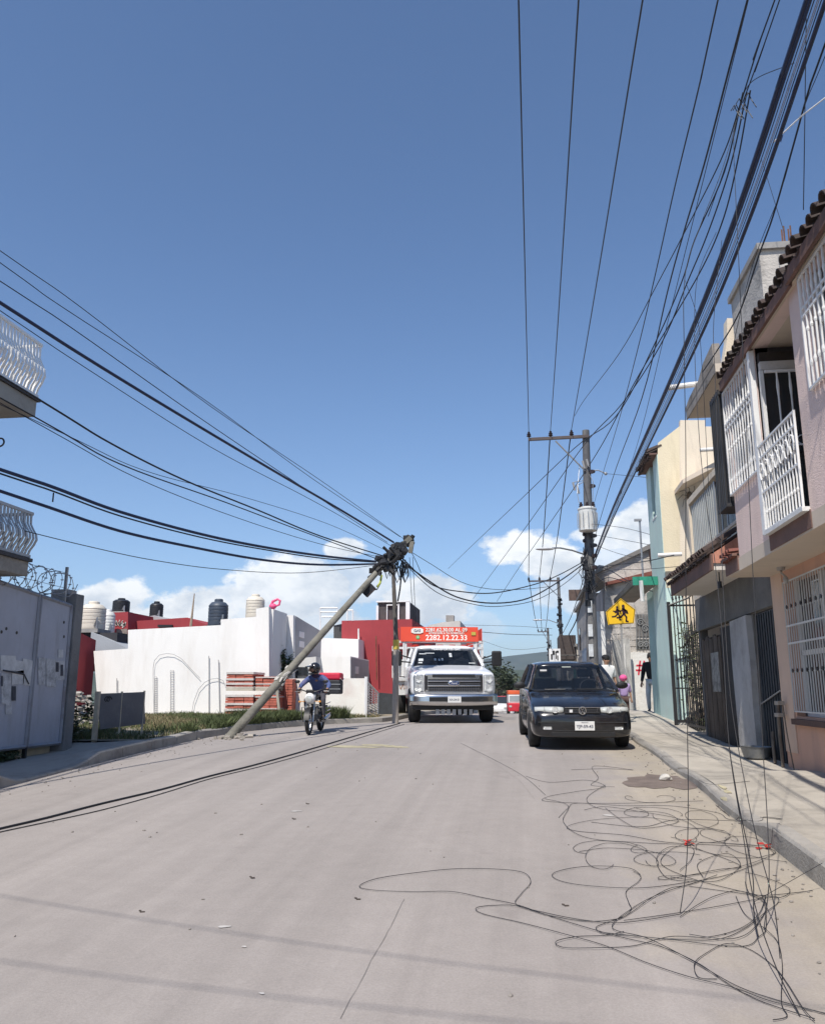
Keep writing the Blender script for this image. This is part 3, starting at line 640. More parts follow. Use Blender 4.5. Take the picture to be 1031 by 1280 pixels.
# pipes
def pipe(label,a,b,r=.035,parent=None,name='drain_pipe'):
    mb=MB(); mb.cyl(a,b,r,n=10); m=mat('white_pvc',(.72,.71,.68),.5,var=.08,stain=(.45,.42,.38),stamt=.4)
    return mb.build(name,m,parent,smooth=True)
z=PY(850,484,13.1).z; pipe('',(PY(835,485,13.1).x,13.1,z),(3.0,13.1,z+.05),.045,B)
# things under house B
lam=MB(); q=PY(899,725,12.8); lam.tube([(q.x,12.8,3.36),(q.x,12.8,3.22)],.01,5); lam.cyl((q.x,12.8,3.22),(q.x,12.8,3.12),.03,n=8); tag(lam.build('hanging_lamp_socket',BLACKP),'small dark lamp socket hanging under the low canopy','lamp')
# clutter leaning beside the pillar: sticks, basin, boards
gq=GND(958,930,pavR); WD=mat('old_wood',(.16,.13,.10),.9,var=.35,scale=5)
for (pa,pb,lab) in [((972,878),(976,930),'wooden offcut leaning nearest the peach pillar'),((966,915),(968,945),'short grey board end standing at the foot of the dark metal door'),((978,880),(991,948),'thin curved stick leaning against the peach wall')]:
    A0=PX(*pb,3.30); B0=PX(*pa,3.36); A0.z=pavR(A0.x,A0.y)+.01
    mb=MB(); mb.tube([A0,A0.lerp(B0,.5)+Vector((-.01,0,.01)),B0],.02 if 'stick' not in lab else .008,6); tag(mb.build('wooden_stick' if 'stick' in lab else 'wooden_board',WD),lab,'stick' if 'stick' in lab else 'board')
for px,py,lab in [(974,879,'pale block end on top of the sticks by the peach pillar'),(974,894,'lower pale block among the sticks by the peach pillar')]:
    c=PX(px,py,3.3); tag(MB().obox(c,(.09,.10,.05),Matrix.Rotation(.2,3,'Z')).build('wooden_block',mat('pale_wood',(.34,.31,.27),.9,var=.2),bevel=.005),lab,'block')
bs=MB(); c=Vector((3.22,12.6,pavR(3.22,12.6))); bs.lathe([(.14,0),(.17,.02),(.21,.16),(.225,.17),(.20,.165),(.15,.03),(.02,.025)],c,20); tag(bs.build('metal_basin',mat('dull_basin',(.22,.23,.24),.4,metal=.6,var=.2),smooth=True),'dull round basin on the pavement before the dark metal door','basin')
# ---------------- iron gate leaf
GT=thing('iron_gate','black wrought-iron gate leaf with spear tops standing open by the mint wall','gate',(3.5,19.2,.9))
gy=19.2; p0=PY(845,903,gy); p1=PY(881,901,gy); x0,x1=p0.x,p1.x; zb=pavR(x0,gy)+.06; zt=PY(843,757,gy).z
mb=MB(); mb.box(x0-.035,gy-.035,zb-.05,x0+.035,gy+.035,zt+.08); mb.build('post',BLACKP,GT)
mb=MB(); mb.box(x0,gy-.015,zb,x1,gy+.015,zb+.06); mb.box(x0,gy-.015,zt-.02,x1,gy+.015,zt+.02); mb.box(x0,gy-.012,zb+.72,x1,gy+.012,zb+.75)
mb.tube([(x0,gy-.02,zt),(lerp(x0,x1,.7),gy-.02,zt+.16),(lerp(x0,x1,1.2),gy-.02,zt+.42)],.022,6); mb.build('gate_rail',BLACKP,GT)
base=MB(); h=zt-zb; base.box(-.011,-.011,0,.011,.011,h+.12); base.add([(-.025,-.01,h+.12),(.025,-.01,h+.12),(.025,.01,h+.12),(-.025,.01,h+.12),(0,0,h+.30)],[(0,1,4),(1,2,4),(2,3,4),(3,0,4)])
for z in (.95,1.35): base.ball((0,0,z),(.035,.015,.035),6,4)
gb=base.build('bar',BLACKP,GT,local=True); gb.location=Vector((x0+.1,gy,zb))-Vector(GT.location)
nb=7
for i in range(1,nb): inst(gb,GT,Vector((x0+.1+(x1-x0-.1)*i/nb,gy,zb+.02*i))-Vector(GT.location))
GT2=thing('iron_gate','second black iron gate leaf swung back towards the boarded door','gate',(3.45,17.2,.8))
ya,yb=17.05,19.0; X=3.5; za=pbase(17.5)+.1
mb=MB(); mb.tube([(X,ya,2.85),(X,(ya+yb)/2,2.75),(X,yb,2.55)],.022,6); mb.box(X-.015,ya,za,X+.015,yb,za+.05); mb.box(X-.03,ya,za,X+.03,ya+.05,3.0); mb.build('gate_rail',BLACKP,GT2)
base=MB(); base.box(-.011,-.011,0,.011,.011,2.1); base.add([(-.01,-.025,2.1),(-.01,.025,2.1),(.01,.025,2.1),(.01,-.025,2.1),(0,0,2.26)],[(0,1,4),(1,2,4),(2,3,4),(3,0,4)])
gb=base.build('bar',BLACKP,GT2,local=True); gb.location=Vector((X,ya+.2,za))-Vector(GT2.location)
for i in range(1,9): inst(gb,GT2,Vector((X,ya+.2+i*.2,za-.02*i))-Vector(GT2.location))
# climbing plant and debris behind the gate
IVY=[mat('dusty_leaves',(.10,.12,.06),.85,var=.4,scale=6,bump=0),mat('dry_twigs',(.15,.12,.09),.9,var=.3)]
r_=random.Random(3)
cp=thing('climbing_plant','dusty grey-green climber tangled over the iron gates','plant',(3.7,18.6,.9))
lv=MB(); st=MB()
for k in range(9):
    x=r_.uniform(3.55,3.95); pts=[Vector((x,18.2+r_.uniform(-.5,.6),.9))]
    for j in range(8): pts.append(pts[-1]+Vector((r_.uniform(-.09,.09),r_.uniform(-.12,.12),.24)))
    st.tube(pts,.012,5,.005)
    for p in pts[3:]:
        for _ in range(26):
            c=p+Vector((r_.gauss(0,.10),r_.gauss(0,.12),r_.gauss(0,.12))); s=r_.uniform(.02,.05); a=Matrix.Rotation(r_.uniform(0,6.28),3,'Z')@Matrix.Rotation(r_.uniform(-1.4,1.4),3,'X')
            lv.add([c+a@Vector(q) for q in [(-s,0,0),(0,-s*.5,0),(s,0,0),(0,s*.5,0)]],[(0,1,2,3)])
lv.build('foliage',IVY[0],cp); st.build('stem',IVY[1],cp)
rb=MB()
for k in range(90):
    t=r_.random(); x=3.6+t*1.2+r_.uniform(-.1,.1); y=19.55+r_.uniform(-.4,.3); z=pbase(19)+r_.uniform(0,.1+t*1.0); rb.obox((x,y,z),(r_.uniform(.06,.2),r_.uniform(.06,.15),r_.uniform(.03,.09)),Matrix.Rotation(r_.uniform(0,3),3,'Z')@Matrix.Rotation(r_.uniform(-.5,.5),3,'X'))
o=rb.build('rubble_heap',mat('dark_rubble',(.09,.08,.07),.95,var=.5,scale=7)); o['kind']='stuff'
wd=weeds('weed_clump',500,3.55,4.1,18.0,18.9,lambda x,y:pbase(y),(.02,.22),7,GR[0]); wd['kind']='stuff'
# ---------------- house C : cream side wall, mint front
Cc=thing('house','tall cream and mint house with a stepped parapet, third on the right','house',(3.4,21,.9))
YC=20.0
def C3(px,py,Y=YC): v=PY(px,py,Y); return (v.x,v.z)
out=[(3.405,.7),C3(836,585),C3(838,560),C3(843,545),C3(850,532),C3(850,525),C3(881,525),C3(881,533),C3(893,533),C3(893,543),C3(905,543),C3(925,560),(9.,C3(925,560)[1]),(9.,.7)]
out[1]=(3.405,C3(836,570)[1]);
pts=[(max(3.405,x),z) for x,z in out]
mb=MB(); mb.prism(pts,'y',YC,YC+.18); mb.build('side_wall',CREAMW,Cc)
yw=[(3.39,C3(838,735)[1]),(3.39,C3(836,572)[1]),(3.42,C3(840,553)[1]),(C3(849,533)[0],C3(849,533)[1]),(C3(849.5,735)[0],C3(849,735)[1])]
mb=MB(); mb.prism(yw,'y',YC-.012,YC-.002); mb.build('yellow_panel',YELLOWW,Cc)
mb=MB(); mb.prism([(3.385,.75),(3.385,C3(838,735)[1]-.004),(C3(852,735)[0],C3(852,735)[1]-.004),(C3(858,760)[0],C3(858,800)[1]),(C3(859,900)[0],.75)],'y',YC-.014,YC-.003); mb.build('mint_panel',MINT,Cc)
ztop=C3(836,560)[1]
mb=MB(); wall_open(mb,3.38,3.56,YC,21.9,.6,ztop-.15,[(20.7,21.2,5.9,7.3)]); mb.build('street_wall',MINT,Cc)
mb=MB(); mb.box(3.50,20.7,5.9,3.54,21.2,7.3); mb.build('window',GLASS,Cc)
mb=MB(); mb.box(3.37,20.66,5.85,3.42,21.24,5.9); mb.build('window_sill',FRAMEW,Cc)
mb=MB(); mb.box(3.56,21.72,.6,9,21.9,ztop-.2); mb.box(8.85,YC+.18,.6,9,21.72,ztop-.2); mb.box(3.57,YC+.18,ztop-.35,8.85,21.72,ztop-.22); mb.build('rear_wall',CREAMW,Cc)
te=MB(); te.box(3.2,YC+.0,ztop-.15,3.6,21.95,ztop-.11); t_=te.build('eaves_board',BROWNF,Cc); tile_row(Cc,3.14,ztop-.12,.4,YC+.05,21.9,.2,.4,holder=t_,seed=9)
# projecting canopy on the cream wall
p=[PY(853,599,18.9),PY(905,571,18.9)]; ax,az=p[0].x,p[0].z; bx,bz=p[1].x,p[1].z
mb=MB(); mb.prism([(ax,az),(bx+.3,bz+.3*(bz-az)/(bx-ax)),(bx+.3,bz+.3*(bz-az)/(bx-ax)-.13),(ax,az-.1)],'y',18.9,YC-.02); mb.build('canopy',BEIGE,Cc)
z=PY(890,565,18.9).z; pipe('',(PY(875,566,18.7).x,18.7,z),(PY(915,565,18.7).x,18.7,z+.02),.045,Cc)
z=PY(840,694,19.7).z; pipe('',(PY(822,694,19.7).x,19.7,z),(PY(852,694,19.7).x,19.7,z+.02),.05,Cc)
mb=MB(); c=PY(862,620,YC-.05)
for k in range(9):
    a=k*.7+.2; mb.tube([(c.x,c.y,c.z),(c.x+.18*math.cos(a),c.y-.05,c.z+.18*math.sin(a)),(c.x+.30*math.cos(a+.3),c.y-.06,c.z+.30*math.sin(a+.3)-.05)],.007,4)
mb.ball((c.x,c.y,c.z),(.07,.05,.12),8,6); tag(mb.build('dead_air_plant',IVY[1]),'dried spiky plant clinging to the cables before the cream wall','plant')
# teal ground floor with green canopy
D=thing('shop','teal single-storey front with a green canopy edge beyond the mint wall','shop',(3.4,23.5,.95))
mb=MB(); mb.box(3.42,21.92,.6,3.6,23.3,4.25); mb.box(3.6,23.1,.6,9,23.3,4.25); mb.build('wall',TEAL,D)
yn=21.0; a=PY(791,730,yn); z1=a.z
mb=MB(); zt=PY(791,721,yn).z; mb.box(a.x,yn,z1-.03,3.37,yn+.07,zt); mb.build('canopy_fascia',GREENF,D); MB().box(a.x-.0,yn+.07,z1-.02,a.x+.07,25.5,zt-.06).build('canopy_side',mat('shaded_fascia',(.10,.095,.08),.9,var=.3),D)  # street-side fascia darkened: its shade is put into the colour
mb=MB(); mb.box(a.x+.07,yn+.07,z1,3.37,25.5,z1+.08); mb.build('canopy_slab',mat('canopy_underside',(.22,.19,.16),.9,var=.2),D)
pipe('',tuple(PY(801,726,20.9)),tuple(PY(803,752,20.9)),.05,D,'downpipe')
q=PY(822,655,24.0); mb=MB(); mb.cyl((3.45,24,4.25),(3.45,24,q.z+.15),.03,n=6); mb.box(3.3,23.95,q.z+.1,3.5,24.05,q.z+.16); mb.build('roof_stub',GALV,D)
# ---------------- grey ruinous house D
E_=thing('house','stained bare-block house with a pitched roof behind the school crossing sign','house',(4,31,.7))
BLK=mat('bare_block_wall',(.50,.46,.41),.95,var=.16,scale=1.3,stain=(.13,.12,.11),stamt=.8,stscale=.8,bump=.4,bscale=16)
YD=29.5
def D3(px,py): v=PY(px,py,YD); return (v.x,v.z)
outl=[D3(758,930),D3(756,728),D3(742,716),D3(748,706),D3(760,708),D3(830,676),(9.5,D3(830,676)[1]-.3),(9.5,0)]
mb=MB(); mb.prism(outl,'y',YD,YD+.2); w_=mb.build('gable_wall',BLK,E_)
# proud courses of block
bl=None; rndb=random.Random(4)
zz=D3(770,790)[1]
for row in range(14):
    z=1.2+row*.215; 
    for c in range(9):
        x=D3(762,800)[0]+.1+c*.41+(.2 if row%2 else 0)
        if rndb.random()<.25: continue
        bb=MB().box(-.19,-.012,0,.19,.004,.195) if bl is None else None
        if bl is None: bl=bb.build('concrete_block',BLK,w_,local=True); bl.location=Vector((x,YD-.003,z))-Vector(E_.location)
        else: inst(bl,w_,Vector((x,YD-.003-rndb.uniform(0,.012),z))-Vector(E_.location))
mb=MB(); xs=D3(757,800)[0]; mb.box(xs-.02,YD+.2,.2,xs+.16,38,D3(757,735)[1]); mb.build('street_wall',mat('grimy_plaster',(.36,.335,.31),.95,var=.2,stain=(.08,.08,.075),stamt=.85,stscale=.7,streak=True),E_)
rf=MB(); a=D3(742,716); b=D3(830,673); rf.prism([(a[0]-.1,a[1]+.0),(b[0]+.1,b[1]+.08),(b[0]+.1,b[1]-.1),(a[0]-.1,a[1]-.12)],'y',YD-.15,38); rf.build('roof',mat('weathered_fibre_roof',(.20,.185,.17),.95,var=.2,stain=(.09,.085,.08),stamt=.7),E_)
mb=MB(); a1=D3(756,729); b1=D3(826,712); mb.prism([(a1[0],a1[1]),(b1[0],b1[1]),(b1[0],b1[1]-.16),(a1[0],a1[1]-.1)],'y',YD-.25,YD-.02); mb.build('rust_beam',mat('rust_red_beam',(.20,.07,.05),.9,var=.3),E_)
mb=MB(); mb.box(D3(768,0)[0],YD-.3,D3(0,716)[1]-.05,D3(781,0)[0],YD-.02,D3(0,706)[1]); mb.build('niche_box',mat('dark_rust',(.07,.03,.025),.9),E_)
# barred window openings and white lower wall with the painted sign
def rectD(x0p,y0p,x1p,y1p,m,name,dy=.03,th=.02,parent=E_):
    a=D3(x0p,y1p); b=D3(x1p,y0p); return MB().box(a[0],YD-dy-th,a[1],b[0],YD-dy,b[1]).build(name,m,parent)
rectD(795,768,812,796,mat('grille_backing',(.16,.15,.14),.9,var=.4,scale=6),'window_opening')
rectD(795,799,812,812,mat('grille_backing2',(.10,.10,.095),.9,var=.4,scale=6),'window_opening')
sc=MB(); 
for (cx,cy,rr) in [(800,778,5),(806,786,5),(800,806,4),(807,806,4)]:
    c=D3(cx,cy); q=rr*YD/1060
    sc.tube([(c[0]+q*(1-t/22)*math.cos(t*.6),YD-.075,c[1]+q*(1-t/22)*math.sin(t*.6)) for t in range(20)],.02,5)
for xx in (795,799,803,807,811): a=D3(xx,812); b=D3(xx,768); sc.cyl((a[0],YD-.07,a[1]),(b[0],YD-.07,b[1]),.014,n=5)
sc.build('window_grille',mat('grey_iron',(.24,.24,.23),.7),E_)
WH=mat('whitewashed_wall',(.72,.70,.65),.95,var=.08,stain=(.45,.38,.30),stamt=.7,stscale=.9,bump=.3,bscale=14)
a=D3(766,905); pts=[D3(768,900),D3(775,856),D3(780,822),D3(787,815),D3(818,817),(6.5,D3(818,817)[1]),(6.5,D3(768,900)[1])]
mb=MB(); mb.prism(pts,'y',YD-.10,YD-.012); ww=mb.build('whitewashed_base',WH,E_)
RP=mat('red_wall_paint',(.62,.03,.06),.8,var=.1)
mb=MB()
for (ax_,ay,bx_,by) in [(800,826,798,844),(805,826,803,844),(795,832,808,832),(794.5,838,807.5,838)]:
    p0=PY(ax_,ay,YD-.105); p1=PY(bx_,by,YD-.105); d=(p1-p0).normalized(); mb.obox((p0+p1)/2,((p1-p0).length,.006,.055),Matrix.Rotation(math.atan2(-(p1.z-p0.z),(p1.x-p0.x)),3,'Y'))
hs=mb.build('painted_hash_mark',RP,ww)
for px0,px1,ty,m_ in [(770,775,800,'grey_board'),(776,781,805,'pale_board'),(783,787,798,'grey_board'),(749,754,765,'white_post')]:
    c=mat(m_,{'grey_board':(.42,.41,.38),'pale_board':(.6,.58,.54),'white_post':(.72,.71,.68)}[m_],.9,var=.25,stain=(.12,.11,.1),stamt=.5,streak=True)
    a=PY(px0,905,28.8); b=PY(px1,ty,28.8); o=MB().box(a.x,28.75+(px0-770)*.008,rz(29)+.05,b.x,28.85+(px0-770)*.008,b.z).build('upright_board',c); tag(o,{770:'grey upright board nearest the sign post before the block wall',776:'paler upright board between two grey ones before the block wall',783:'grey upright board beside the whitewashed wall',749:'tall white post left of the school crossing sign'}[px0],'board' if px0!=749 else 'post')
# ---------------- further row of houses to the vanishing point, right side
def row_house(name,label,X,y0,y1,h,m,roofm=None,doors=(),X1=11):
    t=thing('house',label,'house',(X,y0,rz(y0)))
    z0=rz(y1)-.8; mb=MB(); mb.box(X,y0,z0,X1,y1,rz(y0)+h); mb.build('wall',m,t)
    mb=MB(); mb.box(X-.12,y0-.12,rz(y0)+h,X1,y1+.1,rz(y0)+h+.15); mb.build('roof',roofm or CONC,t)
    for (a,b,za,zb,mm,nm) in doors:
        mb=MB(); mb.box(X-.03,a,rz(a)+za,X-.002,b,rz(a)+zb); mb.build(nm,mm,t)
    return t
BLD=mat('blue_grey_door',(.22,.28,.36),.6,var=.1); GRD=mat('green_door',(.12,.42,.28),.6,var=.1)
t=row_house('h','grey rendered house behind the transformer pole with a blue-grey door',2.95,38.2,46,5.2,mat('grey_render',(.36,.34,.32),.95,var=.15,stain=(.14,.13,.12),stamt=.6,streak=True),doors=[(39.5,42.5,.4,3.0,BLD,'door'),(43.3,44.2,3.2,4.3,GLASS,'window')])
t=row_house('h','low house with a green door and dark balcony box down the street',2.9,46.2,56,3.6,mat('cream_far',(.55,.50,.42),.95,var=.12,stain=(.3,.27,.22),stamt=.5),doors=[(47.5,49.5,.4,2.6,GRD,'door')])
mb=MB(); mb.box(2.0,46.6,rz(48)+3.0,2.9,49.5,rz(48)+4.3); mb.build('balcony_box',mat('dark_brown_box',(.07,.055,.05),.9,var=.3),t)
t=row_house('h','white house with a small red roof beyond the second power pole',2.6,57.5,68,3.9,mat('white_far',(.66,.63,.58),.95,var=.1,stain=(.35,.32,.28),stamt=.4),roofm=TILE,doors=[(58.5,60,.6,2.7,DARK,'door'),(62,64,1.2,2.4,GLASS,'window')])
t=row_house('h','pale house farthest down the right-hand row',3.4,69,82,3.2,mat('tan_far',(.48,.43,.36),.95,var=.12),doors=[(70,72,.6,2.7,GRD,'door')])
t=row_house('h','grey upper-storey house rising over the far right-hand row',5.5,50,64,6.6,mat('far_grey',(.33,.31,.30),.95,var=.2,stain=(.12,.11,.1),stamt=.6),X1=14)
# projecting shop sign boards on brackets
sb=PY(720,745,40.0); mb=MB(); t=thing('hanging_sign_board','dark wooden board jutting out over the pavement left of the transformer pole','sign',(sb.x,40,sb.z))
a=PY(711,751,40); b=PY(731,737,40); MB().box(a.x,39.96,a.z,b.x,40.04,b.z).build('board',mat('dark_board',(.11,.075,.06),.9,var=.3,scale=4),t); MB().cyl((b.x-.1,40.02,b.z+.02),(3.0,40.02,b.z+.05),.03,n=6).build('bracket',BLACKP,t)
a=PY(686.5,828,45); b=PY(700,811,45); t=thing('shop_sign','small white shop sign with black marks on the second power pole','sign',(a.x,45,a.z))
MB().box(a.x,44.97,a.z,b.x,45.03,b.z).build('panel',WHITEP,t)
mb=MB()
for (q0,q1,q2,q3) in [(.15,.2,.3,.6),(.3,.55,.5,.85),(.55,.25,.65,.8),(.65,.7,.85,.85),(.7,.15,.8,.5)]: mb.box(lerp(a.x,b.x,q0),44.955,lerp(a.z,b.z,q1),lerp(a.x,b.x,q2),44.968,lerp(a.z,b.z,q3))
mb.build('printed_mark',BLACKP,t); MB().cyl((b.x,45,(a.z+b.z)/2),(3.0,45,(a.z+b.z)/2),.03,n=6).build('bracket',BLACKP,t)
# ================================================================== left-hand side
GATEM=mat('grey_blue_sheet_metal',(.40,.43,.50),.65,metal=.1,var=.10,scale=1.5,stain=(.28,.29,.31),stamt=.45,stscale=2,streak=True,bump=.12,bscale=6)
CREAMS=mat('left_cream_wall',(.60,.55,.46),.92,var=.06,stain=(.4,.36,.3),stamt=.4,streak=True)
# house with two balconies
H=thing('house','cream two-storey house at the left edge with two balconies over the pavement','house',(-7.95,6,.4))
mb=MB(); mb.box(-12.5,-1,-.6,-7.95,10.7,8.2); mb.build('wall',CREAMS,H)
def balcony(z0,z1,ye,rail_h,mrail,label):
    X=-7.10
    s=MB(); s.box(-7.95,-.5,z0,X,ye,z1); sl=s.build('balcony_slab',mat('slab_edge_grey',(.33,.32,.29),.92,var=.15,stain=(.14,.13,.12),stamt=.6),H,bevel=.01)
    e=MB(); e.box(X-.05+.0,-.5,z1,X+.04,ye+.03,z1+.05); e.box(-7.95,ye-.04,z1,X-.05,ye+.03,z1+.05); e.build('slab_trim',mat('dark_trim',(.05,.05,.055),.7),sl)
    r=MB(); zt=z1+rail_h
    r.box(X-.02,.5,zt-.02,X+.02,ye-.02,zt+.02); r.box(-7.9,ye-.04,zt-.02,X,ye,zt+.02); r.box(X-.02,.5,z1+.06,X+.02,ye,z1+.10); rr=r.build('balcony_railing',mrail,H)
    # bowed flat balusters
    b=MB(); n=9; h=rail_h-.08
    for sgn in (0,):
        rows=[]
        for k in range(n):
            t=k/(n-1); bow=.12*math.sin(math.pi*min(1,t*1.25))**2*(1 if t<.8 else 1); rows.append([(bow-.006,-.022,t*h),(bow-.006,.022,t*h),(bow+.006,.022,t*h),(bow+.006,-.022,t*h)])
        b.loft(rows,closed=True,caps=True)
    base=b.build('baluster',mrail,rr,local=True); base.location=Vector((X,ye-.05,z1+.08))-Vector(H.location)
    for i in range(1,44): inst(base,rr,Vector((X,ye-.05-i*.08,z1+.08))-Vector(H.location))
    for i in range(1,7): inst(base,rr,Vector((X-i*.12,ye-.03,z1+.08))-Vector(H.location),(0,0,R(90)))
    return H
balcony(5.60,5.84,10.85,.89,WHITEP,'')
balcony(3.24,3.45,11.05,.71,mat('grey_railing',(.40,.43,.45),.6,var=.1),'')
# low wall strip joining house and gate, sheet-metal gate
GX=-7.42
G=thing('sheet_metal_gate','tall grey-blue double gate of sheet metal with torn posters','gate',(GX,11.7,.6))
yA=PX(0,800,GX).y-.9; yM=PX(44,800,GX).y; yE=PX(85,800,GX).y
zT0=PX(0,728,GX).z; zTE=PX(85,757,GX).z; zB=.80
def ztop(y): return lerp(zT0,zTE,(y-PX(0,728,GX).y)/(yE-PX(0,728,GX).y))
fr=mat('gate_frame_metal',(.28,.30,.34),.6,metal=.1,var=.15,stain=(.12,.06,.04),stamt=.4,stscale=4)
for (a,b,nm) in ((yA,yM-.02,''),(yM+.02,yE-.01,'')):
    lf=MB(); lf.prism([(a,zB),(b,zB),(b,ztop(b)),(a,ztop(a))],'x',GX-.01,GX+.01); o=lf.build('gate_leaf',GATEM,G)
    f=MB()
    for (p,q) in (((a,zB),(b,zB)),((a,ztop(a)),(b,ztop(b))),((a,zB),(a,ztop(a))),((b,zB),(b,ztop(b)))): f.tube([(GX+.018,p[0],p[1]),(GX+.018,q[0],q[1])],.03,4)
    f.build('leaf_frame',fr,o)
mb=MB(); mb.box(GX-.03,yM-.02,.55,GX+.03,yM+.02,zB+.1); mb.box(GX-.03,yM-.015,zB,GX+.035,yM+.015,ztop(yM)); mb.build('drop_bolt',BLACKP,G)
PAP=[mat('old_poster_paper',(.55,.57,.58),.9,var=.2,scale=8),mat('poster_grey',(.48,.50,.52),.9,var=.25,scale=9,stain=(.12,.12,.13),stamt=.6,stscale=7),mat('poster_dark',(.06,.065,.08),.9,var=.3,scale=10)]
def sheetpx(x0p,y0p,x1p,y1p,m,name='torn_poster',rot=0,lift=.022):
    pts=[PX(x0p,y0p,GX+lift),PX(x1p,y0p+rot,GX+lift),PX(x1p,y1p+rot*.6,GX+lift),PX(x0p,y1p,GX+lift)]
    mb=MB(); mb.prism([(p.y,p.z) for p in pts],'x',GX+lift-.004,GX+lift); return mb.build(name,m,G)
for a in [(1,819,20,838,0,1),(20,825,29,842,0,2),(29,823,41,856,0,3),(15,840,30,856,0,-2),(2,842,14,880,1,0),(48,822,57,856,1,0),(58,823,70,858,1,2),(70,826,81,850,1,0),(73,812,79,822,0,0),(7,880,15,893,1,0)]: sheetpx(a[0],a[1],a[2],a[3],PAP[a[4]],rot=a[5])
for a in [(2,845,3.6,858),(15,858,20,876),(70,828,73.5,840),(76,831,79,845)]: sheetpx(*a,PAP[2],name='poster_print',lift=.027)
mb=MB(); 
for p,q in (((4,838),(30,843)),((30,843),(36,855))): mb.tube([PX(*p,GX+.03),PX(*q,GX+.03)],.012,4)
mb.build('tear_edge',PAP[2],G)
mb=MB()
for p in [(8,786),(21,791),(80,778),(80,796),(2,790)]: c=PX(*p,GX+.013); MB().cyl((c.x-.002,c.y,c.z),(c.x+.002,c.y,c.z),.025,n=8).build('bolt_hole',BLACKP,G)
# gate post, kerb block under the gate
P=MB(); y0=PX(86,800,GX).y; y1=PX(95,800,GX).y; zt=PX(91,742,GX).z
po=MB().box(GX-.18,y0+.02,.5,GX+.06,y1+.05,zt).build('gate_post',mat('grey_post',(.20,.20,.20),.93,var=.2,stain=(.11,.11,.11),stamt=.6,bump=.3),bevel=.015); tag(po,'square grey concrete post at the far end of the sheet-metal gate','post')
o=MB().box(GX-.35,yA,.5,GX-.12,yE-.05,.79).build('threshold_beam',mat('yellowish_beam',(.50,.45,.33),.9,var=.12)); tag(o,'low cream concrete beam seen under the sheet-metal gate','beam')
o=MB().box(-7.9,13.02,.4,-7.6,13.3,3.3); mb=o; mb.box(-14,13.1,.3,-7.9,13.3,3.1); o=mb.build('boundary_wall',mat('boundary_wall_grey',(.38,.36,.34),.95,var=.15,stain=(.18,.17,.16),stamt=.6,streak=True)); tag(o,'rough grey wall running back from the far gate post','wall')
o=MB().box(-13,10.1,.3,-9.5,12.9,3.0).build('shed',CONC); tag(o,'low concrete shed roof edge showing behind the sheet-metal gate','shed')
# razor wire
rw=thing('razor_wire_coil','coil of razor wire strung above the sheet-metal gate','razor wire',(GX,11.8,3.5))
pts=[]; c0=PX(18,742,GX-.05); c1=PX(85,730,GX-.05)
n=300
for i in range(n):
    t=i/(n-1); a=t*2*math.pi*12; y=lerp(c0.y-.6,c1.y,t)+.10*math.sin(a*.5); pts.append((GX-.05+.2*math.cos(a),y+.06*math.cos(a*1.3),lerp(3.30,3.32,t)+.2*math.sin(a)+.02*math.sin(a*3.1)))
mb=MB(); mb.tube(pts,.007,4); mb.build('coil',GALV,rw)
mb=MB()
for i in range(3,n,3): p=pts[i]; mb.obox(p,(.045,.008,.018),Matrix.Rotation(i*1.3,3,'Z'))
mb.build('barbs',GALV,rw)['kind']='stuff'
q=PX(84,709,GX-.05); mb=MB(); mb.box(q.x-.02,q.y-.02,3.0,q.x+.02,q.y+.02,q.z); mb.build('post',GALV,rw)
mb=MB(); mb.tube([(q.x,q.y,q.z-.1),(q.x,q.y-2,q.z-.12)],.004,4); mb.tube([(q.x,q.y,q.z-.35),(q.x,q.y-2,q.z-.33)],.004,4); mb.build('strand',GALV,rw)
# weeds below the gate post
rnd=random.Random(8)
def bush(label,c,r,n,m,leaf=.05,name='bush',stem=True):
    t=thing(name,label,'bush',c); rb=random.Random(int(abs(c[0]*100)+c[1]*7)); lv=MB(); st=MB()
    cl=[Vector((rb.gauss(0,.45)*r[0],rb.gauss(0,.45)*r[1],rb.uniform(.15,.95)*r[2])) for _ in range(max(6,n//110))]
    for k in range(n):
        p=rb.choice(cl)+Vector((rb.gauss(0,.16)*r[0],rb.gauss(0,.16)*r[1],rb.gauss(0,.13)*r[2]))
        if p.z<0: p.z*=-.3
        s=leaf*rb.uniform(.6,1.3); a=Matrix.Rotation(rb.uniform(0,6.28),3,'Z')@Matrix.Rotation(rb.uniform(-1.3,1.3),3,'X')
        lv.add([Vector(c)+p+a@Vector(q) for q in [(-s,0,0),(0,-s*.4,0),(s,0,0),(0,s*.4,0)]],[(0,1,2,3)])
    lv.build('foliage',m,t)
    for q in cl: st.tube([Vector(c),Vector(c)+q*.5+Vector((0,0,.05)),Vector(c)+q],.012*max(1,r[2]),5,.004)
    st.build('stem',WD,t); return t
BUSH=mat('dark_green_leaves',(.035,.055,.018),.7,var=.4,scale=4,bump=0)
bush('dark weeds growing against the foot of the gate post',(-7.75,13.55,.66),(.35,.35,.75),1800,BUSH,.04)
bush('low weeds under the near half of the sheet-metal gate',(-7.5,11.3,.60),(.16,.7,.22),900,BUSH,.035)
bush('dark leafy shrub growing against the shaded side wall',(-6.85,23.3,1.0+.85),(.25,.3,.9),1600,BUSH,.05)
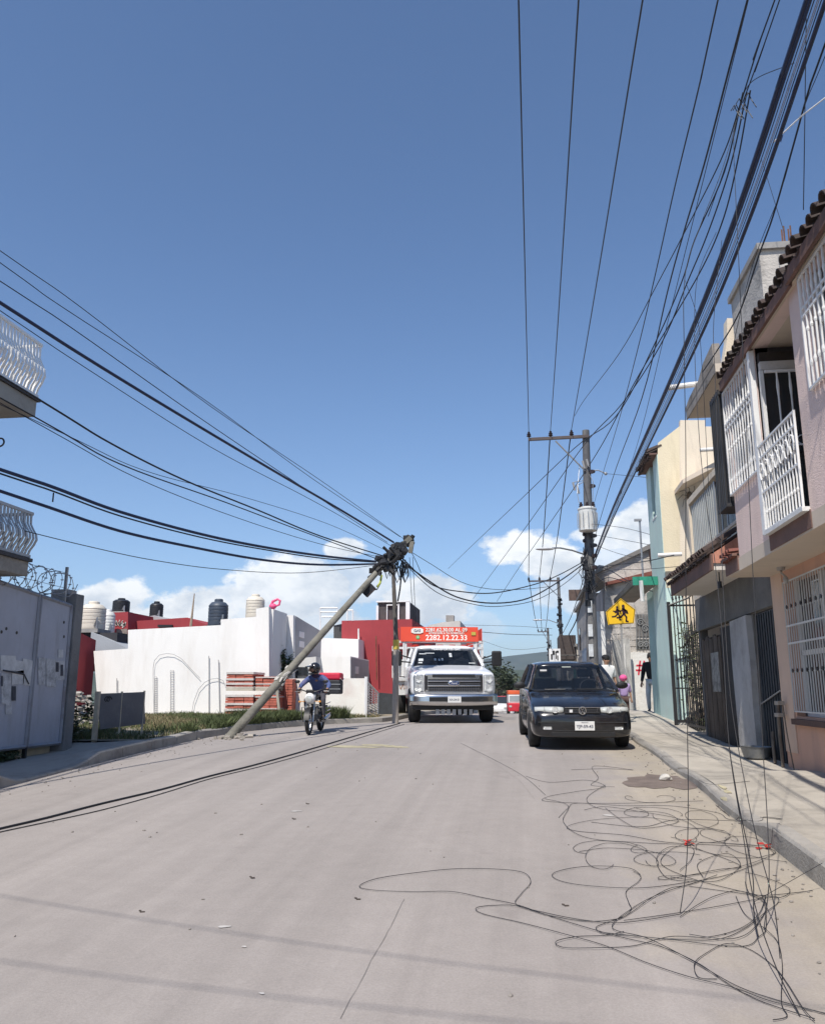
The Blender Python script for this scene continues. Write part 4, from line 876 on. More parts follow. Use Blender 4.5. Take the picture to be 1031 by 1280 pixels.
# billboard on posts
c0=PX(124,870,-7.1); A0=GND(124,935,pavL); 
BB=thing('sheet_billboard','dark grey sheet-metal board on pale posts at the edge of the lot','sign board',(-6.9,13.9,.8))
a=(-7.12,13.55); b=(-6.55,14.55)
def bbp(px,py): return PPL(px,py,a,b)
tl,tr,br,bl_=bbp(122,868),bbp(180,865),bbp(181,905),bbp(125,912)
nrm=Vector((b[1]-a[1],-(b[0]-a[0]),0)).normalized()*.012
def panel(p4,m,name,parent,t=nrm):
    vs=[p+t for p in p4]+[p-t for p in p4]; return MB().add(vs,[(0,1,2,3),(7,6,5,4),(0,4,5,1),(1,5,6,2),(2,6,7,3),(3,7,4,0)]).build(name,m,parent)
mid_t,mid_b=bbp(152,866.5),bbp(152.5,908.5)
SH=mat('dark_sheet_metal',(.105,.11,.125),.6,var=.15,stain=(.17,.17,.18),stamt=.4,stscale=3)
panel([tl,mid_t-nrm.cross(Vector((0,0,1)))*.3,mid_b-nrm.cross(Vector((0,0,1)))*.3,bl_],SH,'sheet_panel',BB); panel([mid_t+nrm.cross(Vector((0,0,1)))*.3,tr,br,mid_b+nrm.cross(Vector((0,0,1)))*.3],SH,'sheet_panel',BB)
PWD=mat('pale_post_wood',(.45,.41,.33),.9,var=.2,stain=(.25,.2,.14),stamt=.5)
for (px,pt,pb,w_) in ((122.5,866,936,.035),(152.5,866,936,.014),(180.5,865,931,.014)):
    t_=bbp(px,pt); b2=bbp(px+1,pb); zg=lotz(b2.x,b2.y)-.25
    MB().box(t_.x-w_,t_.y-w_,zg,t_.x+w_,t_.y+w_,t_.z+.02).build('post',PWD,BB)
mb=MB(); mb.tube([tuple(bbp(181,866)),tuple(bbp(125,868))],.012,5); mb.build('top_rail',PWD,BB)
gp=MB(); c=bbp(135,874)
for k in range(2): gp.tube([bbp(131+3*k+2.2*math.cos(t*.8)+.4*t,874+3*math.sin(t*.8))-nrm*-1.2 for t in range(9)],.009,4)
gp.build('scribble',mat('black_marker',(.01,.01,.012),.6),BB)
# rubble
rub=MB(); rr=random.Random(21)
for k in range(260):
    p=GND(rr.uniform(96,122),rr.uniform(893,932),lambda x,y:lotz(x,y)); x=rr.gauss(-9.6,.7); y=rr.gauss(16.9,.8); h=max(0,.75-((x+9.6)**2/1.6+(y-16.9)**2/2)); s=rr.uniform(.04,.16)
    rub.obox((x,y,lotz(x,y)+rr.uniform(0,h)),(s,s*rr.uniform(.5,1),s*rr.uniform(.3,.8)),Matrix.Rotation(rr.uniform(0,3),3,'Z')@Matrix.Rotation(rr.uniform(-.7,.7),3,'X'))
o=rub.build('rubble_pile',mat('pale_rubble',(.42,.39,.35),.95,var=.35,scale=5)); o['kind']='stuff'
# ---------------- white walled house with step
YW=22.0
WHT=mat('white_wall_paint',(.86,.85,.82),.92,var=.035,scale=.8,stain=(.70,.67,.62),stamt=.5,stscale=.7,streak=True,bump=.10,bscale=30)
WSH=mat('grey_render_and_shade',(.40,.40,.40),.92,var=.08,stain=(.3,.3,.3),stamt=.4,streak=True)  # plain grey, also the painted-in shade on side walls of white houses
REDW=mat('oxide_red_wall',(.33,.045,.052),.9,var=.08,stain=(.24,.04,.045),stamt=.4,streak=True)
def W3(px,py,Y=YW): v=PY(px,py,Y); return (v.x,v.z)
HW=thing('house','long plain white house behind the grassy lot with a stepped top edge','house',(-9,YW,1))
pts=[W3(124,905),W3(117,814),W3(160,811),W3(160,787.5),W3(276,781.5),W3(276,774.5),W3(320,771),W3(320,761),W3(336,758.5),W3(336.5,906)]
MB().prism(pts,'y',YW,YW+.2).build('front_wall',WHT,HW)
xr=W3(336,850)[0]; zt=W3(336,758.5)[1]
MB().box(xr-.2,YW+.2,.3,xr,23.55,zt-.05).build('side_wall',WHT,HW)
MB().box(W3(276,800)[0],YW+.2,W3(276,781)[1]-.15,xr-.2,27,W3(276,781)[1]-.1).build('roof_slab',CONC,HW)
# faint wall ties and drain hoops on the wall
CH=mat('pencil_grey',(.55,.54,.52),.9,bump=0)
WIREM=mat('thin_dark_wire',(.25,.25,.26),.7,bump=0)
hp=thing('wire_hoop','tall thin wire hoop bent against the white wall, left one','hoop',(-9,YW-.1,.9))
pp=[(192.5,898),(191.5,860),(191.5,835),(193,826),(199,819),(208,817),(217,818),(226,823),(234,831),(243,841),(250,848)]
MB().tube([PY(a,b,YW-.06) for a,b in pp],.006,5).build('wire',WIREM,hp)
hp2=thing('wire_hoop','low thin wire hoop bent against the white wall, right one','hoop',(-8,YW-.1,.9))
pp=[(239,896),(242,878),(248,862),(256,853),(264,849),(272,848),(279,851),(281,856)]
MB().tube([PY(a,b,YW-.06) for a,b in pp],.0065,5).build('wire',WIREM,hp2)
lb=thing('rebar_ladder','narrow pair of rebar strips leaning on the middle of the white wall','rebar',(-8,YW-.1,.9))
mb=MB()
for (x,y0_,y1_) in [(213,838,896),(217,838,896),(193,846,897),(196,846,897)]:
    mb.tube([PY(x,y1_,YW-.03),PY(x,y0_,YW-.03)],.006,4)
for (x0_,x1_,a_,b_) in [(213,217,838,896),(193,196,846,897)]:
    for k in range(20): y=lerp(a_,b_,k/19); mb.tube([PY(x0_,y,YW-.03),PY(x1_+.5,y,YW-.03)],.005,3)
mb.build('rod',mat('faded_rod',(.42,.41,.40),.8,bump=0),lb)
for i,(px,py0,py1,l) in enumerate([(261,820,897,'thin upright rod on the white wall just left of the brick stacks'),(274.5,825,897,'thin upright rod touching the left brick stack'),(146,848,866,'short faint rod on the white wall above the billboard')]):
    o=MB().tube([PY(px,py1,YW-.05),PY(px-.5*(i==1)*3,py0,YW-.05)],.012,5).build('upright_rod',mat('faded_rod',(0,0,0))); tag(o,l,'rod')
sr=MB().tube([PY(238.5,783,YW+1),PY(243,742,YW+1)],.04,6,.014).build('roof_rod',mat('pole_tan',(.35,.27,.2),.9)); tag(sr,'slanting wooden rod standing on the white house roof','rod')
# red side wall and grey wedge at far left
RH=thing('house','dark red house at the far left behind the gate post','house',(-12,20,.8))
xw=-12.1; ya=PX(92,850,xw).y-.6; yb=PX(116,850,xw).y; zr=PX(100,790,xw).z
MB().prism([(ya,0.2),(yb,.2),(yb,PX(116,800,xw).z),(ya,PX(94,787,xw).z+.05)],'x',xw-.2,xw).build('side_wall',REDW,RH)
MB().box(xw-6,ya,.2,xw-.2,yb,zr-.1).build('front_wall',REDW,RH)
mb=MB(); 
for (x0_,y0_,x1_,y1_) in [(97,866,98.2,873),(101,866,102.2,873),(102.2,866,105,867.5),(102.2,871.5,105,873)]:
    a_=PX(x0_,y1_,xw+.006); b_=PX(x1_,y0_,xw+.006); MB().box(xw+.001,min(a_.y,b_.y),a_.z,xw+.008,max(a_.y,b_.y),b_.z).build('painted_mark',WHITEP,RH)
GH=thing('house','grey sloping roof house squeezed behind the low end of the white wall','house',(-12.5,23.5,1))
pts=[W3(112,812,24),W3(114,790,24),W3(140,801,24),W3(162,812,24),W3(162,830,24),W3(112,830,24)]
MB().prism(pts,'y',24,25.5).build('gable',mat('grey_blue_render',(.36,.38,.40),.9,var=.1),GH)
# red house with painted lettering
R1=thing('house','red flat-roofed house with faded white lettering behind the white wall','house',(-13,27,1))
pts=[W3(138,830,27),W3(138,766,27),W3(166,764,27),W3(186,772,27),W3(160,775,27),W3(160,830,27)]
MB().prism([W3(138,840,27),W3(138,766,27),W3(160,765,27),W3(160,840,27)],'y',27,33).build('front_block',REDW,R1)
MB().prism([W3(160.3,840,27.6),W3(160.3,777,27.6),W3(234,772,27.6),W3(258,781,27.6),W3(258,840,27.6)],'y',27.6,34).build('side_block',REDW,R1)
MB().prism([W3(160,780,27.5),W3(160,766,27.5),W3(170,764.5,27.5),W3(187,771,27.5),W3(187,780,27.5)],'y',29,31).build('grey_gable',WSH,R1)
MB().prism([W3(197,784,27.5),W3(197,781,27.5),W3(215,781,27.5),W3(215,784,27.5)],'y',27.5,27.59).build('roof_vent',BLACKP,R1)
mb=MB(); rl_=random.Random(2)
c=PY(150,781,26.98)
lt=text('Vargas',.40,'painted_lettering',mat('faded_white_lettering',(.62,.58,.54),.9),None,Matrix.Identity(4))
bpy.data.objects.remove(lt)
def faded(seed,px0,px1,py0,py1):
    r=random.Random(seed); mb=MB(); x=px0
    while x<px1:
        w=r.uniform(1.2,2.4); h0=r.uniform(py0,py0+2); 
        for k in range(3):
            a=W3(x+r.uniform(0,w*.6),r.uniform(h0,py1),26.97); mb.obox((a[0],26.985,a[1]),(r.uniform(.02,.05),.01,r.uniform(.06,.2)),Matrix.Rotation(r.uniform(-.7,.7),3,'Y'))
        x+=w
    return mb
faded(1,144,157,777,783).build('painted_lettering',mat('faded_white_lettering',(0,0,0)),R1)
MB().prism([W3(146,793,26.98),W3(146,787,26.98),W3(159,786,26.98),W3(159,793,26.98)],'y',26.96,26.99).build('faded_panel',mat('faded_grey_panel',(.24,.20,.18),.9,var=.4,scale=6),R1)
# ---------------- rooftop water tanks
def tank(px,pyt,pyb,wpx,Y,m,label,stand=None,group=None):
    c=PY(px,pyb,Y); t=PY(px,pyt,Y); r=wpx/2*(c-Vector((0,0,CAMH))).length/F_PX*.985; h=t.z-c.z
    T=thing('water_tank',label,'water tank',c,group=group)
    prof=[(r*.97,0),(r,.03)]
    n=5
    for k in range(n): z=h*(.08+.62*k/n); prof+=[(r,z),(r,z+h*.09),(r*.965,z+h*.105),(r*.965,z+h*.12)]
    prof+=[(r,h*.72),(r*.98,h*.76),(r*.72,h*.87),(r*.42,h*.90)]
    MB().lathe([(a,c.z+b) for a,b in prof],(c.x,c.y,0),24).build('tank_body',m,T,smooth=True)
    MB().lathe([(r*.44,c.z+h*.89),(r*.44,c.z+h*.97),(r*.38,c.z+h),(.01,c.z+h)],(c.x,c.y,0),18).build('lid',m,T,smooth=True)
    MB().tube([(c.x+r*.6,c.y-r*.8,c.z+h*.1),(c.x+r*.8,c.y-r*.8,c.z+h*.4),(c.x+r*.8,c.y-r*.8,c.z-.1)],.03,5).build('pipe',GALV,T)
    MB().box(c.x-r*1.05,c.y-r*1.05,c.z-.12,c.x+r*1.05,c.y+r*1.05,c.z-.005).build('base_slab',CONC,T)
    return T
TB=mat('black_tank_plastic',(.018,.019,.022),.45,var=.2,bump=0); TC=mat('cream_tank_plastic',(.68,.62,.52),.5,var=.05,stain=(.5,.46,.38),stamt=.4,bump=0); TBL=mat('blue_grey_tank',(.05,.065,.09),.5,var=.2,bump=0)
tank(115,752,787,29,24.5,TC,'large cream water tank on a dark stand at the far left roof')
tank(134,762,792,16,26.5,mat('white_tank_plastic',(.66,.65,.61),.5,var=.05,bump=0),'smaller white water tank half hidden behind the large cream one')
tank(151,748,765,20,30,TB,'squat black water tank on the raised red block, leftmost black one')
tb=tank(195,752,772,16,30,TB,'black water tank with a white band on the long red parapet')
c=tb.location; rr_=.22; MB().lathe([(.235,c.z+.28),(.235,c.z+.38)],(c.x,c.y-.004,0),24).build('label_band',WHITEP,tb,smooth=True)
tank(272,749,783,24,25,TBL,'tall blue-black ribbed water tank with an aerial behind the white wall')
tank(318.5,743,773,23,26,TC,'cream cylindrical water tank beside the pink flamingo ornament')
st_=PY(115,790,24.5); o=MB().box(st_.x-.2,24.2,st_.z-1.2,st_.x+1.0,25.3,st_.z-.05).build('tank_stand',mat('dark_stand',(.04,.04,.045),.9)); tag(o,'dark frame stand carrying the large cream water tank','stand')
# flamingo-like ornament
FP=mat('hot_pink_paint',(.85,.10,.24),.5,var=.1)
fl=thing('flamingo_ornament','bright pink flamingo-shaped ornament on the roof above the small red gable','ornament',PY(338,765,24))
MB().tube([PY(a,b,24) for a,b in [(342,762),(339,757),(341,752),(347,749),(350,751),(349,756),(344,758)]],.05,6,.03).build('neck',FP,fl,smooth=True)
c=PY(341,758,24); MB().ball(c,(.12,.1,.09),10,7).build('body',FP,fl,smooth=True)
MB().cyl(c,(c.x+.05,c.y,c.z-.45),.014,n=6).build('leg',FP,fl); MB().cyl(c,(c.x-.03,c.y,c.z-.45),.014,n=6).build('leg',FP,fl)
# small red gable behind the white wall, second white house
HS=thing('house','narrow white house with a grey shaded side and a small red gable','house',(-7,24,1))
YS=23.6
MB().prism([W3(349,906,YS),W3(349,769.5,YS),W3(366.5,769,YS),W3(366.5,906,YS)],'y',YS,YS+.2).build('front_wall',WHT,HS)
xs=W3(366.5,800,YS)[0]; y2=27.0
MB().prism([(YS+.2,.3),(YS+.2,W3(366,769,YS)[1]-.01),(y2,PX(394,787,xs).z if PX(394,787,xs).z>2 else 3.6),(y2,.3)],'x',xs-.2,xs).build('side_wall',WSH,HS)  # shade on the white house's side put into its grey colour
for (a_,b_) in ((374,789),(374,801)):
    q=PX(a_,b_,xs+.01); q2=PX(a_+6,b_+9,xs+.01); MB().box(xs-.01,q.y,min(q.z,q2.z),xs+.02,q2.y,max(q.z,q2.z)).build('window',WHITEP,HS)
MB().prism([W3(334,782,24.2),W3(334,763,24.2),W3(352,776,24.2),W3(352,782,24.2)],'y',24.2,24.4).build('red_gable',REDW,HS)
# ---------------- brick stacks
BRK=mat('red_brick',(.45,.13,.09),.9,var=.3,scale=9); WRAP=mat('plastic_wrap',(.62,.58,.55),.25,var=.1,bump=.3,bscale=8)
def bricks(label,x0p,x1p,ytop,Y,wrap,dz=0,seed=0):
    a=PY(x0p,890,Y); b=PY(x1p,890,Y); zt=PY(x0p,ytop,Y).z; z0=lotz(a.x,Y)+dz; rb=random.Random(seed)
    T=thing('brick_stack',label,'brick stack',((a.x+b.x)/2,Y+.45,z0),group='brick stacks on the lot')
    w=b.x-a.x; n=max(3,int(w/.25)); m=max(4,int((zt-z0-.1)/.065)); mb=MB()
    for k in range(m):
        for i in range(n):
            for (yy,dep) in ((Y,.12),(Y+.8,.12)):
                x=a.x+w*i/n+rb.uniform(-.006,.006); mb.box(x,yy+rb.uniform(-.012,.012),z0+.1+k*.065,x+w/n-.012,yy+dep,z0+.1+k*.065+.056)
    mb.box(a.x+.02,Y+.1,z0+.1,b.x-.02,Y+.82,zt-.02)
    mb.build('bricks',BRK,T)['kind']='stuff'
    p=MB()
    for yy in (Y,Y+.35,Y+.75): p.box(a.x,yy,z0,b.x,yy+.1,z0+.04)
    p.box(a.x,Y,z0+.05,b.x,Y+.86,z0+.085); p.build('pallet',PWD,T)
    if wrap:
        s=MB()
        for zz in ([.25,.86] if wrap==1 else [.2,.5,.92]): 
            s.box(a.x-.006,Y-.016,z0+.1+(zt-z0-.1)*zz-.014*wrap,b.x+.006,Y+.93,z0+.1+(zt-z0-.1)*zz+.012*wrap)
        s.build('wrapping_strap',WRAP,T)
    return T
bricks('upper left brick stack wrapped in pale straps beside the leaning pole',281,315,840,20.6,2,dz=.66,seed=1)
bricks('lower left brick stack with wide pale wrapping on the lot',281,316,868,20.5,2,seed=2)
bricks('upper middle brick stack directly behind the leaning pole',318,346,845,20.7,1,dz=.66,seed=3)
bricks('lower middle brick stack with a wooden prop in front',318,346,868,20.6,1,seed=4)
bricks('rightmost brick stack, darker, beside the low white wall',348,365,848,21.2,0,seed=5)
o=MB().tube([PY(350,898,20.4),PY(346,862,20.4)],.035,6).build('wooden_prop',PWD); tag(o,'pinkish wooden prop leaning against the lower middle brick stack','prop')
# ---------------- low white wall, white gate
LW=MB().prism([W3(361,906,21.6),W3(361,848.5,21.6),W3(456,848,21.6),W3(456,906,21.6)],'y',21.6,21.75).build('low_wall',mat('cream_white_wall',(.80,.78,.72),.93,var=.05,stain=(.64,.52,.46),stamt=.5,stscale=1,bump=.15)); tag(LW,'low off-white wall behind the motorcycle rider','wall')
def white_block(label,pts,Y,dep,m=None,extra=None):
    t=thing('house',label,'house',(pts[0][0],Y,1)); MB().prism(pts,'y',Y,Y+dep).build('wall',m or WHT,t); return t
t=white_block('white box-shaped house part with a grey shaded right side above the low wall',[W3(394,870,24.5),W3(394,822,24.5),W3(438,820.5,24.5),W3(438,870,24.5)],24.5,3.0)
xs=W3(438.2,820,24.5)[0]; MB().box(xs,24.5+.05,.5,xs+.01,27.4,W3(438,822,24.5)[1]).build('side_shade_panel',WSH,t)  # thin grey skin: shaded side of the white block, painted in
q=PX(444,838,xs+.02); MB().box(xs+.01,q.y,q.z-.1,xs+.03,q.y+.5,q.z+.12).build('window',WHITEP,t)
t=white_block('tall white house block between the leaning pole and the red house',[W3(384,870,28),W3(384,797,28),W3(448,799,28),W3(448,870,28)],28,4)
t=white_block('small grey-white block with a window behind the rider',[W3(372,870,23.9),W3(372,823,23.9),W3(395,821,23.9),W3(395,870,23.9)],23.9,.6,mat('offwhite_block',(.62,.62,.60),.93,var=.1))
MB().prism([W3(371,845,23.8),W3(371,834,23.8),W3(384,834,23.8),W3(384,845,23.8)],'y',23.82,23.88).build('window',GLASS,t)
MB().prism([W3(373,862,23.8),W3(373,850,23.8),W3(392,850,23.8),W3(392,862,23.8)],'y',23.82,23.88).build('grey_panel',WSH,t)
WG=thing('white_barred_gate','narrow white barred gate at the end of the low white wall','gate',(-4,21.5,1))
a_=PY(457,904,21.3); b_=PY(472,906,23.2); tp=PY(457,851,21.3).z; tp2=PY(472,866,23.2).z
mb=MB(); mb.tube([a_,(a_.x,a_.y,tp)],.025,5); mb.tube([b_,(b_.x,b_.y,tp2)],.025,5); mb.tube([(a_.x,a_.y,tp),(b_.x,b_.y,tp2)],.02,5); mb.build('frame',WHITEP,WG)
MB().tube([a_+Vector((0,0,-.1)),(a_.x,a_.y,tp+.1)],.045,6).build('post',WHITEP,WG)
for k in range(15):
    t_=(k+.5)/15; MB().tube([(a_.x,a_.y,lerp(a_.z,tp,t_)),(b_.x,b_.y,lerp(b_.z,tp2,t_))],.014,4).build('bar',WHITEP,WG)
for k in range(1,4): MB().tube([(lerp(a_.x,b_.x,k/4),lerp(a_.y,b_.y,k/4),lerp(a_.z,b_.z,k/4)),(lerp(a_.x,b_.x,k/4),lerp(a_.y,b_.y,k/4),lerp(tp,tp2,k/4))],.012,4).build('bar',WHITEP,WG)
# red house with roof room
R2=thing('house','big oxide-red house behind the truck with a small room on its roof','house',(-5,29,1))
MB().prism([W3(427,880,29),W3(427,776,29),W3(515,774,29),W3(515,880,29)],'y',29,37).build('wall',REDW,R2)
MB().prism([W3(427,900,28.9),W3(427,850,28.9),W3(457,850,28.9),W3(457,900,28.9)],'y',28.9,28.99).build('white_base',WHT,R2)
MB().prism([W3(472,777,29.5),W3(472,753,29.5),W3(510,751,29.5),W3(510,777,29.5)],'y',29.5,33).build('roof_room',mat('dark_roof_room',(.07,.06,.06),.8,var=.4,scale=3),R2)
mb=MB(); 
for (x0_,y0_,x1_,y1_) in [(470,753,512,750.5),(470,757,473,775),(483,757,498,755.5),(497,755,499,776),(507,752,512,776),(483,757,484.2,776)]:
    a2=W3(x0_,max(y0_,y1_),29.4); b2=W3(x1_,min(y0_,y1_),29.4); mb.box(a2[0],29.4,a2[1],b2[0],29.49,b2[1])
mb.build('roof_room_frame',WHITEP,R2)
MB().tube([PY(449,850,28.8),PY(448,786,28.8)],.03,6).build('downpipe',mat('white_pvc',(0,0,0)),R2)
MB().tube([PY(471,850,28.8),PY(470,795,28.8)],.02,6).build('downpipe',RUST,R2)
MB().prism([W3(417,800,29.2),W3(417,782,29.2),W3(427,780,29.2),W3(427,800,29.2)],'y',29.2,31).build('dark_annex',mat('dark_annex',(.05,.05,.05),.8),R2)
pg=thing('rooftop_stair','white metal stair frame on the roof left of the red house','metal frame',PY(415,790,29))
mb=MB()
for p,q in [((400,795),(400,760)),((422,778),(422,761)),((400,760),(422,760)),((400,765),(422,765)),((402,771),(424,771)),((434,776),(434,763)),((441,776),(441,763)),((434,763),(441,763))]: mb.tube([PY(*p,29),PY(*q,29)],.03,4)
mb.build('bars',WHITEP,pg)
# dark side wall near pole, dark car-like shadowed gate
o=MB().prism([W3(473,906,24),W3(473,866,24),W3(496,868,24),W3(496,906,24)],'y',24,24.2).build('dark_gate',mat('dark_green_black',(.035,.04,.045),.7,var=.4,scale=4)); tag(o,'dark sheet gate in the gap between white gate and truck','gate')
# roof clutter beyond the truck
t=white_block('pale house top with rooftop clutter rising behind the truck cab',[W3(535,860,40),W3(535,782,40),W3(552,778,40),W3(575,776,40),W3(577,860,40)],40,6,mat('pale_far_wall',(.55,.52,.48),.93,var=.15))
MB().prism([W3(556,776,40),W3(556,768,40),W3(566,768,40),W3(566,776,40)],'y',40.5,41).build('chimney',mat('dark_chimney',(.3,.28,.26),.9),t)
# left row beyond the crest
for i,(X,y0,y1,h,col,l) in enumerate([(-4.2,50,62,3.4,(.42,.38,.33),'low tan house beyond the crest on the left'),(-4.4,64,80,3.0,(.50,.47,.43),'pale low house farther down the left side'),(-6,90,110,4.,(.33,.30,.27),'grey-brown house at the far bottom of the street')]):
    t=thing('house',l,'house',(X,y0,rz(y0))); MB().box(X-7,y0,rz(y1)-1,X,y1,rz(y0)+h).build('wall',mat('far_l%d'%i,col,.95,var=.2),t); MB().box(X-7.2,y0-.1,rz(y0)+h,X+.2,y1+.1,rz(y0)+h+.15).build('roof',CONC,t); MB().box(X+.002,y0+2,rz(y0)+.3,X+.03,y0+3.2,rz(y0)+2.3).build('door',DARK,t)
# ================================================================== distant trees and hills
def tree(label,c,h,rad,n,m,seed,trunk=WD):
    t=thing('tree',label,'tree',c); rb=random.Random(seed); lv=MB(); st=MB(); cl=[]
    th=h*.35; st.tube([Vector(c),Vector(c)+Vector((.05*h,0,th)),Vector(c)+Vector((.03*h,0,h*.7))],h*.03,6,h*.01)
    for _ in range(16):
        a=rb.uniform(0,6.28); q=rb.random()**.5; p=Vector((rad*q*math.cos(a),rad*q*math.sin(a),h*rb.uniform(.35,.95)*(1-.25*q))); cl.append((p,rb.uniform(.25,.45)*rad)); st.tube([Vector(c)+Vector((0,0,th*.8)),Vector(c)+p*.6+Vector((0,0,th*.3)),Vector(c)+p],h*.012,5,h*.004)
    for k in range(n):
        p,r=rb.choice(cl); d=Vector((rb.gauss(0,1),rb.gauss(0,1),rb.gauss(0,.75))); d=d.normalized()*r*rb.random()**.4; s=rad*.05*rb.uniform(.6,1.4); a=Matrix.Rotation(rb.uniform(0,6.28),3,'Z')@Matrix.Rotation(rb.uniform(-1.3,1.3),3,'X')
        lv.add([Vector(c)+p+d+a@Vector(q) for q in [(-s,0,0),(0,-s*.6,0),(s,0,0),(0,s*.6,0)]],[(0,1,2,3)])
    lv.build('crown',m,t); st.build('trunk',trunk,t)
TG=[mat('tree_leaves_dark',(.045,.06,.03),.8,var=.4,scale=.6,bump=0),mat('tree_leaves_olive',(.09,.095,.055),.8,var=.4,scale=.6,bump=0)]
for i,(px,Y,h,rad,l) in enumerate([(618,95,6.5,3.6,'olive tree just right of the truck mirror down the hill'),(628,120,7,4.5,'dark tree between the truck and the car far down the street'),(641,140,6.5,4.5,'round dark tree at the street end'),(652,110,5,3.0,'small tree above the black car roof line'),(608,150,10,5.5,'taller bare-looking tree behind the truck mirror'),(662,150,7,4,'dark tree behind the right-hand poles'),(634,210,9,7,'wide pale tree mass nearest the hills')]):
    c=PY(px,870,Y); tree(l,(c.x,Y,rz(Y)-.3),h,rad,2600,TG[i%2],i+40)
HILL=mat('wooded_hill',(.05,.07,.045),.95,var=.25,scale=.01,bump=0,stain=(.12,.11,.08),stamt=.5,stscale=.02)
def hill(name,Y,pts,dep,m,z0=-30,step=8):
    xs=[]; 
    prof=[PY(px,py,Y) for px,py in pts]; rows=[[],[],[],[]]
    x=prof[0].x; rb=random.Random(int(Y))
    tab=[(p.x,p.z) for p in prof]
    n=160
    for i in range(n+1):
        x=lerp(tab[0][0],tab[-1][0],i/n); z=pw(tab,x)+rb.uniform(-1,1)*Y*.0006
        rows[0].append((x,Y-dep*.8,z0)); rows[1].append((x,Y-dep*.3,lerp(z0,z,.6)+rb.uniform(-1,1)*Y*.001)); rows[2].append((x,Y,z)); rows[3].append((x,Y+dep,z0))
    return struct(MB().loft(rows).build(name,m,smooth=True))
hill('hill',950,[(-3000,850),(-900,838),(300,842),(480,835),(540,845),(600,840),(640,836),(655,838),(690,834),(720,840),(900,828),(1900,842),(4000,850)],260,HILL)
hill('mountain',3200,[(-3000,840),(-900,815),(200,830),(520,832),(590,825),(625,819),(650,820),(690,812),(760,822),(1100,800),(2200,825),(4000,845)],900,HILL)
# ================================================================== poles
POLEM=mat('weathered_pole_concrete',(.19,.18,.15),.93,var=.3,scale=3,stain=(.09,.09,.075),stamt=.75,stscale=2.2,bump=.3)
OLDW=mat('old_dark_timber',(.11,.10,.09),.9,var=.3,scale=5)
INS=mat('dark_insulator',(.035,.022,.02),.25,bump=0); 
def insulator(mb,c,s=1):
    mb.lathe([(.012*s,0),(.05*s,.02*s),(.05*s,.035*s),(.025*s,.05*s),(.045*s,.06*s),(.045*s,.075*s),(.022*s,.09*s),(.03*s,.11*s),(.012*s,.13*s)],c,10)
YP1=28.
PB=PY(741,868,YP1); PT=PY(732,538,YP1)
tp=thing('power_pole','tall concrete power pole with crossarm and pale transformer by the right pavement','power pole',(PB.x,YP1,rz(YP1)))
MB().tube([(PB.x,YP1,rz(YP1)-.3),(lerp(PB.x,PT.x,.5),YP1,lerp(rz(YP1),PT.z,.5)),PT],.21,12,.12).build('pole_shaft',mat('tarnished_pole',(.10,.10,.105),.85,var=.3,scale=2,stain=(.26,.25,.23),stamt=.7,streak=True),tp,smooth=True)
def pxpole(py): return lerp(741,732,(868-py)/330.)
aL=PY(660,551,YP1); aR=PY(736,547,YP1); arm=MB(); arm.obox((aL+aR)/2+Vector((0,-.16,0)),((aR-aL).length,.09,.10),Matrix.Rotation(-math.atan2(aR.z-aL.z,aR.x-aL.x),3,'Y')); armo=arm.build('crossarm',mat('dark_crossarm_steel',(.09,.07,.065),.8,var=.3),tp)
MB().tube([PY(694,553,YP1)+Vector((0,-.16,0)),PY(731,590,YP1)+Vector((0,-.14,0))],.03,5).build('brace',GALV,tp)
TOPS=[]
for px,py in ((661,550),(688,549),(714,548)):
    c=PY(px,py,YP1)+Vector((0,-.16,.05)); mb=MB(); insulator(mb,c,1.6); mb.build('insulator',INS,tp,smooth=True); TOPS.append(c+Vector((0,0,.2)))
# transformer
c=PY(733,652,YP1)+Vector((-.0,-.42,0)); R_=.30
mb=MB(); mb.lathe([(R_*.9,-.42),(R_,-.40),(R_,.30),(R_*1.06,.31),(R_*1.06,.35),(R_*.8,.40),(.02,.42)],c,20); tr=mb.build('transformer',mat('pale_transformer_paint',(.62,.62,.59),.5,var=.08,stain=(.4,.38,.35),stamt=.4),tp,smooth=True)
for dx in (-.2,0,.2):
    mb=MB(); insulator(mb,(c.x+dx,c.y-.08,c.z+.38),1.5); mb.build('bushing',INS,tr,smooth=True)
mb=MB()
for k in range(7):
    a=math.pi+math.pi*k/6; mb.box(c.x+(R_+.03)*math.cos(a)-.01,c.y+(R_+.03)*math.sin(a)-.03,c.z-.3,c.x+(R_+.03)*math.cos(a)+.01,c.y+(R_+.03)*math.sin(a)+.03,c.z+.2)
mb.build('cooling_fin',GALV,tr)
mb=MB(); mb.box(c.x-.12,c.y+.2,c.z-.1,c.x+.12,YP1,c.z+.1); mb.tube([(c.x-.25,c.y,c.z+.55),(c.x-.3,c.y,c.z+.9),PY(724,583,YP1)],.012,5); mb.tube([(c.x+.2,c.y,c.z+.6),(c.x+.24,c.y,c.z+1.3),PY(735,590,YP1)],.012,5); mb.build('bracket',GALV,tp)
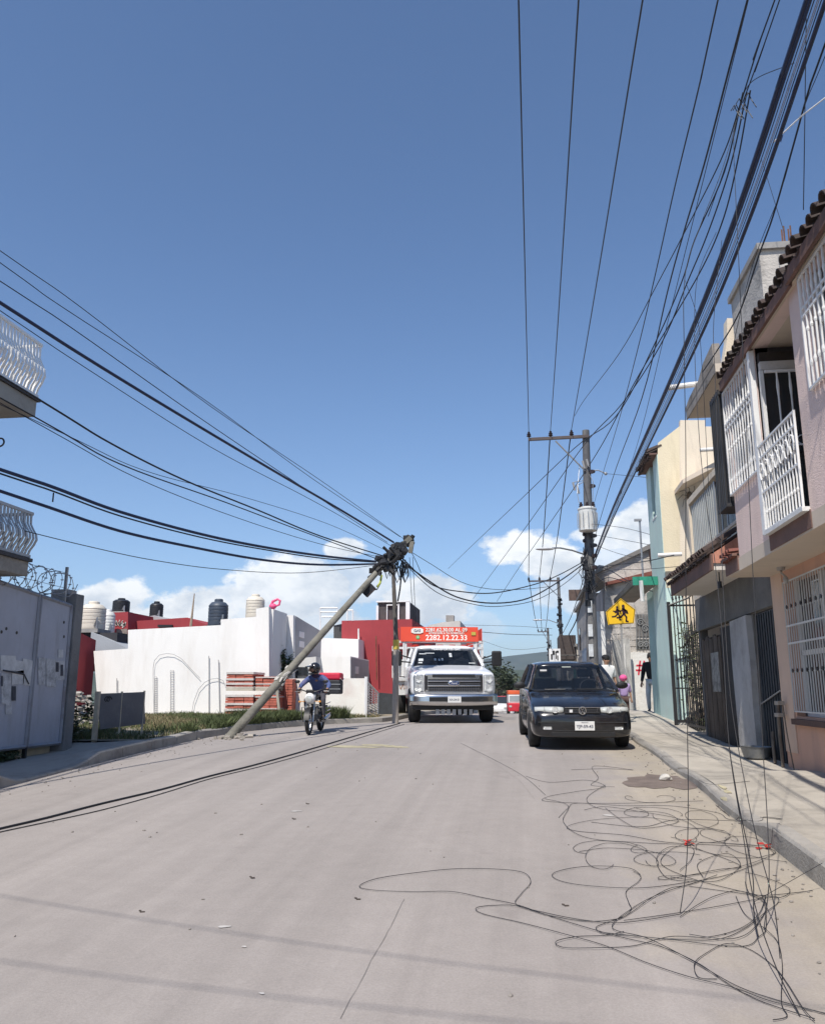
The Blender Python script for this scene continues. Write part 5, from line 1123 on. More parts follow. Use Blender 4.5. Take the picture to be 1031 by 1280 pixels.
# cut-outs and racks
mb=MB()
for px,py in ((716,603),(721,607),(728,576),(733,574)):
    q=PY(px,py,YP1-.2); mb.cyl(q,q+Vector((.06,0,-.28)),.035,n=8); mb.tube([q,PY(733,600,YP1)],.012,4)
mb.build('fuse_cutout',mat('porcelain_grey',(.3,.29,.28),.3),tp)
mb=MB()
for py in (590,608,660,670,682,695,710):
    q=PY(pxpole(py)+4,py,YP1-.15); mb.box(q.x-.02,q.y-.1,q.z-.06,q.x+.10,q.y+.02,q.z+.06); mb.ball((q.x+.12,q.y-.05,q.z),(.05,.05,.06),8,6)
for py in (668,676,690):
    q=PY(pxpole(py)-6,py,YP1-.15); mb.ball(q,(.05,.05,.07),8,6); mb.tube([q,(q.x+.2,YP1,q.z)],.012,4)
mb.build('rack_insulator',INS,tp,smooth=True)
sa=MB(); sa.tube([PY(735,588,YP1),PY(748,588,YP1),PY(757,592,YP1)],.022,5); sa.ball(PY(757,592,YP1),(.06,.06,.06),8,6); sa.build('side_bracket',GALV,tp)
mb=MB()
rk=random.Random(4)
for k in range(16):
    a=PY(733+rk.uniform(-5,6),690+rk.uniform(-8,30),YP1-.2); b=PY(733+rk.uniform(-8,10),700+rk.uniform(0,50),YP1-.25); m_=(a+b)/2+Vector((rk.uniform(-.2,.2),-.1,-.2)); mb.tube([a,m_,b],.014,4)
for k in range(7): q=PY(732+rk.uniform(-3,6),700+k*9,YP1-.22); mb.box(q.x-.09,q.y-.05,q.z-.1,q.x+.09,q.y+.05,q.z+.1)
mb.build('cable_tangle',CABLE,tp)
sl=MB(); sl.tube([PY(733,694,YP1),PY(715,688,YP1-.6),PY(700,685,YP1-1.0),PY(690,685,YP1-1.2)],.028,6); so_=sl.build('street_lamp_arm',GALV,tp,smooth=True)
a=PY(691,686,YP1-1.2); MB().ball(a+Vector((-.25,0,0)),(.32,.11,.05),12,6).build('lamp_head',mat('lamp_head_grey',(.5,.5,.5),.4),so_,smooth=True)
mb=MB(); 
for py in (760,790,815): q=PY(pxpole(py),py,YP1-.22); mb.box(q.x-.10,q.y-.01,q.z-.15,q.x+.05,q.y,q.z+.25)
mb.build('torn_notice',PAP[0],tp)
# second pole, third pole ...
def far_pole(label,px,pyt,Y,armpx,lamp=None,seed=0,r=.17):
    b=PY(px,pyt,Y); t=thing('power_pole',label,'power pole',(b.x,Y,rz(Y)))
    MB().tube([(b.x+.1,Y,rz(Y)-.3),(b.x,Y,b.z)],r,10,r*.6).build('pole_shaft',mat('tarnished_pole',(0,0,0)),t,smooth=True)
    tops=[]
    if armpx:
        a0=PY(armpx[0],armpx[1],Y); a1=Vector((b.x+.1,Y,a0.z)); MB().box(a0.x,Y-.2,a0.z-.05,a1.x,Y-.12,a0.z+.05).build('crossarm',mat('dark_crossarm_steel',(0,0,0)),t); MB().tube([(lerp(a0.x,a1.x,.45),Y-.16,a0.z),(b.x,Y-.16,a0.z-1.1)],.03,4).build('brace',GALV,t)
        for f in (0.02,.36,.70): c=Vector((lerp(a0.x,a1.x,f),Y-.16,a0.z+.05)); mb=MB(); insulator(mb,c,1.8); mb.build('insulator',INS,t,smooth=True); tops.append(c+Vector((0,0,.2)))
    rk=random.Random(seed); mb=MB()
    for k in range(14):
        z=b.z-1.5-rk.random()*2.5; mb.obox((b.x+rk.uniform(-.15,.15),Y-.2,z),(rk.uniform(.08,.25),.12,rk.uniform(.1,.25)),Matrix.Rotation(rk.uniform(-.4,.4),3,'Y'))
    mb.build('pole_hardware',CABLE,t)['kind']='stuff'
    if lamp:
        l=PY(lamp[0],lamp[1],Y-.5); MB().tube([(b.x,Y,l.z-.25),(lerp(b.x,l.x,.5),Y-.3,l.z),(l.x,Y-.5,l.z)],.03,5).build('street_lamp_arm',GALV,t); MB().ball(l,(.35,.15,.06),10,6).build('lamp_head',mat('lamp_head_white',(.6,.6,.6),.4),t,smooth=True)
    return tops
TOP2=far_pole('second power pole down the right side with a pale street lamp arm',697.5,722,57.,(660,727),(672,775),1)
TOP3=far_pole('third power pole, shorter, down the right-hand side',684.5,785,92.,(672,790),None,2,r=.2)
for i,(px,py,Y,l) in enumerate([(616,823,160,'thin pole farthest left in the dip beyond the truck'),(624,828,175,'thin pole just right of the truck mirror far away'),(688,800,120,'thin distant pole beside the shop sign'),(606,832,150,'thin pole directly behind the truck mirror')]): far_pole(l,px,py,Y,None,None,i+5,r=.12)
# leaning pole
LB=GND(294,914,lotz); TS=PY(483,702,19.75); base=LB+(LB-TS)*.07; TIP=PY(512,676,20.3)
LP=thing('leaning_utility_pole','broken utility pole leaning steeply over the pavement with tangled hardware','utility pole',(LB.x,LB.y,lotz(LB.x,LB.y)))
ax=(TS-base); MB().tube([base,base+ax*.30,base+ax*.6,TS,TS.lerp(TIP,.9)],.092,14,.06).build('pole_shaft',POLEM,LP,smooth=True)
wr=MB(); axn=ax.normalized()
def along(t,o=(0,0,0)): return (base+ax*(t/.84) if t<.84 else TS.lerp(TIP,(t-.84)/.16))+Vector(o)
brk=MB(); rk=random.Random(9)
for k in range(22):
    a=rk.uniform(0,6.28); u=axn.orthogonal().normalized(); v=axn.cross(u); p=along(.27+rk.uniform(-.03,.03))+(u*math.cos(a)+v*math.sin(a))*.090; brk.obox(p,(.05,.02,rk.uniform(.06,.18)),Matrix.Rotation(rk.uniform(-.3,.3),3,'X')@axn.to_track_quat('Z','Y').to_matrix())
brk.build('splintered_concrete',mat('fresh_break',(.46,.44,.40),.95,var=.2),LP)
sc_b=MB(); rk=random.Random(31)
for k in range(70):
    a=rk.uniform(0,6.28); d=abs(rk.gauss(0,.30)); x=LB.x+d*math.cos(a); y=LB.y+d*math.sin(a)*1.2; z=(lotz(x,y) if x<xl(y) else rz(y)); s=rk.uniform(.02,.11)*(1.2-d); s=max(s,.015); sc_b.obox((x,y,z+s*.25),(s,s*rk.uniform(.5,1),s*rk.uniform(.4,.8)),Matrix.Rotation(rk.uniform(0,3),3,'Z')@Matrix.Rotation(rk.uniform(-.6,.6),3,'X'))
o=sc_b.build('broken_concrete',mat('broken_kerb',(.33,.30,.26),.95,var=.3,scale=6)); o['kind']='stuff'
hw=MB()
def cluster(t0,t1,n,sp,rmin,rmax,seed):
    rk=random.Random(seed)
    for k in range(n):
        p=along(rk.uniform(t0,t1))+Vector((rk.gauss(0,sp),rk.gauss(0,sp),rk.gauss(0,sp))); s=rk.uniform(rmin,rmax)
        if rk.random()<.5: hw.obox(p,(s*1.6,s,s),Matrix.Rotation(rk.uniform(0,3),3,'Z')@Matrix.Rotation(rk.uniform(-1,1),3,'X'))
        else: hw.cyl(p,p+Vector((rk.uniform(-1,1),rk.uniform(-1,1),rk.uniform(-1,1)))*s*1.5,s*.4,n=7)
cluster(.80,.93,46,.09,.06,.16,1); cluster(.93,1.0,16,.06,.06,.14,2); cluster(.74,.80,10,.08,.06,.13,3)
hw.build('hardware_cluster',mat('tarnished_hardware',(.028,.028,.03),.7,metal=.2,var=.5,scale=9),LP)
mb=MB()
for (px,py,l) in [(461,738,.34)]:
    p=PY(px,py,19.2); mb.obox(p,(.30,.2,.16),Matrix.Rotation(-R(45),3,'Y'))
mb.build('splice_box',CABLE,LP)
p=PY(492,688,20.0); mb=MB(); mb.obox(p,(.20,.16,.11),Matrix.Rotation(-R(45),3,'Y')); mb.build('junction_box',mat('white_box',(.66,.66,.64),.5),LP,bevel=.01)
p=PY(506,679,20.2); mb=MB(); mb.obox(p,(.42,.12,.12),Matrix.Rotation(-R(40),3,'Y')); mb.obox(PY(514,684,20.2),(.10,.10,.30),Matrix.Rotation(R(10),3,'Y')); mb.build('pole_head',POLEM,LP)
lp=MB()
for k in range(14):
    a=PY(489+rk.uniform(-8,18),700+rk.uniform(-6,8),20.1+rk.uniform(-.2,.1)); dz=rk.uniform(.25,.55); w=rk.uniform(.05,.14); lp.tube([a,a+Vector((-w*.4,0,-dz*.5)),a+Vector((w*.3,0,-dz)),a+Vector((w,0,-dz*.6)),a+Vector((w*.7,0,-.05))],.016,5)
lp.build('cable_loop',CABLE,LP)
yl=MB(); a=PY(476,724,19.4); yl.tube([a,PY(475,730,19.4),PY(471,737,19.4),PY(465,738,19.4),PY(461,732,19.3)],.014,5); yl.build('dark_loop',CABLE,LP)
MB().tube([PY(477,719,19.45),PY(475,729,19.4),PY(471,734,19.4)],.028,6).build('yellow_green_wire',mat('yellow_green_plastic',(.52,.58,.12),.6),LP)
# upright timber pole that the broken one rests against
VB=GND(493,905,lotz); yv=20.75; vb=PY(494,905,yv); vt=PY(491,705,yv); vt2=PY(497,760,yv)
VP=thing('timber_pole','slim dark upright pole standing left of the truck, holding the fallen cables','pole',(vb.x,yv,vb.z))
MB().tube([vb+Vector((0,0,-.3)),PY(495,800,yv)],.085,10,.07).build('lower_post',mat('bare_concrete_post',(.34,.30,.26),.9,var=.15,stain=(.2,.17,.15),stamt=.6,streak=True),VP,smooth=True)
MB().tube([PY(495,800,yv),vt],.065,10,.045).build('upper_pole',OLDW,VP,smooth=True)
MB().tube([PY(495,812,yv),PY(495,800,yv)],.08,10,.078).build('yellow_band',mat('yellow_band',(.55,.42,.08),.7),VP,smooth=True)
# ================================================================== overhead wires
def catmull(p,n=6):
    out=[]; m=len(p)
    for i in range(m-1):
        p0=p[max(0,i-1)];p1=p[i];p2=p[i+1];p3=p[min(m-1,i+2)]
        for k in range(n):
            t=k/n; out.append(.5*((2*p1)+(p2-p0)*t+(2*p0-5*p1+4*p2-p3)*t*t+(3*p1-p0-3*p2+p3)*t**3))
    out.append(p[-1]); return out
def cable(pts,r,label,group=None,m=CABLE,name='overhead_cable',cat='cable',smooth=True,n=5):
    pts=[Vector(p) for p in pts]
    if smooth and len(pts)>2: pts=catmull(pts)
    o=MB().tube(pts,r,n).build(name,m,None,smooth=2); return tag(o,label,cat,group)
def ext(pts,l,up=.0):
    """carry the cable on past the frame"""
    a,b=pts[0],pts[1]; d=(a-b).normalized(); return [a+d*l+Vector((0,0,up))]+pts
# high-voltage lines
def yaw_hit(px,py,Y): return PY(px,py,Y)
for k,(t,pxt,lab) in enumerate(zip(TOPS,(648,723,803),('leftmost of the three high lines overhead from the crossarm','middle of the three high lines overhead from the crossarm','rightmost of the three high lines overhead from the crossarm'))):
    q=PZ(pxt,0,t.z-.35); far=TOP2[k]
    mid=t.lerp(q,.5)+Vector((0,0,-.10)); e=q+(q-t).normalized()*9+Vector((0,0,.15))
    cable([e,q,mid,t],.012,lab,m=CABLE,name='power_line')
    cable([t,t.lerp(far,.5)+Vector((0,0,-.45)),far],.022,lab.replace('overhead from the crossarm','between the first and second crossarm').replace('the three high lines','the three far lines'),name='power_line')
    f3=TOP3[k]; cable([far,far.lerp(f3,.5)+Vector((0,0,-.5)),f3],.026,lab.replace('overhead from the crossarm','beyond the second crossarm').replace('the three high lines','the three farthest lines'),name='power_line')
PA=(PT.x+.1,YP1-.2)
def rwire(pxs,near,far,r,lab,group=None,m=CABLE,extl=6,name='overhead_cable'):
    pts=[PPL(a,b,near,far) for a,b in pxs]; pts=ext(pts,extl); return cable(pts,r,lab,group,m,name)
# near plan points chosen over the right kerb / road
rwire([(897,0),(873,110),(844,230),(820,338),(796,440),(772,530),(745,620),(737,652)],(1.5,7),PA,.006,'single thin wire left of the bundle running up from the transformer')
rwire([(934,0),(910,90),(880,205),(856,285),(834,365),(802,498),(765,600),(738,690)],(1.7,7),PA,.008,'second thin wire from the left running to the transformer pole')
rwire([(974,0),(955,55),(928,128)],(1.9,6.4),(1.65,7.9),.005,'short thin wire from above down to the splice knot')
rwire([(968,0),(950,50),(925,130),(905,190),(870,262),(816,365),(775,440),(730,500),(718,520)],(1.9,7),(1.2,24),.006,'thin wire through the splice knot heading to the crossarm')
KN=PPL(925,128,(1.9,7),PA)
g='thin drop wires fanning down from the splice knot'
for i,(pp,far) in enumerate([([(925,130),(905,215),(868,300),(852,352),(818,430),(770,520),(718,560),(650,625),(590,682),(560,711)],(-3.4,36)),([(930,130),(912,210),(885,290),(860,350),(826,430),(777,505),(727,560),(660,655),(591,749)],(-3.0,38)),([(935,128),(922,200),(905,270),(880,330),(840,400),(792,480),(745,568),(690,650),(645,715),(621,752)],(-2.4,40))]):
    rwire(pp,(2.0,7.5),far,.007,['upper drop wire crossing the street down to the far left','middle drop wire crossing the street down to the far left','lower drop wire crossing the street down to the far left'][i],g,extl=.1)
kn=MB(); rk=random.Random(3)
for k in range(5):
    a=KN+Vector((rk.uniform(-.06,.06),rk.uniform(-.1,.1),rk.uniform(-.05,.08))); kn.tube([a,a+Vector((.03,0,.05)),a+Vector((.06,.05,.03)),a+Vector((.08,0,-.09))],.004,4)
tag(kn.build('splice_knot',CABLE),'knot of twisted wire where thin drop wires join left of the bundle','knot')
rwire([(988,80),(950,95),(934,108),(926,130),(912,190),(885,270)],(2.4,6.2),(1.9,9),.004,'thin tie wire arching from the thick bundle to the splice knot',extl=.05)
# the thick bundle
gb='cables of the thick bundle above the right pavement'
near=(2.05,7)
for i,(dx0,dx1,r,mm) in enumerate([(0,0,.026,BLUEC),(3.5,.5,.012,BLUEC),(8,1.5,.004,CABLE),(12,2,.0035,mat('grey_lashing_wire',(.22,.22,.25),.6,bump=0)),(17,3,.004,CABLE),(22,4,.013,BLUEC),(25,5,.004,CABLE),(14,4.5,.0035,mat('grey_lashing_wire',(0,0,0)))]):
    pxs=[(1006+dx0,10),(978+dx0*.95,95),(950+dx0*.88,182),(918+dx0*.8,275),(880+dx0*.7,375),(840+dx0*.55,470),(800+dx0*.4,560),(762+dx0*.25,645),(737+dx1*.5,712)]
    o=rwire(pxs,near,PA,r,['thickest navy cable on the left side of the bundle over the right pavement','second navy cable hugging the thickest one in the bundle','thin dark strand third from the left in the bundle','grey lashing wire fourth from the left in the bundle','thin dark strand fifth from the left in the bundle','second-thickest navy cable along the right side of the bundle','outermost thin strand on the right side of the bundle','grey lashing wire wandering through the middle of the bundle'][i],gb,mm,extl=7,name='bundled_cable')
rwire([(1031,55),(1012,108),(989,190),(966,270),(948,320),(925,388),(900,432),(878,465)],(2.6,5.5),(2.75,13.2),.009,'wavy twisted rope-like cable beside the tiled eaves',extl=4)
rwire([(1031,122),(1005,142),(985,160),(966,178)],(2.9,5.2),(2.3,6.6),.006,'short whitish cord at the top right by the bundle',m=WHITEP,extl=3)
tag(MB().add([PPL(972,170,(2.9,5.2),(2.3,6.6)),PPL(979,168,(2.9,5.2),(2.3,6.6)),PPL(976,178,(2.9,5.2),(2.3,6.6)),PPL(974,174,(2.9,5.2),(2.3,6.6))+Vector((.01,.02,0))],[(0,1,2),(0,1,3),(1,2,3),(0,2,3)]).build('cloth_scrap',BLUEC),'tiny dark scrap caught on the whitish cord at top right','scrap')
rwire([(870,260),(830,420),(795,560),(760,660),(742,700)],(2.0,10),PA,.004,'faint wire just left of the bundle reaching the transformer pole',extl=9)
rwire([(1006,130),(1005,200),(1004,262)],(2.45,6.0),(2.46,6.4),.004,'hair-thin vertical wire at the near tiled eaves',extl=1)
rwire([(1031,70),(1003,140),(976,238),(935,350),(898,520)],(2.8,5),(2.9,12),.004,'faintest thin wire slanting in front of the concrete tank block',extl=2)
rwire([(955,210),(980,290)],(2.9,8.0),(3.6,10.8),.004,'short thin stay from the bundle to the rebar rods',extl=.5)
# strands from pole 1 to the right houses and onward
for i,(pp,A_,B_) in enumerate([([(737,705),(760,712),(790,728),(830,728)],(2.3,27.7),(3.7,19.9)),([(737,712),(770,706),(805,702),(842,694)],(2.3,27.7),(3.3,19.6)),([(740,722),(765,713),(800,712),(850,708)],(2.3,27.7),(3.4,19.3)),([(740,655),(780,660),(826,672)],(2.3,27.7),(3.45,21.5)),([(740,668),(785,676),(826,684)],(2.3,27.7),(3.45,21.6)),([(740,680),(780,694),(826,700)],(2.3,27.7),(3.45,21.7)),([(757,592),(800,596),(824,599)],(3.0,27.9),(3.7,22)),([(741,735),(760,722),(800,735),(826,742)],(2.3,27.7),(3.45,22))]):
    rwire(pp,A_,B_,.012 if i in (0,1,7) else .007,['sagging drop cable from the transformer pole across the block house','drop cable meeting the pipe on the mint wall','drop cable passing under the rust-red beam','top thin wire from the transformer pole to the mint wall','second thin wire from the transformer pole to the mint wall','third thin wire from the transformer pole to the mint wall','thin wire from the side bracket to the mint house top','lowest dark drop cable looping over the block house front'][i],extl=.02)
# pole 1 to pole 2 to pole 3 bundles
p2=Vector((TOP2[2].x+.6,57,0))
for i,(pp,l) in enumerate([([(737,700),(722,770),(708,800),(699,830)],'thick cable bundle from the transformer pole to the second pole'),([(735,705),(716,765),(704,790),(697,800)],'thinner cable beside the bundle between first and second poles')]):
    rwire(pp,(PA[0],28),(p2.x,57),.03-.012*i,l,extl=.02)
# cables across the street from the leaning pole to pole 1
g='slack cables crossing the street behind the truck'
LA=(TIP.x,20.4)
for i,(pp,r,l) in enumerate([([(505,700),(540,731),(580,740),(620,741),(670,730),(700,718),(733,700)],.016,'upper slack cable crossing from the leaning pole to the transformer pole'),([(503,702),(530,722),(570,746),(615,754),(660,748),(700,726),(733,702)],.020,'lowest thick slack cable crossing from the leaning pole to the transformer pole'),([(503,702),(545,740),(590,755),(625,758),(670,750),(705,730),(733,706)],.010,'thin slack cable just below the thick crossing cable'),([(514,690),(540,706),(575,727),(610,736),(650,737),(690,733)],.008,'thin high slack wire from the tip of the leaning pole'),([(514,690),(520,702),(526,716)],.008,'short stub wire dangling from the tip of the leaning pole')]):
    rwire(pp,LA,(PA[0],27.8),r,l,g if i<4 else None,extl=.02)
for i,(pp,r,l) in enumerate([([(600,790),(640,793),(690,794)],.02,'far dark cable across the street above the dip'),([(610,782),(650,783),(690,786)],.012,'far thin cable across the street above the dark one'),([(600,800),(640,812),(690,808)],.01,'lowest far slack wire across the street')]):
    rwire(pp,(-4,62),(2.6,58),r,l,extl=3)
# wires left of the leaning pole, running back over the left pavement
g='cables running from the leaning pole to the near left'
NA=(-6.35,8.0); FA=(TIP.x,20.3)
def lwire(pp,r,l,m=CABLE,A_=NA,B_=FA,e=5): rwire(pp,A_,B_,r,l,g,m,extl=e)
lwire([(0,378),(106,446),(222,517),(353,595),(430,640),(492,678)],.024,'thickest straight cable slanting down to the leaning pole tip',BLUEC)
lwire([(0,313),(100,383),(262,507),(400,600),(505,674)],.006,'topmost thin wire slanting to the leaning pole tip')
lwire([(0,328),(80,385),(252,497),(390,598),(500,671)],.006,'second thin wire slanting to the leaning pole tip')
lwire([(0,351),(90,410),(242,517),(380,610),(484,678)],.007,'third thin wire slanting to the leaning pole tip')
lwire([(0,388),(100,455),(262,558),(380,620),(434,650),(488,682)],.006,'faint wire just under the thickest straight cable')
lwire([(45,497),(140,555),(230,600),(323,638),(400,670),(479,695)],.014,'cable coming off the upper balcony slab edge')
lwire([(45,522),(150,580),(282,628),(380,665),(469,698)],.010,'thin cable coming off the underside of the upper balcony')
lwire([(50,531),(170,597),(290,645),(400,680),(478,697)],.006,'faint thin wire under the balcony cables')
lwire([(60,533),(180,588),(300,620),(410,655),(486,690)],.005,'faintest wire between the balcony cables')
lwire([(0,587),(66,609),(150,640),(252,668),(330,684),(403,695),(470,702)],.024,'upper thick sagging cable to the leaning pole',BLUEC)
lwire([(0,592),(66,614),(150,645),(252,672),(330,687),(403,698),(470,703)],.012,'cable lashed just below the upper thick sagging cable')
lwire([(0,614),(60,634),(150,664),(240,684),(328,700),(400,706),(470,705)],.022,'lower thick sagging cable to the leaning pole',BLUEC)
lwire([(40,666),(110,683),(190,700),(280,712),(380,716),(474,706)],.006,'thin low wire sagging from the lower balcony',e=.1)
c=PPL(67,616,NA,FA); tag(MB().tube([c,c+Vector((0,0,-.12))],.01,5).build('hanging_clip',CABLE),'small clip hanging from the thick sagging cable at left','clip')
rwire([(-8,549),(2,548),(5,552),(2,557),(-8,560)],(-6.6,9.4),(-6.4,9.9),.012,'curled cable end just showing at the left edge',extl=.3)
# wires hanging from the leaning pole tip to the ground behind the truck
for i,pp in enumerate([[(512,700),(514,740),(517,775)],[(516,700),(518,745),(519,780)],[(502,712),(500,735),(497,752)]]):
    rwire(pp,(TIP.x-.1,20.6),(TIP.x+.4,20.7),[.007,.007,.02][i],['left hair-thin wire hanging straight from the pole tip','right hair-thin wire hanging straight from the pole tip','thick dark cable end hanging beside the upright pole'][i],extl=.02,name='hanging_wire')
YC1=(1.6,-.7); YC2=(.2,-1.0)
# two cross-street service drops behind the camera whose shadows fall on the road
for i,(y0,y1,z) in enumerate([(YC2[0],YC2[1],7.2),(YC1[0],YC1[1],7.0)]):
    cable([(-7.4,y0+.35,z-.1),(-2.5,y0*.5+y1*.5+.1,z-.35),(2.4,y1,z)],.006,['service cable crossing over the street behind the viewpoint, farther one','service cable crossing over the street just above the viewpoint, nearer one'][i])
# ================================================================== wires hanging to the ground on the right
GT_='thin telephone wires hanging straight down to the tangle'
def hang(pxs,ynear,yfar,r,l,extra=None):
    n=len(pxs); pts=[PY(a,b,lerp(yfar,ynear,(i/(n-1)))) for i,(a,b) in enumerate(pxs)]
    last=pts[-1]; last.z=max(last.z,rz(last.y)+.01)
    return cable(pts,r,l,GT_,name='hanging_wire')
hang([(926,129),(903,210),(874,285),(856,345),(855,440),(857,560),(857,700),(859,900),(860,1000),(858,1080),(850,1145)],GND(850,1145).y,6.6,.0029,'hanging wire nearest the car, reaching the red scrap')
hang([(895,290),(872,345),(868,420),(872,520),(880,610),(893,700),(903,800),(911,930),(928,1040),(943,1130),(970,1210),(1000,1275)],GND(1000,1275).y,8.2,.0029,'slanting hanging wire that ends in the bottom right corner')
hang([(902,300),(892,400),(894,480),(900,640),(905,760),(914,880),(935,1000),(950,1066),(967,1130),(975,1200)],GND(975,1200).y,7.8,.0029,'second slanting hanging wire in front of the dark doors')
hang([(926,130),(917,170),(922,300),(932,520),(940,700),(947,820),(953,930),(959,1027),(961,1100),(955,1165)],GND(955,1165).y,7.0,.0029,'rightmost hanging wire in front of the pink wall')
hang([(856,350),(872,400),(878,470),(882,540),(886,620)],8.6,8.4,.0028,'short curved wire end hanging left of the bundle')
hang([(911,935),(922,1000),(940,1090),(942,1140),(948,1175)],GND(948,1175).y,GND(948,1175).y+.25,.0032,'loose wire beside the slanting pair near the kerb')
# ---------------- tangle on the ground
def gsurf(x,y): return pavR(x,y) if x>XR+.02 else (rz(y)+kdz(y)+.004 if x>XR-.005 else rz(y))
def gc(crop,scale=1.7155,ox=430,oy=930): return (ox+crop[0]/scale,oy+crop[1]/scale)
WR=[([(720,372),(600,388),(520,385),(440,368),(370,348),(380,325),(400,300),(385,282),(330,273),(240,272),(150,281),(70,293),(33,308),(60,317),(150,321),(230,322),(300,335),(370,350),(440,372),(520,400),(600,420),(680,440),(760,480),(830,525),(900,560),(1010,600)],'ground wire making the long loop farthest to the left'),
([(800,285),(740,305),(700,315),(660,335),(610,370),(580,382),(520,384),(440,374),(370,352),(315,350),(283,357),(300,370),(380,388),(470,415),(560,440),(650,475),(740,505),(830,530),(920,560),(1040,585)],'ground wire with the blunt loop below the long left loop'),
([(635,285),(610,272),(540,267),(480,272),(446,285),(470,300),(540,310),(640,313),(740,300),(820,285),(900,255)],'ground wire making the oval loop in the middle'),
([(620,276),(636,288),(630,300),(605,320),(610,345),(615,360),(590,380),(560,390),(540,400),(560,412),(620,418),(700,422),(800,425),(860,400),(900,370),(930,345),(925,332),(880,338),(800,355),(700,368),(600,385)],'ground wire with the teardrop loop beside the oval'),
([(600,408),(560,415),(500,418),(455,430),(470,442),(540,445),(620,438),(700,420),(780,420),(850,400),(890,370),(905,330)],'ground wire forming the flat loop at the lower middle'),
([(800,510),(760,505),(752,480),(775,455),(820,435),(870,445),(920,480),(950,520),(985,575),(1010,605)],'ground wire bending round at the lower right'),
([(1045,590),(930,555),(840,525),(740,470),(650,425),(575,400),(620,355),(680,325),(760,300)],'ground wire strand running out of the bottom right corner'),
([(740,300),(690,290),(670,250),(700,225),(760,230),(850,265),(800,275),(690,295),(680,290),(750,285),(840,270),(900,250),(925,235),(890,225),(800,220),(690,215),(600,200),(500,190),(480,180),(540,165),(640,160),(720,170)],'ground wire winding from the middle tangle to the kerb'),
([(390,72),(440,85),(520,80),(560,95),(500,105),(440,115),(430,125),(520,130),(640,130),(770,125)],'ground wire of the farthest tangle, left zigzag'),
([(487,58),(560,55),(620,58),(535,50),(545,75),(530,90),(580,95)],'short ground wire at the very far end of the tangle'),
([(515,145),(560,138),(640,150),(720,165),(760,190),(740,215),(700,230),(680,260),(740,290),(850,320),(930,335),(955,315),(900,290),(860,280)],'ground wire curling past the red scrap'),
([(460,160),(480,140),(500,130),(600,135),(700,135),(800,150),(830,165),(940,165)],'ground wire stretching over the kerb onto the pavement'),
([(530,170),(640,180),(720,165),(880,170),(900,160),(940,165)],'second ground wire stretching over the kerb'),
([(860,300),(870,325),(900,345),(905,400),(890,420),(850,440),(700,425),(560,410)],'ground wire hooking down beside the kerb'),
([(840,330),(860,370),(905,405),(930,430),(940,480),(938,560),(950,590),(920,600)],'thin ground wire dropping to the bottom right'),
([(430,120),(480,135),(470,170),(520,205),(640,215),(740,222),(745,250),(720,275)],'ground wire on the left flank of the far tangle'),
([(560,90),(520,120),(560,145),(680,150),(715,170),(640,185),(600,170),(560,140)],'ground wire coil in the middle of the far tangle'),
([(755,230),(770,215),(900,222),(940,235)],'short ground wire by the red scrap at the kerb'),
([(770,290),(760,260),(820,240),(850,262),(820,290),(780,300),(700,290)],'small coil of ground wire below the red scrap'),
([(740,310),(820,320),(900,330),(1005,320)],'ground wire reaching across to the near kerb'),
([(760,80),(790,90),(870,82)],'thin ground wire on the pavement by the damp patch'),
([(880,345),(1031,318)],'ground wire climbing the near kerb onto the pavement'),
([(720,375),(760,350),(800,330),(850,320),(905,345),(880,400),(830,425),(740,415)],'ground wire loop between the tangle and the kerb'),
([(250,0),(330,40),(385,72),(432,112)],'very thin ground wire leading away up the road')]
rk=random.Random(12)
for i,(c,l) in enumerate(WR):
    pts=[]
    for q in c:
        px,py=gc(q); p=GND(px,py,gsurf); p.z=gsurf(p.x,p.y)+.006+.007*rk.random(); pts.append(p)
    pts=catmull(pts,8)
    pts=[Vector((p.x,p.y,max(p.z,gsurf(p.x,p.y)+.006))) for p in pts]
    tag(MB().tube(pts,.0021 if i!=23 else .0018,4).build('loose_ground_wire',CABLE),l,'wire','loose wires tangled on the road')
# short extra loops so the pile reads dense
for k in range(10):
    px,py=rk.uniform(770,930),rk.uniform(990,1085); c=GND(px,py,gsurf); pts=[]; ph=rk.uniform(0,6); rx,ry=rk.uniform(.10,.22),rk.uniform(.14,.34)
    for j in range(26):
        a=ph+j*.33; x=min(c.x+rx*(1+.03*j)*math.cos(a)+.02*j*(-1)**k,XR-.03); y=c.y+ry*(1+.02*j)*math.sin(a)*1.1; pts.append(Vector((x,y,rz(y)+.006+.006*rk.random())))
    tag(MB().tube(catmull(pts,3),.0019,4).build('loose_ground_wire',CABLE),'loose coil of thin black wire on the road among many alike','wire','small loose coils in the tangle')
# long cable pair lying along the road on the left
for i,(pp,r) in enumerate([([(-40,1048),(0,1038),(60,1024),(120,1008),(200,989),(260,972),(320,957),(380,940),(440,922),(500,905)],.010),([(-40,1052),(0,1042),(60,1029),(130,1013),(200,994),(265,974),(330,958),(390,941),(450,923),(505,906)],.005)]):
    pts=[]
    for q in pp: p=GND(*q); p.z=rz(p.y)+r; pts.append(p)
    pts=[Vector((p.x,p.y,rz(p.y)+r+.002)) for p in catmull(pts,8)]
    tag(MB().tube(pts,r,6).build('fallen_cable',CABLE),['thicker black cable lying across the left lane of the road','thinner cable lying just beside the thick one on the road'][i],'cable')
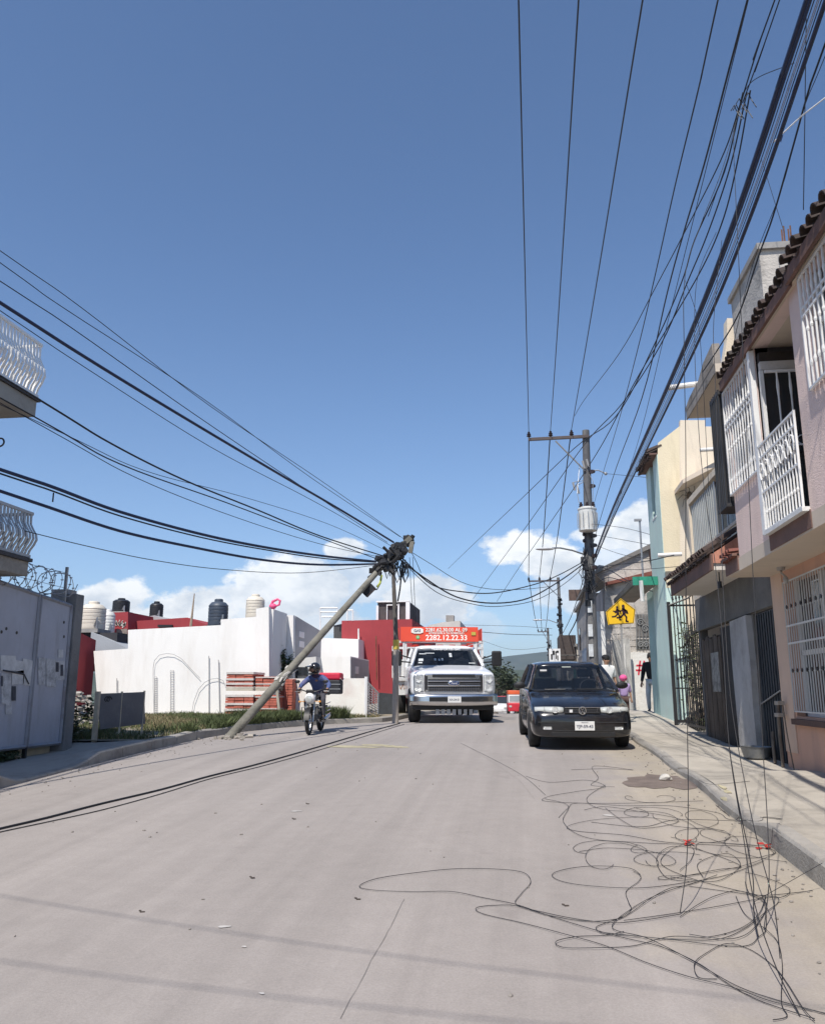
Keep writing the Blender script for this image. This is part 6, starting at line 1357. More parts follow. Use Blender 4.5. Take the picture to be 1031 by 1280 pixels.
# ================================================================== school crossing sign
YS_=20.; sc_=PY(775.5,766,YS_)
SG=thing('school_crossing_sign','yellow five-sided school crossing sign on a post before the block house','sign',(sc_.x,YS_,pavR(sc_.x,YS_)))
pts=[PY(a,b,YS_) for a,b in ((775.5,748),(794,762),(792,779.5),(760,781.5),(757,765))]
YEL=mat('sign_yellow',(.86,.52,.015),.45,var=.05,stain=(.6,.36,.03),stamt=.3,bump=0)
MB().prism([(p.x,p.z) for p in pts],'y',YS_-.012,YS_).build('sign_plate',YEL,SG)
cx_=sum(p.x for p in pts)/5; cz_=sum(p.z for p in pts)/5
bd=MB()
for i in range(5):
    a,b=pts[i],pts[(i+1)%5]; q=lambda p:Vector((lerp(cx_,p.x,.94),YS_-.016,lerp(cz_,p.z,.94))); bd.tube([q(a),q(b)],.005,4)
bd.build('sign_border',BLACKP,SG)
fg=MB(); sx=lambda u:sc_.x+u; sz=lambda v:sc_.z+v
def limb(pts_,r): 
    for a,b in zip(pts_,pts_[1:]):
        p,q=Vector((sx(a[0]),YS_-.017,sz(a[1]))),Vector((sx(b[0]),YS_-.017,sz(b[1]))); d=q-p; fg.obox((p+q)/2,(d.length+r,.004,r*2),Matrix.Rotation(-math.atan2(d.z,d.x),3,'Y'))
def disc(u,v,r): fg.cyl((sx(u),YS_-.019,sz(v)),(sx(u),YS_-.015,sz(v)),r,n=12)
for ox,s in ((-.075,.85),(.065,1.05)):
    disc(ox+.0,.13*s+.02,.032*s); limb([(ox,.10*s),(ox+.01,-.02*s)],.034*s); limb([(ox,.08*s),(ox-.07*s,.03*s),(ox-.11*s,.05*s)],.013*s); limb([(ox,.08*s),(ox+.075*s,.04*s),(ox+.09*s,-.02*s)],.014*s)
    limb([(ox,-.03*s),(ox-.06*s,-.10*s),(ox-.15*s,-.11*s)],.017*s); limb([(ox+.01,-.03*s),(ox+.06*s,-.10*s),(ox+.05*s,-.19*s),(ox+.09*s,-.2*s)],.017*s)
disc(-.115,.02,.03); limb([(.10,.06),(.14,.0)],.026)
fg.build('children_pictogram',mat('sign_black',(.03,.008,.02),.5,bump=0),SG)
for dx in (-.025,.0): pass
MB().box(sc_.x-.022,YS_+.001,pavR(sc_.x,YS_)-.05,sc_.x+.022,YS_+.04,sc_.z+.25).build('post',mat('sign_post_grey',(.30,.30,.29),.6,metal=.3,var=.2),SG)
# ================================================================== vehicles
CHROME=mat('chrome',(.62,.61,.60),.22,metal=1,bump=0,var=.02)
GLS=mat('car_glass',(.012,.016,.022),.04,bump=0,var=0,spec=.7,alpha=.5)
def body_loft(st,name,m,parent,sub=1):
    rows=[]
    for (y,w,zo,zbelt,ztop,wtop,zb) in st:
        h=[(0,zb),(w*.72,zb),(w-.05,max(zo,zb)),(w,max(zo,zb)+.06),(w,lerp(max(zo,zb),zbelt,.55)),(w-.015,zbelt-.02),(lerp(w,wtop,.35),lerp(zbelt,ztop,.45)),(wtop,ztop),(wtop*.55,ztop+.018),(0,ztop+.024)]
        ring=[(x,y,z) for x,z in h]+[(-x,y,z) for x,z in h[-2:0:-1]]
        rows.append(ring)
    return MB().loft(rows,closed=True,caps=True).build(name,m,parent,local=True,smooth=2,sub=sub)
def wheel(parent,x,y,z,r,w,rim,name='wheel',spokes=5):
    prof=[(r*.62,-w/2),(r*.9,-w/2),(r*.98,-w*.38),(r,-w*.25),(r,w*.25),(r*.98,w*.38),(r*.9,w/2),(r*.62,w/2)]
    t=MB().lathe(prof,(0,0,0),24,'x').build(name,RUBBER,parent,local=True,smooth=True); t.location=(x,y,z)
    s=1 if x>0 else -1; mb=MB(); mb.lathe([(r*.60,s*w*.30),(r*.62,s*w*.42),(r*.54,s*w*.42),(r*.50,s*w*.2),(.02,s*w*.15)],(0,0,0),20,'x')
    for k in range(spokes): a=k*2*math.pi/spokes; mb.obox((s*w*.28,r*.32*math.cos(a),r*.32*math.sin(a)),(.03,r*.48,r*.14),Matrix.Rotation(a,3,'X'))
    mb.build('rim',rim,t,local=True,smooth=True)
    return t
def pane(name,p,m,parent,th=.006):
    vs=[Vector(q) for q in p]; n=(vs[1]-vs[0]).cross(vs[-1]-vs[0]).normalized()*th
    k=len(vs); return MB().add(vs+[v+n for v in vs],[tuple(range(k))[::-1],tuple(range(k,2*k))]+[(i,(i+1)%k,(i+1)%k+k,i+k) for i in range(k)]).build(name,m,parent,local=True)
RIM=mat('dull_alloy',(.35,.35,.36),.4,metal=.7)
def slope_at(Y): return (rz(Y+1)-rz(Y-1))/2
# ---------------- black hatchback
PAINT=mat('dusty_black_paint',(.008,.008,.010),.22,var=.5,scale=3,stain=(.05,.048,.046),stamt=.5,stscale=1.3,coat=.7,bump=0,spec=.5)
fc=GND(729,939)
CAR=thing('parked_car','black hatchback parked by the right kerb facing the camera','car',(fc.x+.01,fc.y,rz(fc.y)),R(3.6)); CAR.rotation_euler=(math.atan(slope_at(fc.y+1.8)),0,R(3.6))
st=[(.0,.58,.24,.46,.50,.46,.22),(.03,.70,.22,.52,.56,.56,.20),(.10,.775,.21,.58,.635,.60,.19),(.24,.80,.21,.65,.705,.62,.19),(.42,.81,.22,.70,.755,.64,.20),(.46,.81,.48,.71,.765,.64,.20),(.62,.81,.56,.75,.80,.65,.20),(.86,.81,.56,.79,.84,.66,.20),(1.02,.81,.48,.82,.87,.67,.20),(1.06,.81,.22,.83,.88,.67,.20),(1.22,.81,.20,.90,.915,.70,.20),(2.4,.815,.20,.92,.93,.72,.20),(2.98,.81,.22,.93,.935,.72,.22),(3.02,.81,.48,.93,.935,.72,.22),(3.2,.81,.56,.93,.935,.72,.22),(3.42,.80,.56,.93,.94,.71,.22),(3.58,.79,.48,.93,.94,.70,.24),(3.62,.79,.26,.93,.94,.70,.24),(3.80,.76,.30,.90,.93,.66,.26),(3.87,.70,.34,.80,.86,.60,.3)]
body=body_loft(st,'body',PAINT,CAR)
rf=[]
for (y,z,w) in [(1.78,1.335,.545),(1.86,1.365,.555),(2.1,1.392,.575),(2.6,1.402,.58),(3.1,1.385,.57),(3.4,1.345,.55),(3.46,1.31,.54)]:
    rf.append([(-w-.03,y,z-.055),(-w,y,z-.02),(-w*.8,y,z+.008),(0,y,z+.018),(w*.8,y,z+.008),(w,y,z-.02),(w+.03,y,z-.055),(w-.03,y,z-.06),(0,y,z-.02),(-w+.03,y,z-.06)])
MB().loft(rf,closed=True,caps=True).build('roof',PAINT,CAR,local=True,smooth=2)
mb=MB()
for s in (-1,1):
    for q,r in (([(s*.745,1.08,.905),(s*.66,1.45,1.15),(s*.575,1.82,1.335)],.032),([(s*.745,2.35,.92),(s*.60,2.42,1.36)],.035),([(s*.73,3.72,.93),(s*.66,3.55,1.15),(s*.58,3.38,1.33)],.055)): MB().tube(q,r,6).build('window_pillar',PAINT,CAR,local=True,smooth=True)
ws=MB(); rows=[]
for j in range(5):
    t=j/4; w=lerp(.71,.55,t); y=lerp(1.12,1.82,t); z=lerp(.905,1.345,t)+.015*math.sin(math.pi*t); rows.append([(w*u,y-.09*(1-u*u)*(1-.4*t),z) for u in (-1,-.75,-.5,-.25,0,.25,.5,.75,1)])
ws.loft(rows).build('windscreen',GLS,CAR,local=True,smooth=2)
for s in (-1,1):
    pane('side_window',[(s*.745,1.25,.93),(s*.745,2.32,.93),(s*.605,2.40,1.33),(s*.59,1.88,1.33)],GLS,CAR)
    pane('side_window',[(s*.745,2.40,.93),(s*.735,3.6,.94),(s*.60,3.35,1.31),(s*.60,2.46,1.34)],GLS,CAR)
pane('rear_window',[(-.66,3.76,.95),(.66,3.76,.95),(.54,3.44,1.31),(-.54,3.44,1.31)],GLS,CAR)
INT=mat('dark_upholstery',(.035,.036,.042),.9,bump=0)
mb=MB(); mb.box(-.68,1.15,.70,.68,1.45,.92); mb.build('dashboard',INT,CAR,local=True,bevel=.03)
for s in (-1,1):
    mb=MB(); mb.box(s*.36-.23,1.95,.45,s*.36+.23,2.45,.60); mb.box(s*.36-.22,2.38,.55,s*.36+.22,2.52,1.10); mb.box(s*.36-.12,2.42,1.12,s*.36+.12,2.50,1.27); mb.build('seat',INT,CAR,local=True,bevel=.04)
mb=MB(); mb.box(-.6,3.0,.5,.6,3.15,1.05); mb.build('rear_seat',INT,CAR,local=True,bevel=.04)
mb=MB(); mb.tube([(.36+.18*math.cos(a*math.pi/8),1.62+.06*math.sin(a*math.pi/8),.93+.16*math.sin(a*math.pi/8)) for a in range(17)],.014,6,cap=False); mb.tube([(.2,1.6,.92),(.52,1.6,.92)],.014,5); mb.build('steering_wheel',INT,CAR,local=True,smooth=True)
mb=MB(); mb.box(-.07,1.68,1.24,.07,1.70,1.29); mb.build('inside_mirror',INT,CAR,local=True)
MB().box(-.52,1.60,1.235,-.40,1.605,1.265).build('windscreen_sticker',mat('sticker_white',(.7,.7,.7),.6),CAR,local=True)
mb=MB(); mb.box(-.12,1.69,1.30,.04,1.70,1.318); mb.build('windscreen_sticker',mat('sticker_pale',(.55,.6,.55),.6),CAR,local=True)
LENS=mat('headlamp_lens',(.50,.52,.50),.10,bump=0,var=.1,scale=14,spec=.8,coat=.8); LENSD=mat('headlamp_reflector',(.62,.63,.62),.2,metal=.5,bump=.4,bscale=90)
for s in (-1,1):
    hl=MB(); rows=[]
    for u in range(7):
        t=u/6; x=lerp(.295,.745,t); y=lerp(.035,.15,t**1.8); zt=lerp(.675,.690,t)-.02*t*t; zb=lerp(.575,.578,t)+.015*t*t
        if u==0: zb+=.012; zt-=.006
        rows.append([(s*x,y+.10,zt-.02),(s*x,y+.035,zt),(s*x,y,lerp(zb,zt,.6)),(s*x,y-.012,zb+.01),(s*x,y+.02,zb),(s*x,y+.10,zb)])
    h=hl.loft(rows,closed=True,caps=True).build('headlight',LENS,CAR,local=True,smooth=2)
    mb=MB(); mb.lathe([(.05,0),(.052,.006),(.03,.02),(.01,.022)],(s*.43,.008,.63),14,'y'); mb.box(s*.60-.004,.045,.59,s*.60+.004,.06,.68); mb.build('lamp_bowl',LENSD,h,local=True,smooth=True)
    fg_=MB().box(s*.56-.065,-.012,.325,s*.56+.065,.06,.37).build('fog_light',LENSD,CAR,local=True)
TRIM=mat('black_plastic_trim',(.014,.014,.015),.5,bump=0)
mb=MB(); mb.box(-.285,.012,.57,.285,.09,.665); g=mb.build('grille',TRIM,CAR,local=True,bevel=.008)
mb=MB()
for k in range(3): mb.box(-.27,.004,.585+k*.024,.27,.013,.595+k*.024)
mb.build('grille_slat',mat('slat_grey',(.05,.05,.055),.35),g,local=True)
MB().box(-.28,.0,.664,.28,.05,.672).build('chrome_strip',CHROME,g,local=True)
lg=MB(); lg.tube([(.058*math.cos(a*math.pi/12),-.004,.62+.058*math.sin(a*math.pi/12)) for a in range(25)],.008,5,cap=False)
def bar2(mb,p,q,r,y): mb.tube([(p[0],y,p[1]),(q[0],y,q[1])],r,5)
for p,q in (((-.028,.668),(0,.628)),((.028,.668),(0,.628)),((-.046,.645),(-.022,.575)),((-.022,.575),(0,.617)),((0,.617),(.022,.575)),((.022,.575),(.046,.645))): bar2(lg,p,q,.006,-.004)
lg.build('emblem',CHROME,g,local=True)
MB().box(-.205,-.002,.592,-.155,.006,.636).build('grille_sticker',mat('sticker_white',(0,0,0)),g,local=True)
mb=MB()
for (x,z) in ((.225,.61),(.235,.635),(.245,.655)): mb.ball((x,-.0,z),(.006,.006,.01),6,4)
mb.build('grille_badge',CHROME,g,local=True)
mb=MB(); mb.box(-.44,-.012,.300,.44,.05,.312); mb.box(-.70,.0,.43,.70,.06,.445); mb.box(-.5,-.008,.222,.5,.05,.285); mb.build('bumper_trim',TRIM,CAR,local=True,bevel=.004)
PLT=mat('plate_white',(.72,.72,.70),.5,var=.04,bump=0)
pw_=MB().box(-.045-.155+.07,-.028,.315,-.045+.155+.07,-.016,.455).build('number_plate',PLT,CAR,local=True,bevel=.004)
MF=Matrix.Translation((.025,-.030,.375))@Matrix.Rotation(R(90),4,'X')
PT_=mat('plate_print',(.05,.06,.10),.6,bump=0)
text('YJP-59-43',.066,'plate_number',PT_,pw_,MF,.001,True)
text('VERACRUZ',.022,'plate_number',PT_,pw_,Matrix.Translation((.025,-.030,.437))@Matrix.Rotation(R(90),4,'X'),.001)
for s in (-1,1):
    mb=MB(); mb.lathe([(.02,0),(.075,.02),(.085,.05),(.07,.09),(.02,.11)],(0,0,0),16,'y'); mb.v=[(x*1.25*1,y,z*.75) for x,y,z in mb.v]; mm=mb.build('wing_mirror',TRIM,CAR,local=True,smooth=True); mm.location=(s*.90,1.42,.99)
    MB().tube([(-s*.04,.05,-.03),(-s*.16,.03,-.06)],.018,6).build('mirror_arm',TRIM,mm,local=True)
mb=MB(); 
for s in (-1,1): mb.box(s*.815-.006,1.2,.47,s*.815+.012,2.95,.52)
mb.build('side_moulding',TRIM,CAR,local=True)
mb=MB()
for s in (-1,1):
    for y in (1.2,2.37,3.0): MB().box(s*.814-.003,y,.26,s*.814+.002,y+.008,.90).build('door_gap',TRIM,CAR,local=True)
for s in (-1,1):
    MB().box(s*.815-.01,2.10,.78,s*.815+.02,2.25,.81).build('door_handle',TRIM,CAR,local=True,bevel=.004)
for (x,y) in ((-.72,.74),(.72,.74),(-.72,3.30),(.72,3.30)): wheel(CAR,x,y,.285,.285,.18,RIM)
mb=MB(); mb.tube([(-.5,1.02,.925),(-.15,.98,.93)],.010,5); mb.tube([(.05,.99,.93),(.5,1.06,.93)],.010,5); mb.build('wiper',TRIM,CAR,local=True)
# ---------------- white flatbed truck
TW_=mat('white_truck_paint',(.76,.77,.78),.28,var=.03,bump=0,coat=.5)
tc_=GND(567,905)
TK=thing('flatbed_truck','white stake-bed truck with a red phone-number board above the cab','truck',(tc_.x,tc_.y+.1,rz(tc_.y)),R(9)); TK.rotation_euler=(math.atan(.01),0,R(11)); TK.scale=(1.06,1.06,1.06)
st=[(.0,.88,.66,1.06,1.10,.80,.64),(.04,.97,.64,1.10,1.155,.84,.60),(.16,1.0,.62,1.13,1.19,.85,.55),(.36,1.005,.62,1.15,1.22,.86,.55),(.40,1.005,.88,1.155,1.225,.86,.55),(.62,1.01,.98,1.18,1.25,.86,.55),(1.05,1.01,.98,1.21,1.30,.86,.55),(1.26,1.005,.88,1.23,1.33,.87,.55),(1.30,1.0,.60,1.24,1.335,.88,.5),(1.5,1.0,.50,1.29,1.35,.88,.5),(3.1,1.0,.50,1.32,1.36,.88,.5),(3.14,.98,.52,1.31,1.35,.86,.52)]
body_loft(st,'body',TW_,TK)
mb=MB(); rf=[]
for (y,z,w) in [(1.98,1.80,.70),(2.05,1.84,.715),(2.4,1.875,.73),(3.0,1.87,.73),(3.12,1.84,.72)]:
    rf.append([(-w-.04,y,z-.07),(-w,y,z-.02),(-w*.8,y,z+.01),(0,y,z+.025),(w*.8,y,z+.01),(w,y,z-.02),(w+.04,y,z-.07),(w-.03,y,z-.07),(0,y,z-.03),(-w+.03,y,z-.07)])
mb.loft(rf,closed=True,caps=True).build('roof',TW_,TK,local=True,smooth=2)
mb=MB()
for s in (-1,1):
    for q,r in (([(s*.90,1.36,1.33),(s*.82,1.66,1.58),(s*.735,2.0,1.80)],.04),([(s*.93,3.05,1.33),(s*.77,3.05,1.82)],.07)): MB().tube(q,r,6).build('window_pillar',TW_,TK,local=True,smooth=True)
MB().box(-.90,3.06,1.3,.90,3.12,1.84).build('cab_back',mat('cab_back_dark',(.03,.03,.03),.8),TK,local=True)
ws=MB(); rows=[]
for j in range(5):
    t=j/4; w=lerp(.86,.71,t); y=lerp(1.40,1.99,t); z=lerp(1.345,1.80,t)+.015*math.sin(math.pi*t); rows.append([(w*u,y-.10*(1-u*u),z) for u in (-1,-.75,-.5,-.25,0,.25,.5,.75,1)])
ws.loft(rows).build('windscreen',GLS,TK,local=True,smooth=2)
for s in (-1,1): pane('side_window',[(s*.905,1.5,1.35),(s*.905,2.95,1.35),(s*.775,2.95,1.78),(s*.76,2.05,1.78)],GLS,TK)
mb=MB(); mb.box(-.85,1.45,1.1,.85,1.75,1.34); mb.build('dashboard',INT,TK,local=True,bevel=.03)
for x in (-.42,.42): mb=MB(); mb.box(x-.27,2.5,.9,x+.27,2.7,1.55); mb.box(x-.13,2.55,1.56,x+.13,2.65,1.72); mb.build('seat',mat('grey_seat',(.10,.10,.11),.9),TK,local=True,bevel=.04)
mb=MB(); mb.tube([(.42+.2*math.cos(a*math.pi/8),1.85,1.36+.18*math.sin(a*math.pi/8)) for a in range(17)],.016,6,cap=False); mb.build('steering_wheel',INT,TK,local=True)
SW=mat('sticker_white',(0,0,0))
mb=MB(); rr=random.Random(7)
text('TRANSPORTES GAS',.085,'windscreen_lettering',SW,TK,Matrix.Translation((0,1.775,1.765))@Matrix.Rotation(R(90-37),4,'X'),.001,True)
for (x,t,w,h) in [(-.66,.28,.12,.10),(-.68,.12,.10,.05),(-.60,.62,.18,.03),(-.42,.66,.24,.025),(-.30,.30,.05,.09),(-.2,.28,.04,.08),(-.12,.3,.05,.08),(.10,.55,.07,.16),(.62,.10,.16,.03)]:
    y=lerp(1.40,1.99,t)-.105+.1*(x/.85)**2; z=lerp(1.345,1.80,t)+.02; mb.obox((x,y,z),(w,.004,h),Matrix.Rotation(-R(52),3,'X'))
mb.build('windscreen_sticker',mat('sticker_grey',(.5,.52,.52),.6),TK,local=True)
# grille and lamps
mb=MB(); mb.box(-.69,-.03,.70,.69,.05,1.135); g=mb.build('grille',CHROME,TK,local=True,bevel=.03)
mb=MB()
for (z0,z1) in ((.735,.835),(.875,.945),(.965,1.01),(1.045,1.115)): mb.box(-.60 if z0<1 else -.5,-.040,z0,.60 if z0<1 else .5,-.026,z1)
for s in (-1,1): mb.box(s*.64-.03,-.042,.76,s*.64+.03,-.025,1.08)
mb.build('grille_opening',mat('grille_black',(.02,.02,.022),.5),g,local=True)
mb=MB()
for k in range(22):
    x=-.57+k*.0543; mb.box(x-.008,-.045,.74,x+.008,-.041,.83)
for z in (.785,.905,.985): mb.box(-.60,-.047,z-.008,.60,-.040,z+.008)
mb.build('grille_mesh',mat('mesh_grey',(.12,.12,.13),.4,metal=.5),g,local=True)
mb=MB(); mb.box(-.62,-.07,.845,.62,-.035,.87); mb.box(-.62,-.07,.945,.62,-.035,.968); mb.build('chrome_bar',CHROME,g,local=True,bevel=.008)
em=MB(); em.lathe([(.14,0),(.14,.015),(.125,.02),(.01,.02)],(0,0,0),28,'y'); em.v=[(x,-y-.07,z*.42+.912) for x,y,z in em.v]; em.build('emblem_rim',CHROME,g,local=True,smooth=True)
em=MB(); em.lathe([(.118,0),(.118,.004),(.01,.004)],(0,0,0),28,'y'); em.v=[(x,-y-.092,z*.38+.912) for x,y,z in em.v]; eo=em.build('emblem',mat('emblem_blue',(.03,.05,.14),.3),g,local=True,smooth=True)
text('Ford',.07,'emblem_lettering',SW,eo,Matrix.Translation((0,-.0985,.912))@Matrix.Rotation(R(90),4,'X')@Matrix.Shear('XZ',4,(0,0)),.001)
for s in (-1,1):
    hl=MB(); pts=[(s*.705,.715),(s*.93,.70),(s*.945,1.06),(s*.90,1.12),(s*.705,1.115)]; hl.prism(pts,'y',-.02,.06); h=hl.build('headlight',mat('truck_lens',(.34,.36,.38),.12,bump=0,var=.35,scale=16,coat=.8),TK,local=True,bevel=.02)
    mb=MB(); mb.lathe([(.075,0),(.08,-.012),(.04,-.004),(.01,0)],(s*.83,-.024,.80),16,'y'); mb.lathe([(.07,0),(.075,-.012),(.04,-.004),(.01,0)],(s*.83,-.024,1.0),16,'y'); mb.box(s*.735-.02,-.028,.74,s*.735+.02,-.02,1.09); mb.build('lamp_bowl',LENSD,h,local=True,smooth=True)
bm=MB(); rows=[]
for u in range(-8,9):
    x=u/8*1.03; y=-.12+.14*abs(u/8)**4; zc=.0
    rows.append([(x,y+.14,.66),(x,y+.02,.675),(x,y,.60),(x,y+.01,.52),(x,y-.01,.46),(x,y+.05,.40+.03*abs(u/8)**3),(x,y+.14,.40)])
b=bm.loft(rows,closed=True,caps=True).build('bumper',CHROME,TK,local=True,smooth=2)
mb=MB(); mb.box(-.58,-.135,.50,.58,-.112,.60); mb.build('bumper_opening',TRIM,b,local=True)
mb=MB(); mb.box(-.155,-.155,.475,.155,-.136,.615); pp=mb.build('number_plate',PLT,TK,local=True,bevel=.004)
text('XA-24-51',.062,'plate_number',PT_,pp,Matrix.Translation((0,-.157,.54))@Matrix.Rotation(R(90),4,'X'),.001,True)
mb=MB(); mb.box(-.95,.1,.30,.95,.3,.42); mb.box(-.05,.6,.25,.05,5.5,.5); mb.build('air_dam',TRIM,TK,local=True,bevel=.02)
mb=MB()
for k in range(7): mb.box(-.42+k*.13,.02,.20,-.34+k*.13,.05,.32)
mb.build('axle_parts',GALV,TK,local=True)
for s in (-1,1):
    mb=MB(); mb.box(-.125,-.07,-.19,.125,.03,.19); mm=mb.build('wing_mirror',TRIM,TK,local=True,bevel=.035); mm.location=(s*1.27,1.55,1.53)
    MB().box(-.105,.031,-.17,.105,.036,.17).build('mirror_glass',GLS,mm,local=True)
    mb=MB(); mb.tube([(-s*.10,0,.08),(-s*.36,.02,.0)],.018,5); mb.tube([(-s*.10,0,-.08),(-s*.36,.02,-.10)],.018,5); mb.build('mirror_arm',TRIM,mm,local=True)
    # red marker light
    wheel(TK,s*.87,.83,.41,.41,.27,mat('white_rim',(.5,.5,.5),.4,metal=.4))
    wheel(TK,s*.98,5.0,.41,.41,.24,mat('white_rim',(0,0,0)))
    wheel(TK,s*.70,5.0,.41,.41,.24,mat('white_rim',(0,0,0)))
    MB().box(s*.81-.17,.38,1.0,s*.81+.17,1.3,1.02).build('arch_liner',TRIM,TK,local=True)
# bed
BW=1.16
mb=MB(); mb.box(-BW,3.3,.98,BW,6.9,1.08); mb.box(-.5,3.1,.62,.5,6.8,.98); bed=mb.build('bed_floor',mat('bed_white',(.66,.66,.65),.5,var=.06,stain=(.4,.38,.36),stamt=.4),TK,local=True)
mb=MB()
for s in (-1,1):
    for y in (3.34,4.2,5.1,6.0,6.85): mb.box(s*BW-.035,y-.03,1.08,s*BW+.035,y+.03,2.06)
    for z in (1.35,1.62,1.86,2.03): mb.box(s*BW-.02,3.3,z-.035,s*BW+.02,6.9,z+.035)
for z in (1.86,2.03): mb.box(-BW,3.30,z-.03,BW,3.36,z+.03)
for x in (-.95,.95): mb.box(x-.03,3.29,1.08,x+.03,3.37,2.06)
mb.build('stake_rail',mat('stake_white',(.72,.72,.71),.5,var=.06),bed,local=True)
for q in ((-BW+.01,3.42,1.1,-.93,3.9,1.55),(-BW,3.38,.60,-.72,3.9,.97),(.72,3.38,.60,BW,3.9,.97)): MB().box(*q).build('side_box',mat('bed_white',(0,0,0)),bed,local=True)
mb=MB()
for (x,w) in ((-1.1,.02),(-1.05,.02),(-1.0,.02),(-.95,.02)): mb.obox((x,3.375,.82),(.018,.006,.14),Matrix.Rotation(R(15)*(1 if int(x*100)%2 else -1),3,'Y'))
mb.build('side_marking',mat('orange_brown_mark',(.25,.10,.05),.6),bed,local=True)
RC=mat('red_gas_cylinder',(.60,.05,.035),.5,var=.15)
cy=None
for i,y in enumerate((3.7,4.1,4.5,4.9)):
    for x in (-.98,-.64,-.30,.04,.38,.72,1.0):
        if x in (-.30,.04,.38) and y<4.2: pass
        if cy is None: cy=MB().lathe([(.13,0),(.155,.03),(.155,.62),(.13,.72),(.06,.77),(.09,.78),(.09,.88),(.05,.88)],(0,0,0),14).build('gas_cylinder',RC,bed,local=True,smooth=True); cy.location=(x,y,1.09)
        else: inst(cy,bed,(x,y,1.09))
RBD=mat('red_sign_board',(.72,.075,.035),.5,var=.05,bump=0)
sgn=MB(); sgn.obox((-.02,3.28,2.235),(2.14,.03,.40),Matrix.Rotation(R(-4),3,'X')); sg=sgn.build('phone_number_board',RBD,TK,local=True)
mb=MB(); mb.prism([(3.28,2.06),(3.28,2.40),(6.6,2.34),(6.6,2.06)],'x',-BW,-BW+.02); mb.prism([(3.28,2.06),(3.28,2.40),(6.6,2.34),(6.6,2.06)],'x',BW-.02,BW); mb.build('side_board',RBD,TK,local=True)
WTX=mat('board_lettering_white',(.80,.78,.72),.6,bump=0)
def bt(s,sz,x,z,b=True): text(s,sz,'board_lettering',WTX,sg,Matrix.Translation((x,3.258-(z-2.235)*.0,z))@Matrix.Rotation(R(90-4),4,'X'),.004,b)
bt('2281.62.30.00 AL 09',.138,.17,2.352); bt('ATENCION A TU DOMICILIO',.075,.17,2.262); bt('2282.12.22.33',.205,.17,2.135)
mb=MB(); mb.prism([(-.80,2.28),(-.72,2.25),(-.55,2.25),(-.47,2.28),(-.47,2.37),(-.53,2.40),(-.74,2.40),(-.80,2.37)],'y',3.245,3.256); eb=mb.build('board_badge',WTX,sg,local=True)
text('GAS',.10,'badge_lettering',mat('badge_navy',(.06,.06,.12),.6),eb,Matrix.Translation((-.635,3.242,2.325))@Matrix.Rotation(R(90),4,'X'),.002,True)
mb=MB(); mb.lathe([(.052,0),(.052,.006),(.01,.006)],(-.62,3.243,2.15),16,'y'); mb.build('phone_badge',mat('phone_green',(.12,.48,.16),.6),sg,local=True)
mb=MB(); mb.box(-.635,3.234,2.14,-.60,3.242,2.165); mb.build('phone_mark',WTX,sg,local=True)
mb=MB(); mb.box(.86,3.240,2.21,.98,3.252,2.30); mb.build('board_patch',mat('patch_yellow',(.55,.45,.08),.6),sg,local=True)
mb=MB(); mb.tube([(-1.0,3.3,2.06),(-1.0,3.3,1.1)],.03,5); mb.tube([(1.0,3.3,2.06),(1.0,3.3,1.1)],.03,5); mb.build('board_support',WHITEP,TK,local=True)
# ================================================================== people
def skin_mesh(name,joints,edges,m,parent,sub=2,root=0):
    me=bpy.data.meshes.new(name); me.from_pydata([j[0] for j in joints],edges,[]); me.materials.append(m)
    o=bpy.data.objects.new(name,me); COL.objects.link(o)
    if parent is not None: o.parent=parent
    md=o.modifiers.new('skin','SKIN'); md.use_smooth_shade=True
    sv=me.skin_vertices[0].data
    for i,j in enumerate(joints):
        r=j[1]; sv[i].radius=(r,r) if not isinstance(r,tuple) else r
    sv[root].use_root=True
    s=o.modifiers.new('sub','SUBSURF'); s.levels=sub; s.render_levels=sub
    return o
SKINM=mat('brown_skin',(.30,.17,.11),.6,var=.05,bump=0); HAIR=mat('black_hair',(.012,.010,.009),.6,bump=.3,bscale=60)
def hand(parent,c,fwd,up,m,s=1.,curl=.5,side=1):
    """palm and five separate fingers, root at the wrist c"""
    f=Vector(fwd).normalized(); u=Vector(up).normalized(); r=f.cross(u).normalized()*side; c=Vector(c); J=[]; E=[]
    J.append((c-f*.015*s,.022*s)); J.append((c+f*.045*s,(.036*s,.018*s))); E.append((0,1))
    for k,(o,l) in enumerate(((-.026,.072),(-.009,.082),(.009,.076),(.026,.06))):
        b=len(J); J.append((c+f*.08*s+r*o*s,.0105*s)); a=curl
        J.append((c+f*(.08+l*.5*math.cos(a))*s+r*o*s-u*l*.5*math.sin(a)*s,.0095*s)); J.append((c+f*(.08+l*.5*math.cos(a)+l*.4*math.cos(2.2*a))*s+r*o*s-u*(l*.5*math.sin(a)+l*.4*math.sin(2.2*a))*s,.008*s))
        E+=[(1,b),(b,b+1),(b+1,b+2)]
    b=len(J); J.append((c+f*.03*s-r*.035*s,.013*s)); J.append((c+f*.055*s-r*.055*s-u*.01*s,.011*s)); J.append((c+f*.08*s-r*.058*s-u*.03*s,.009*s)); E+=[(0,b),(b,b+1),(b+1,b+2)]
    return J,E
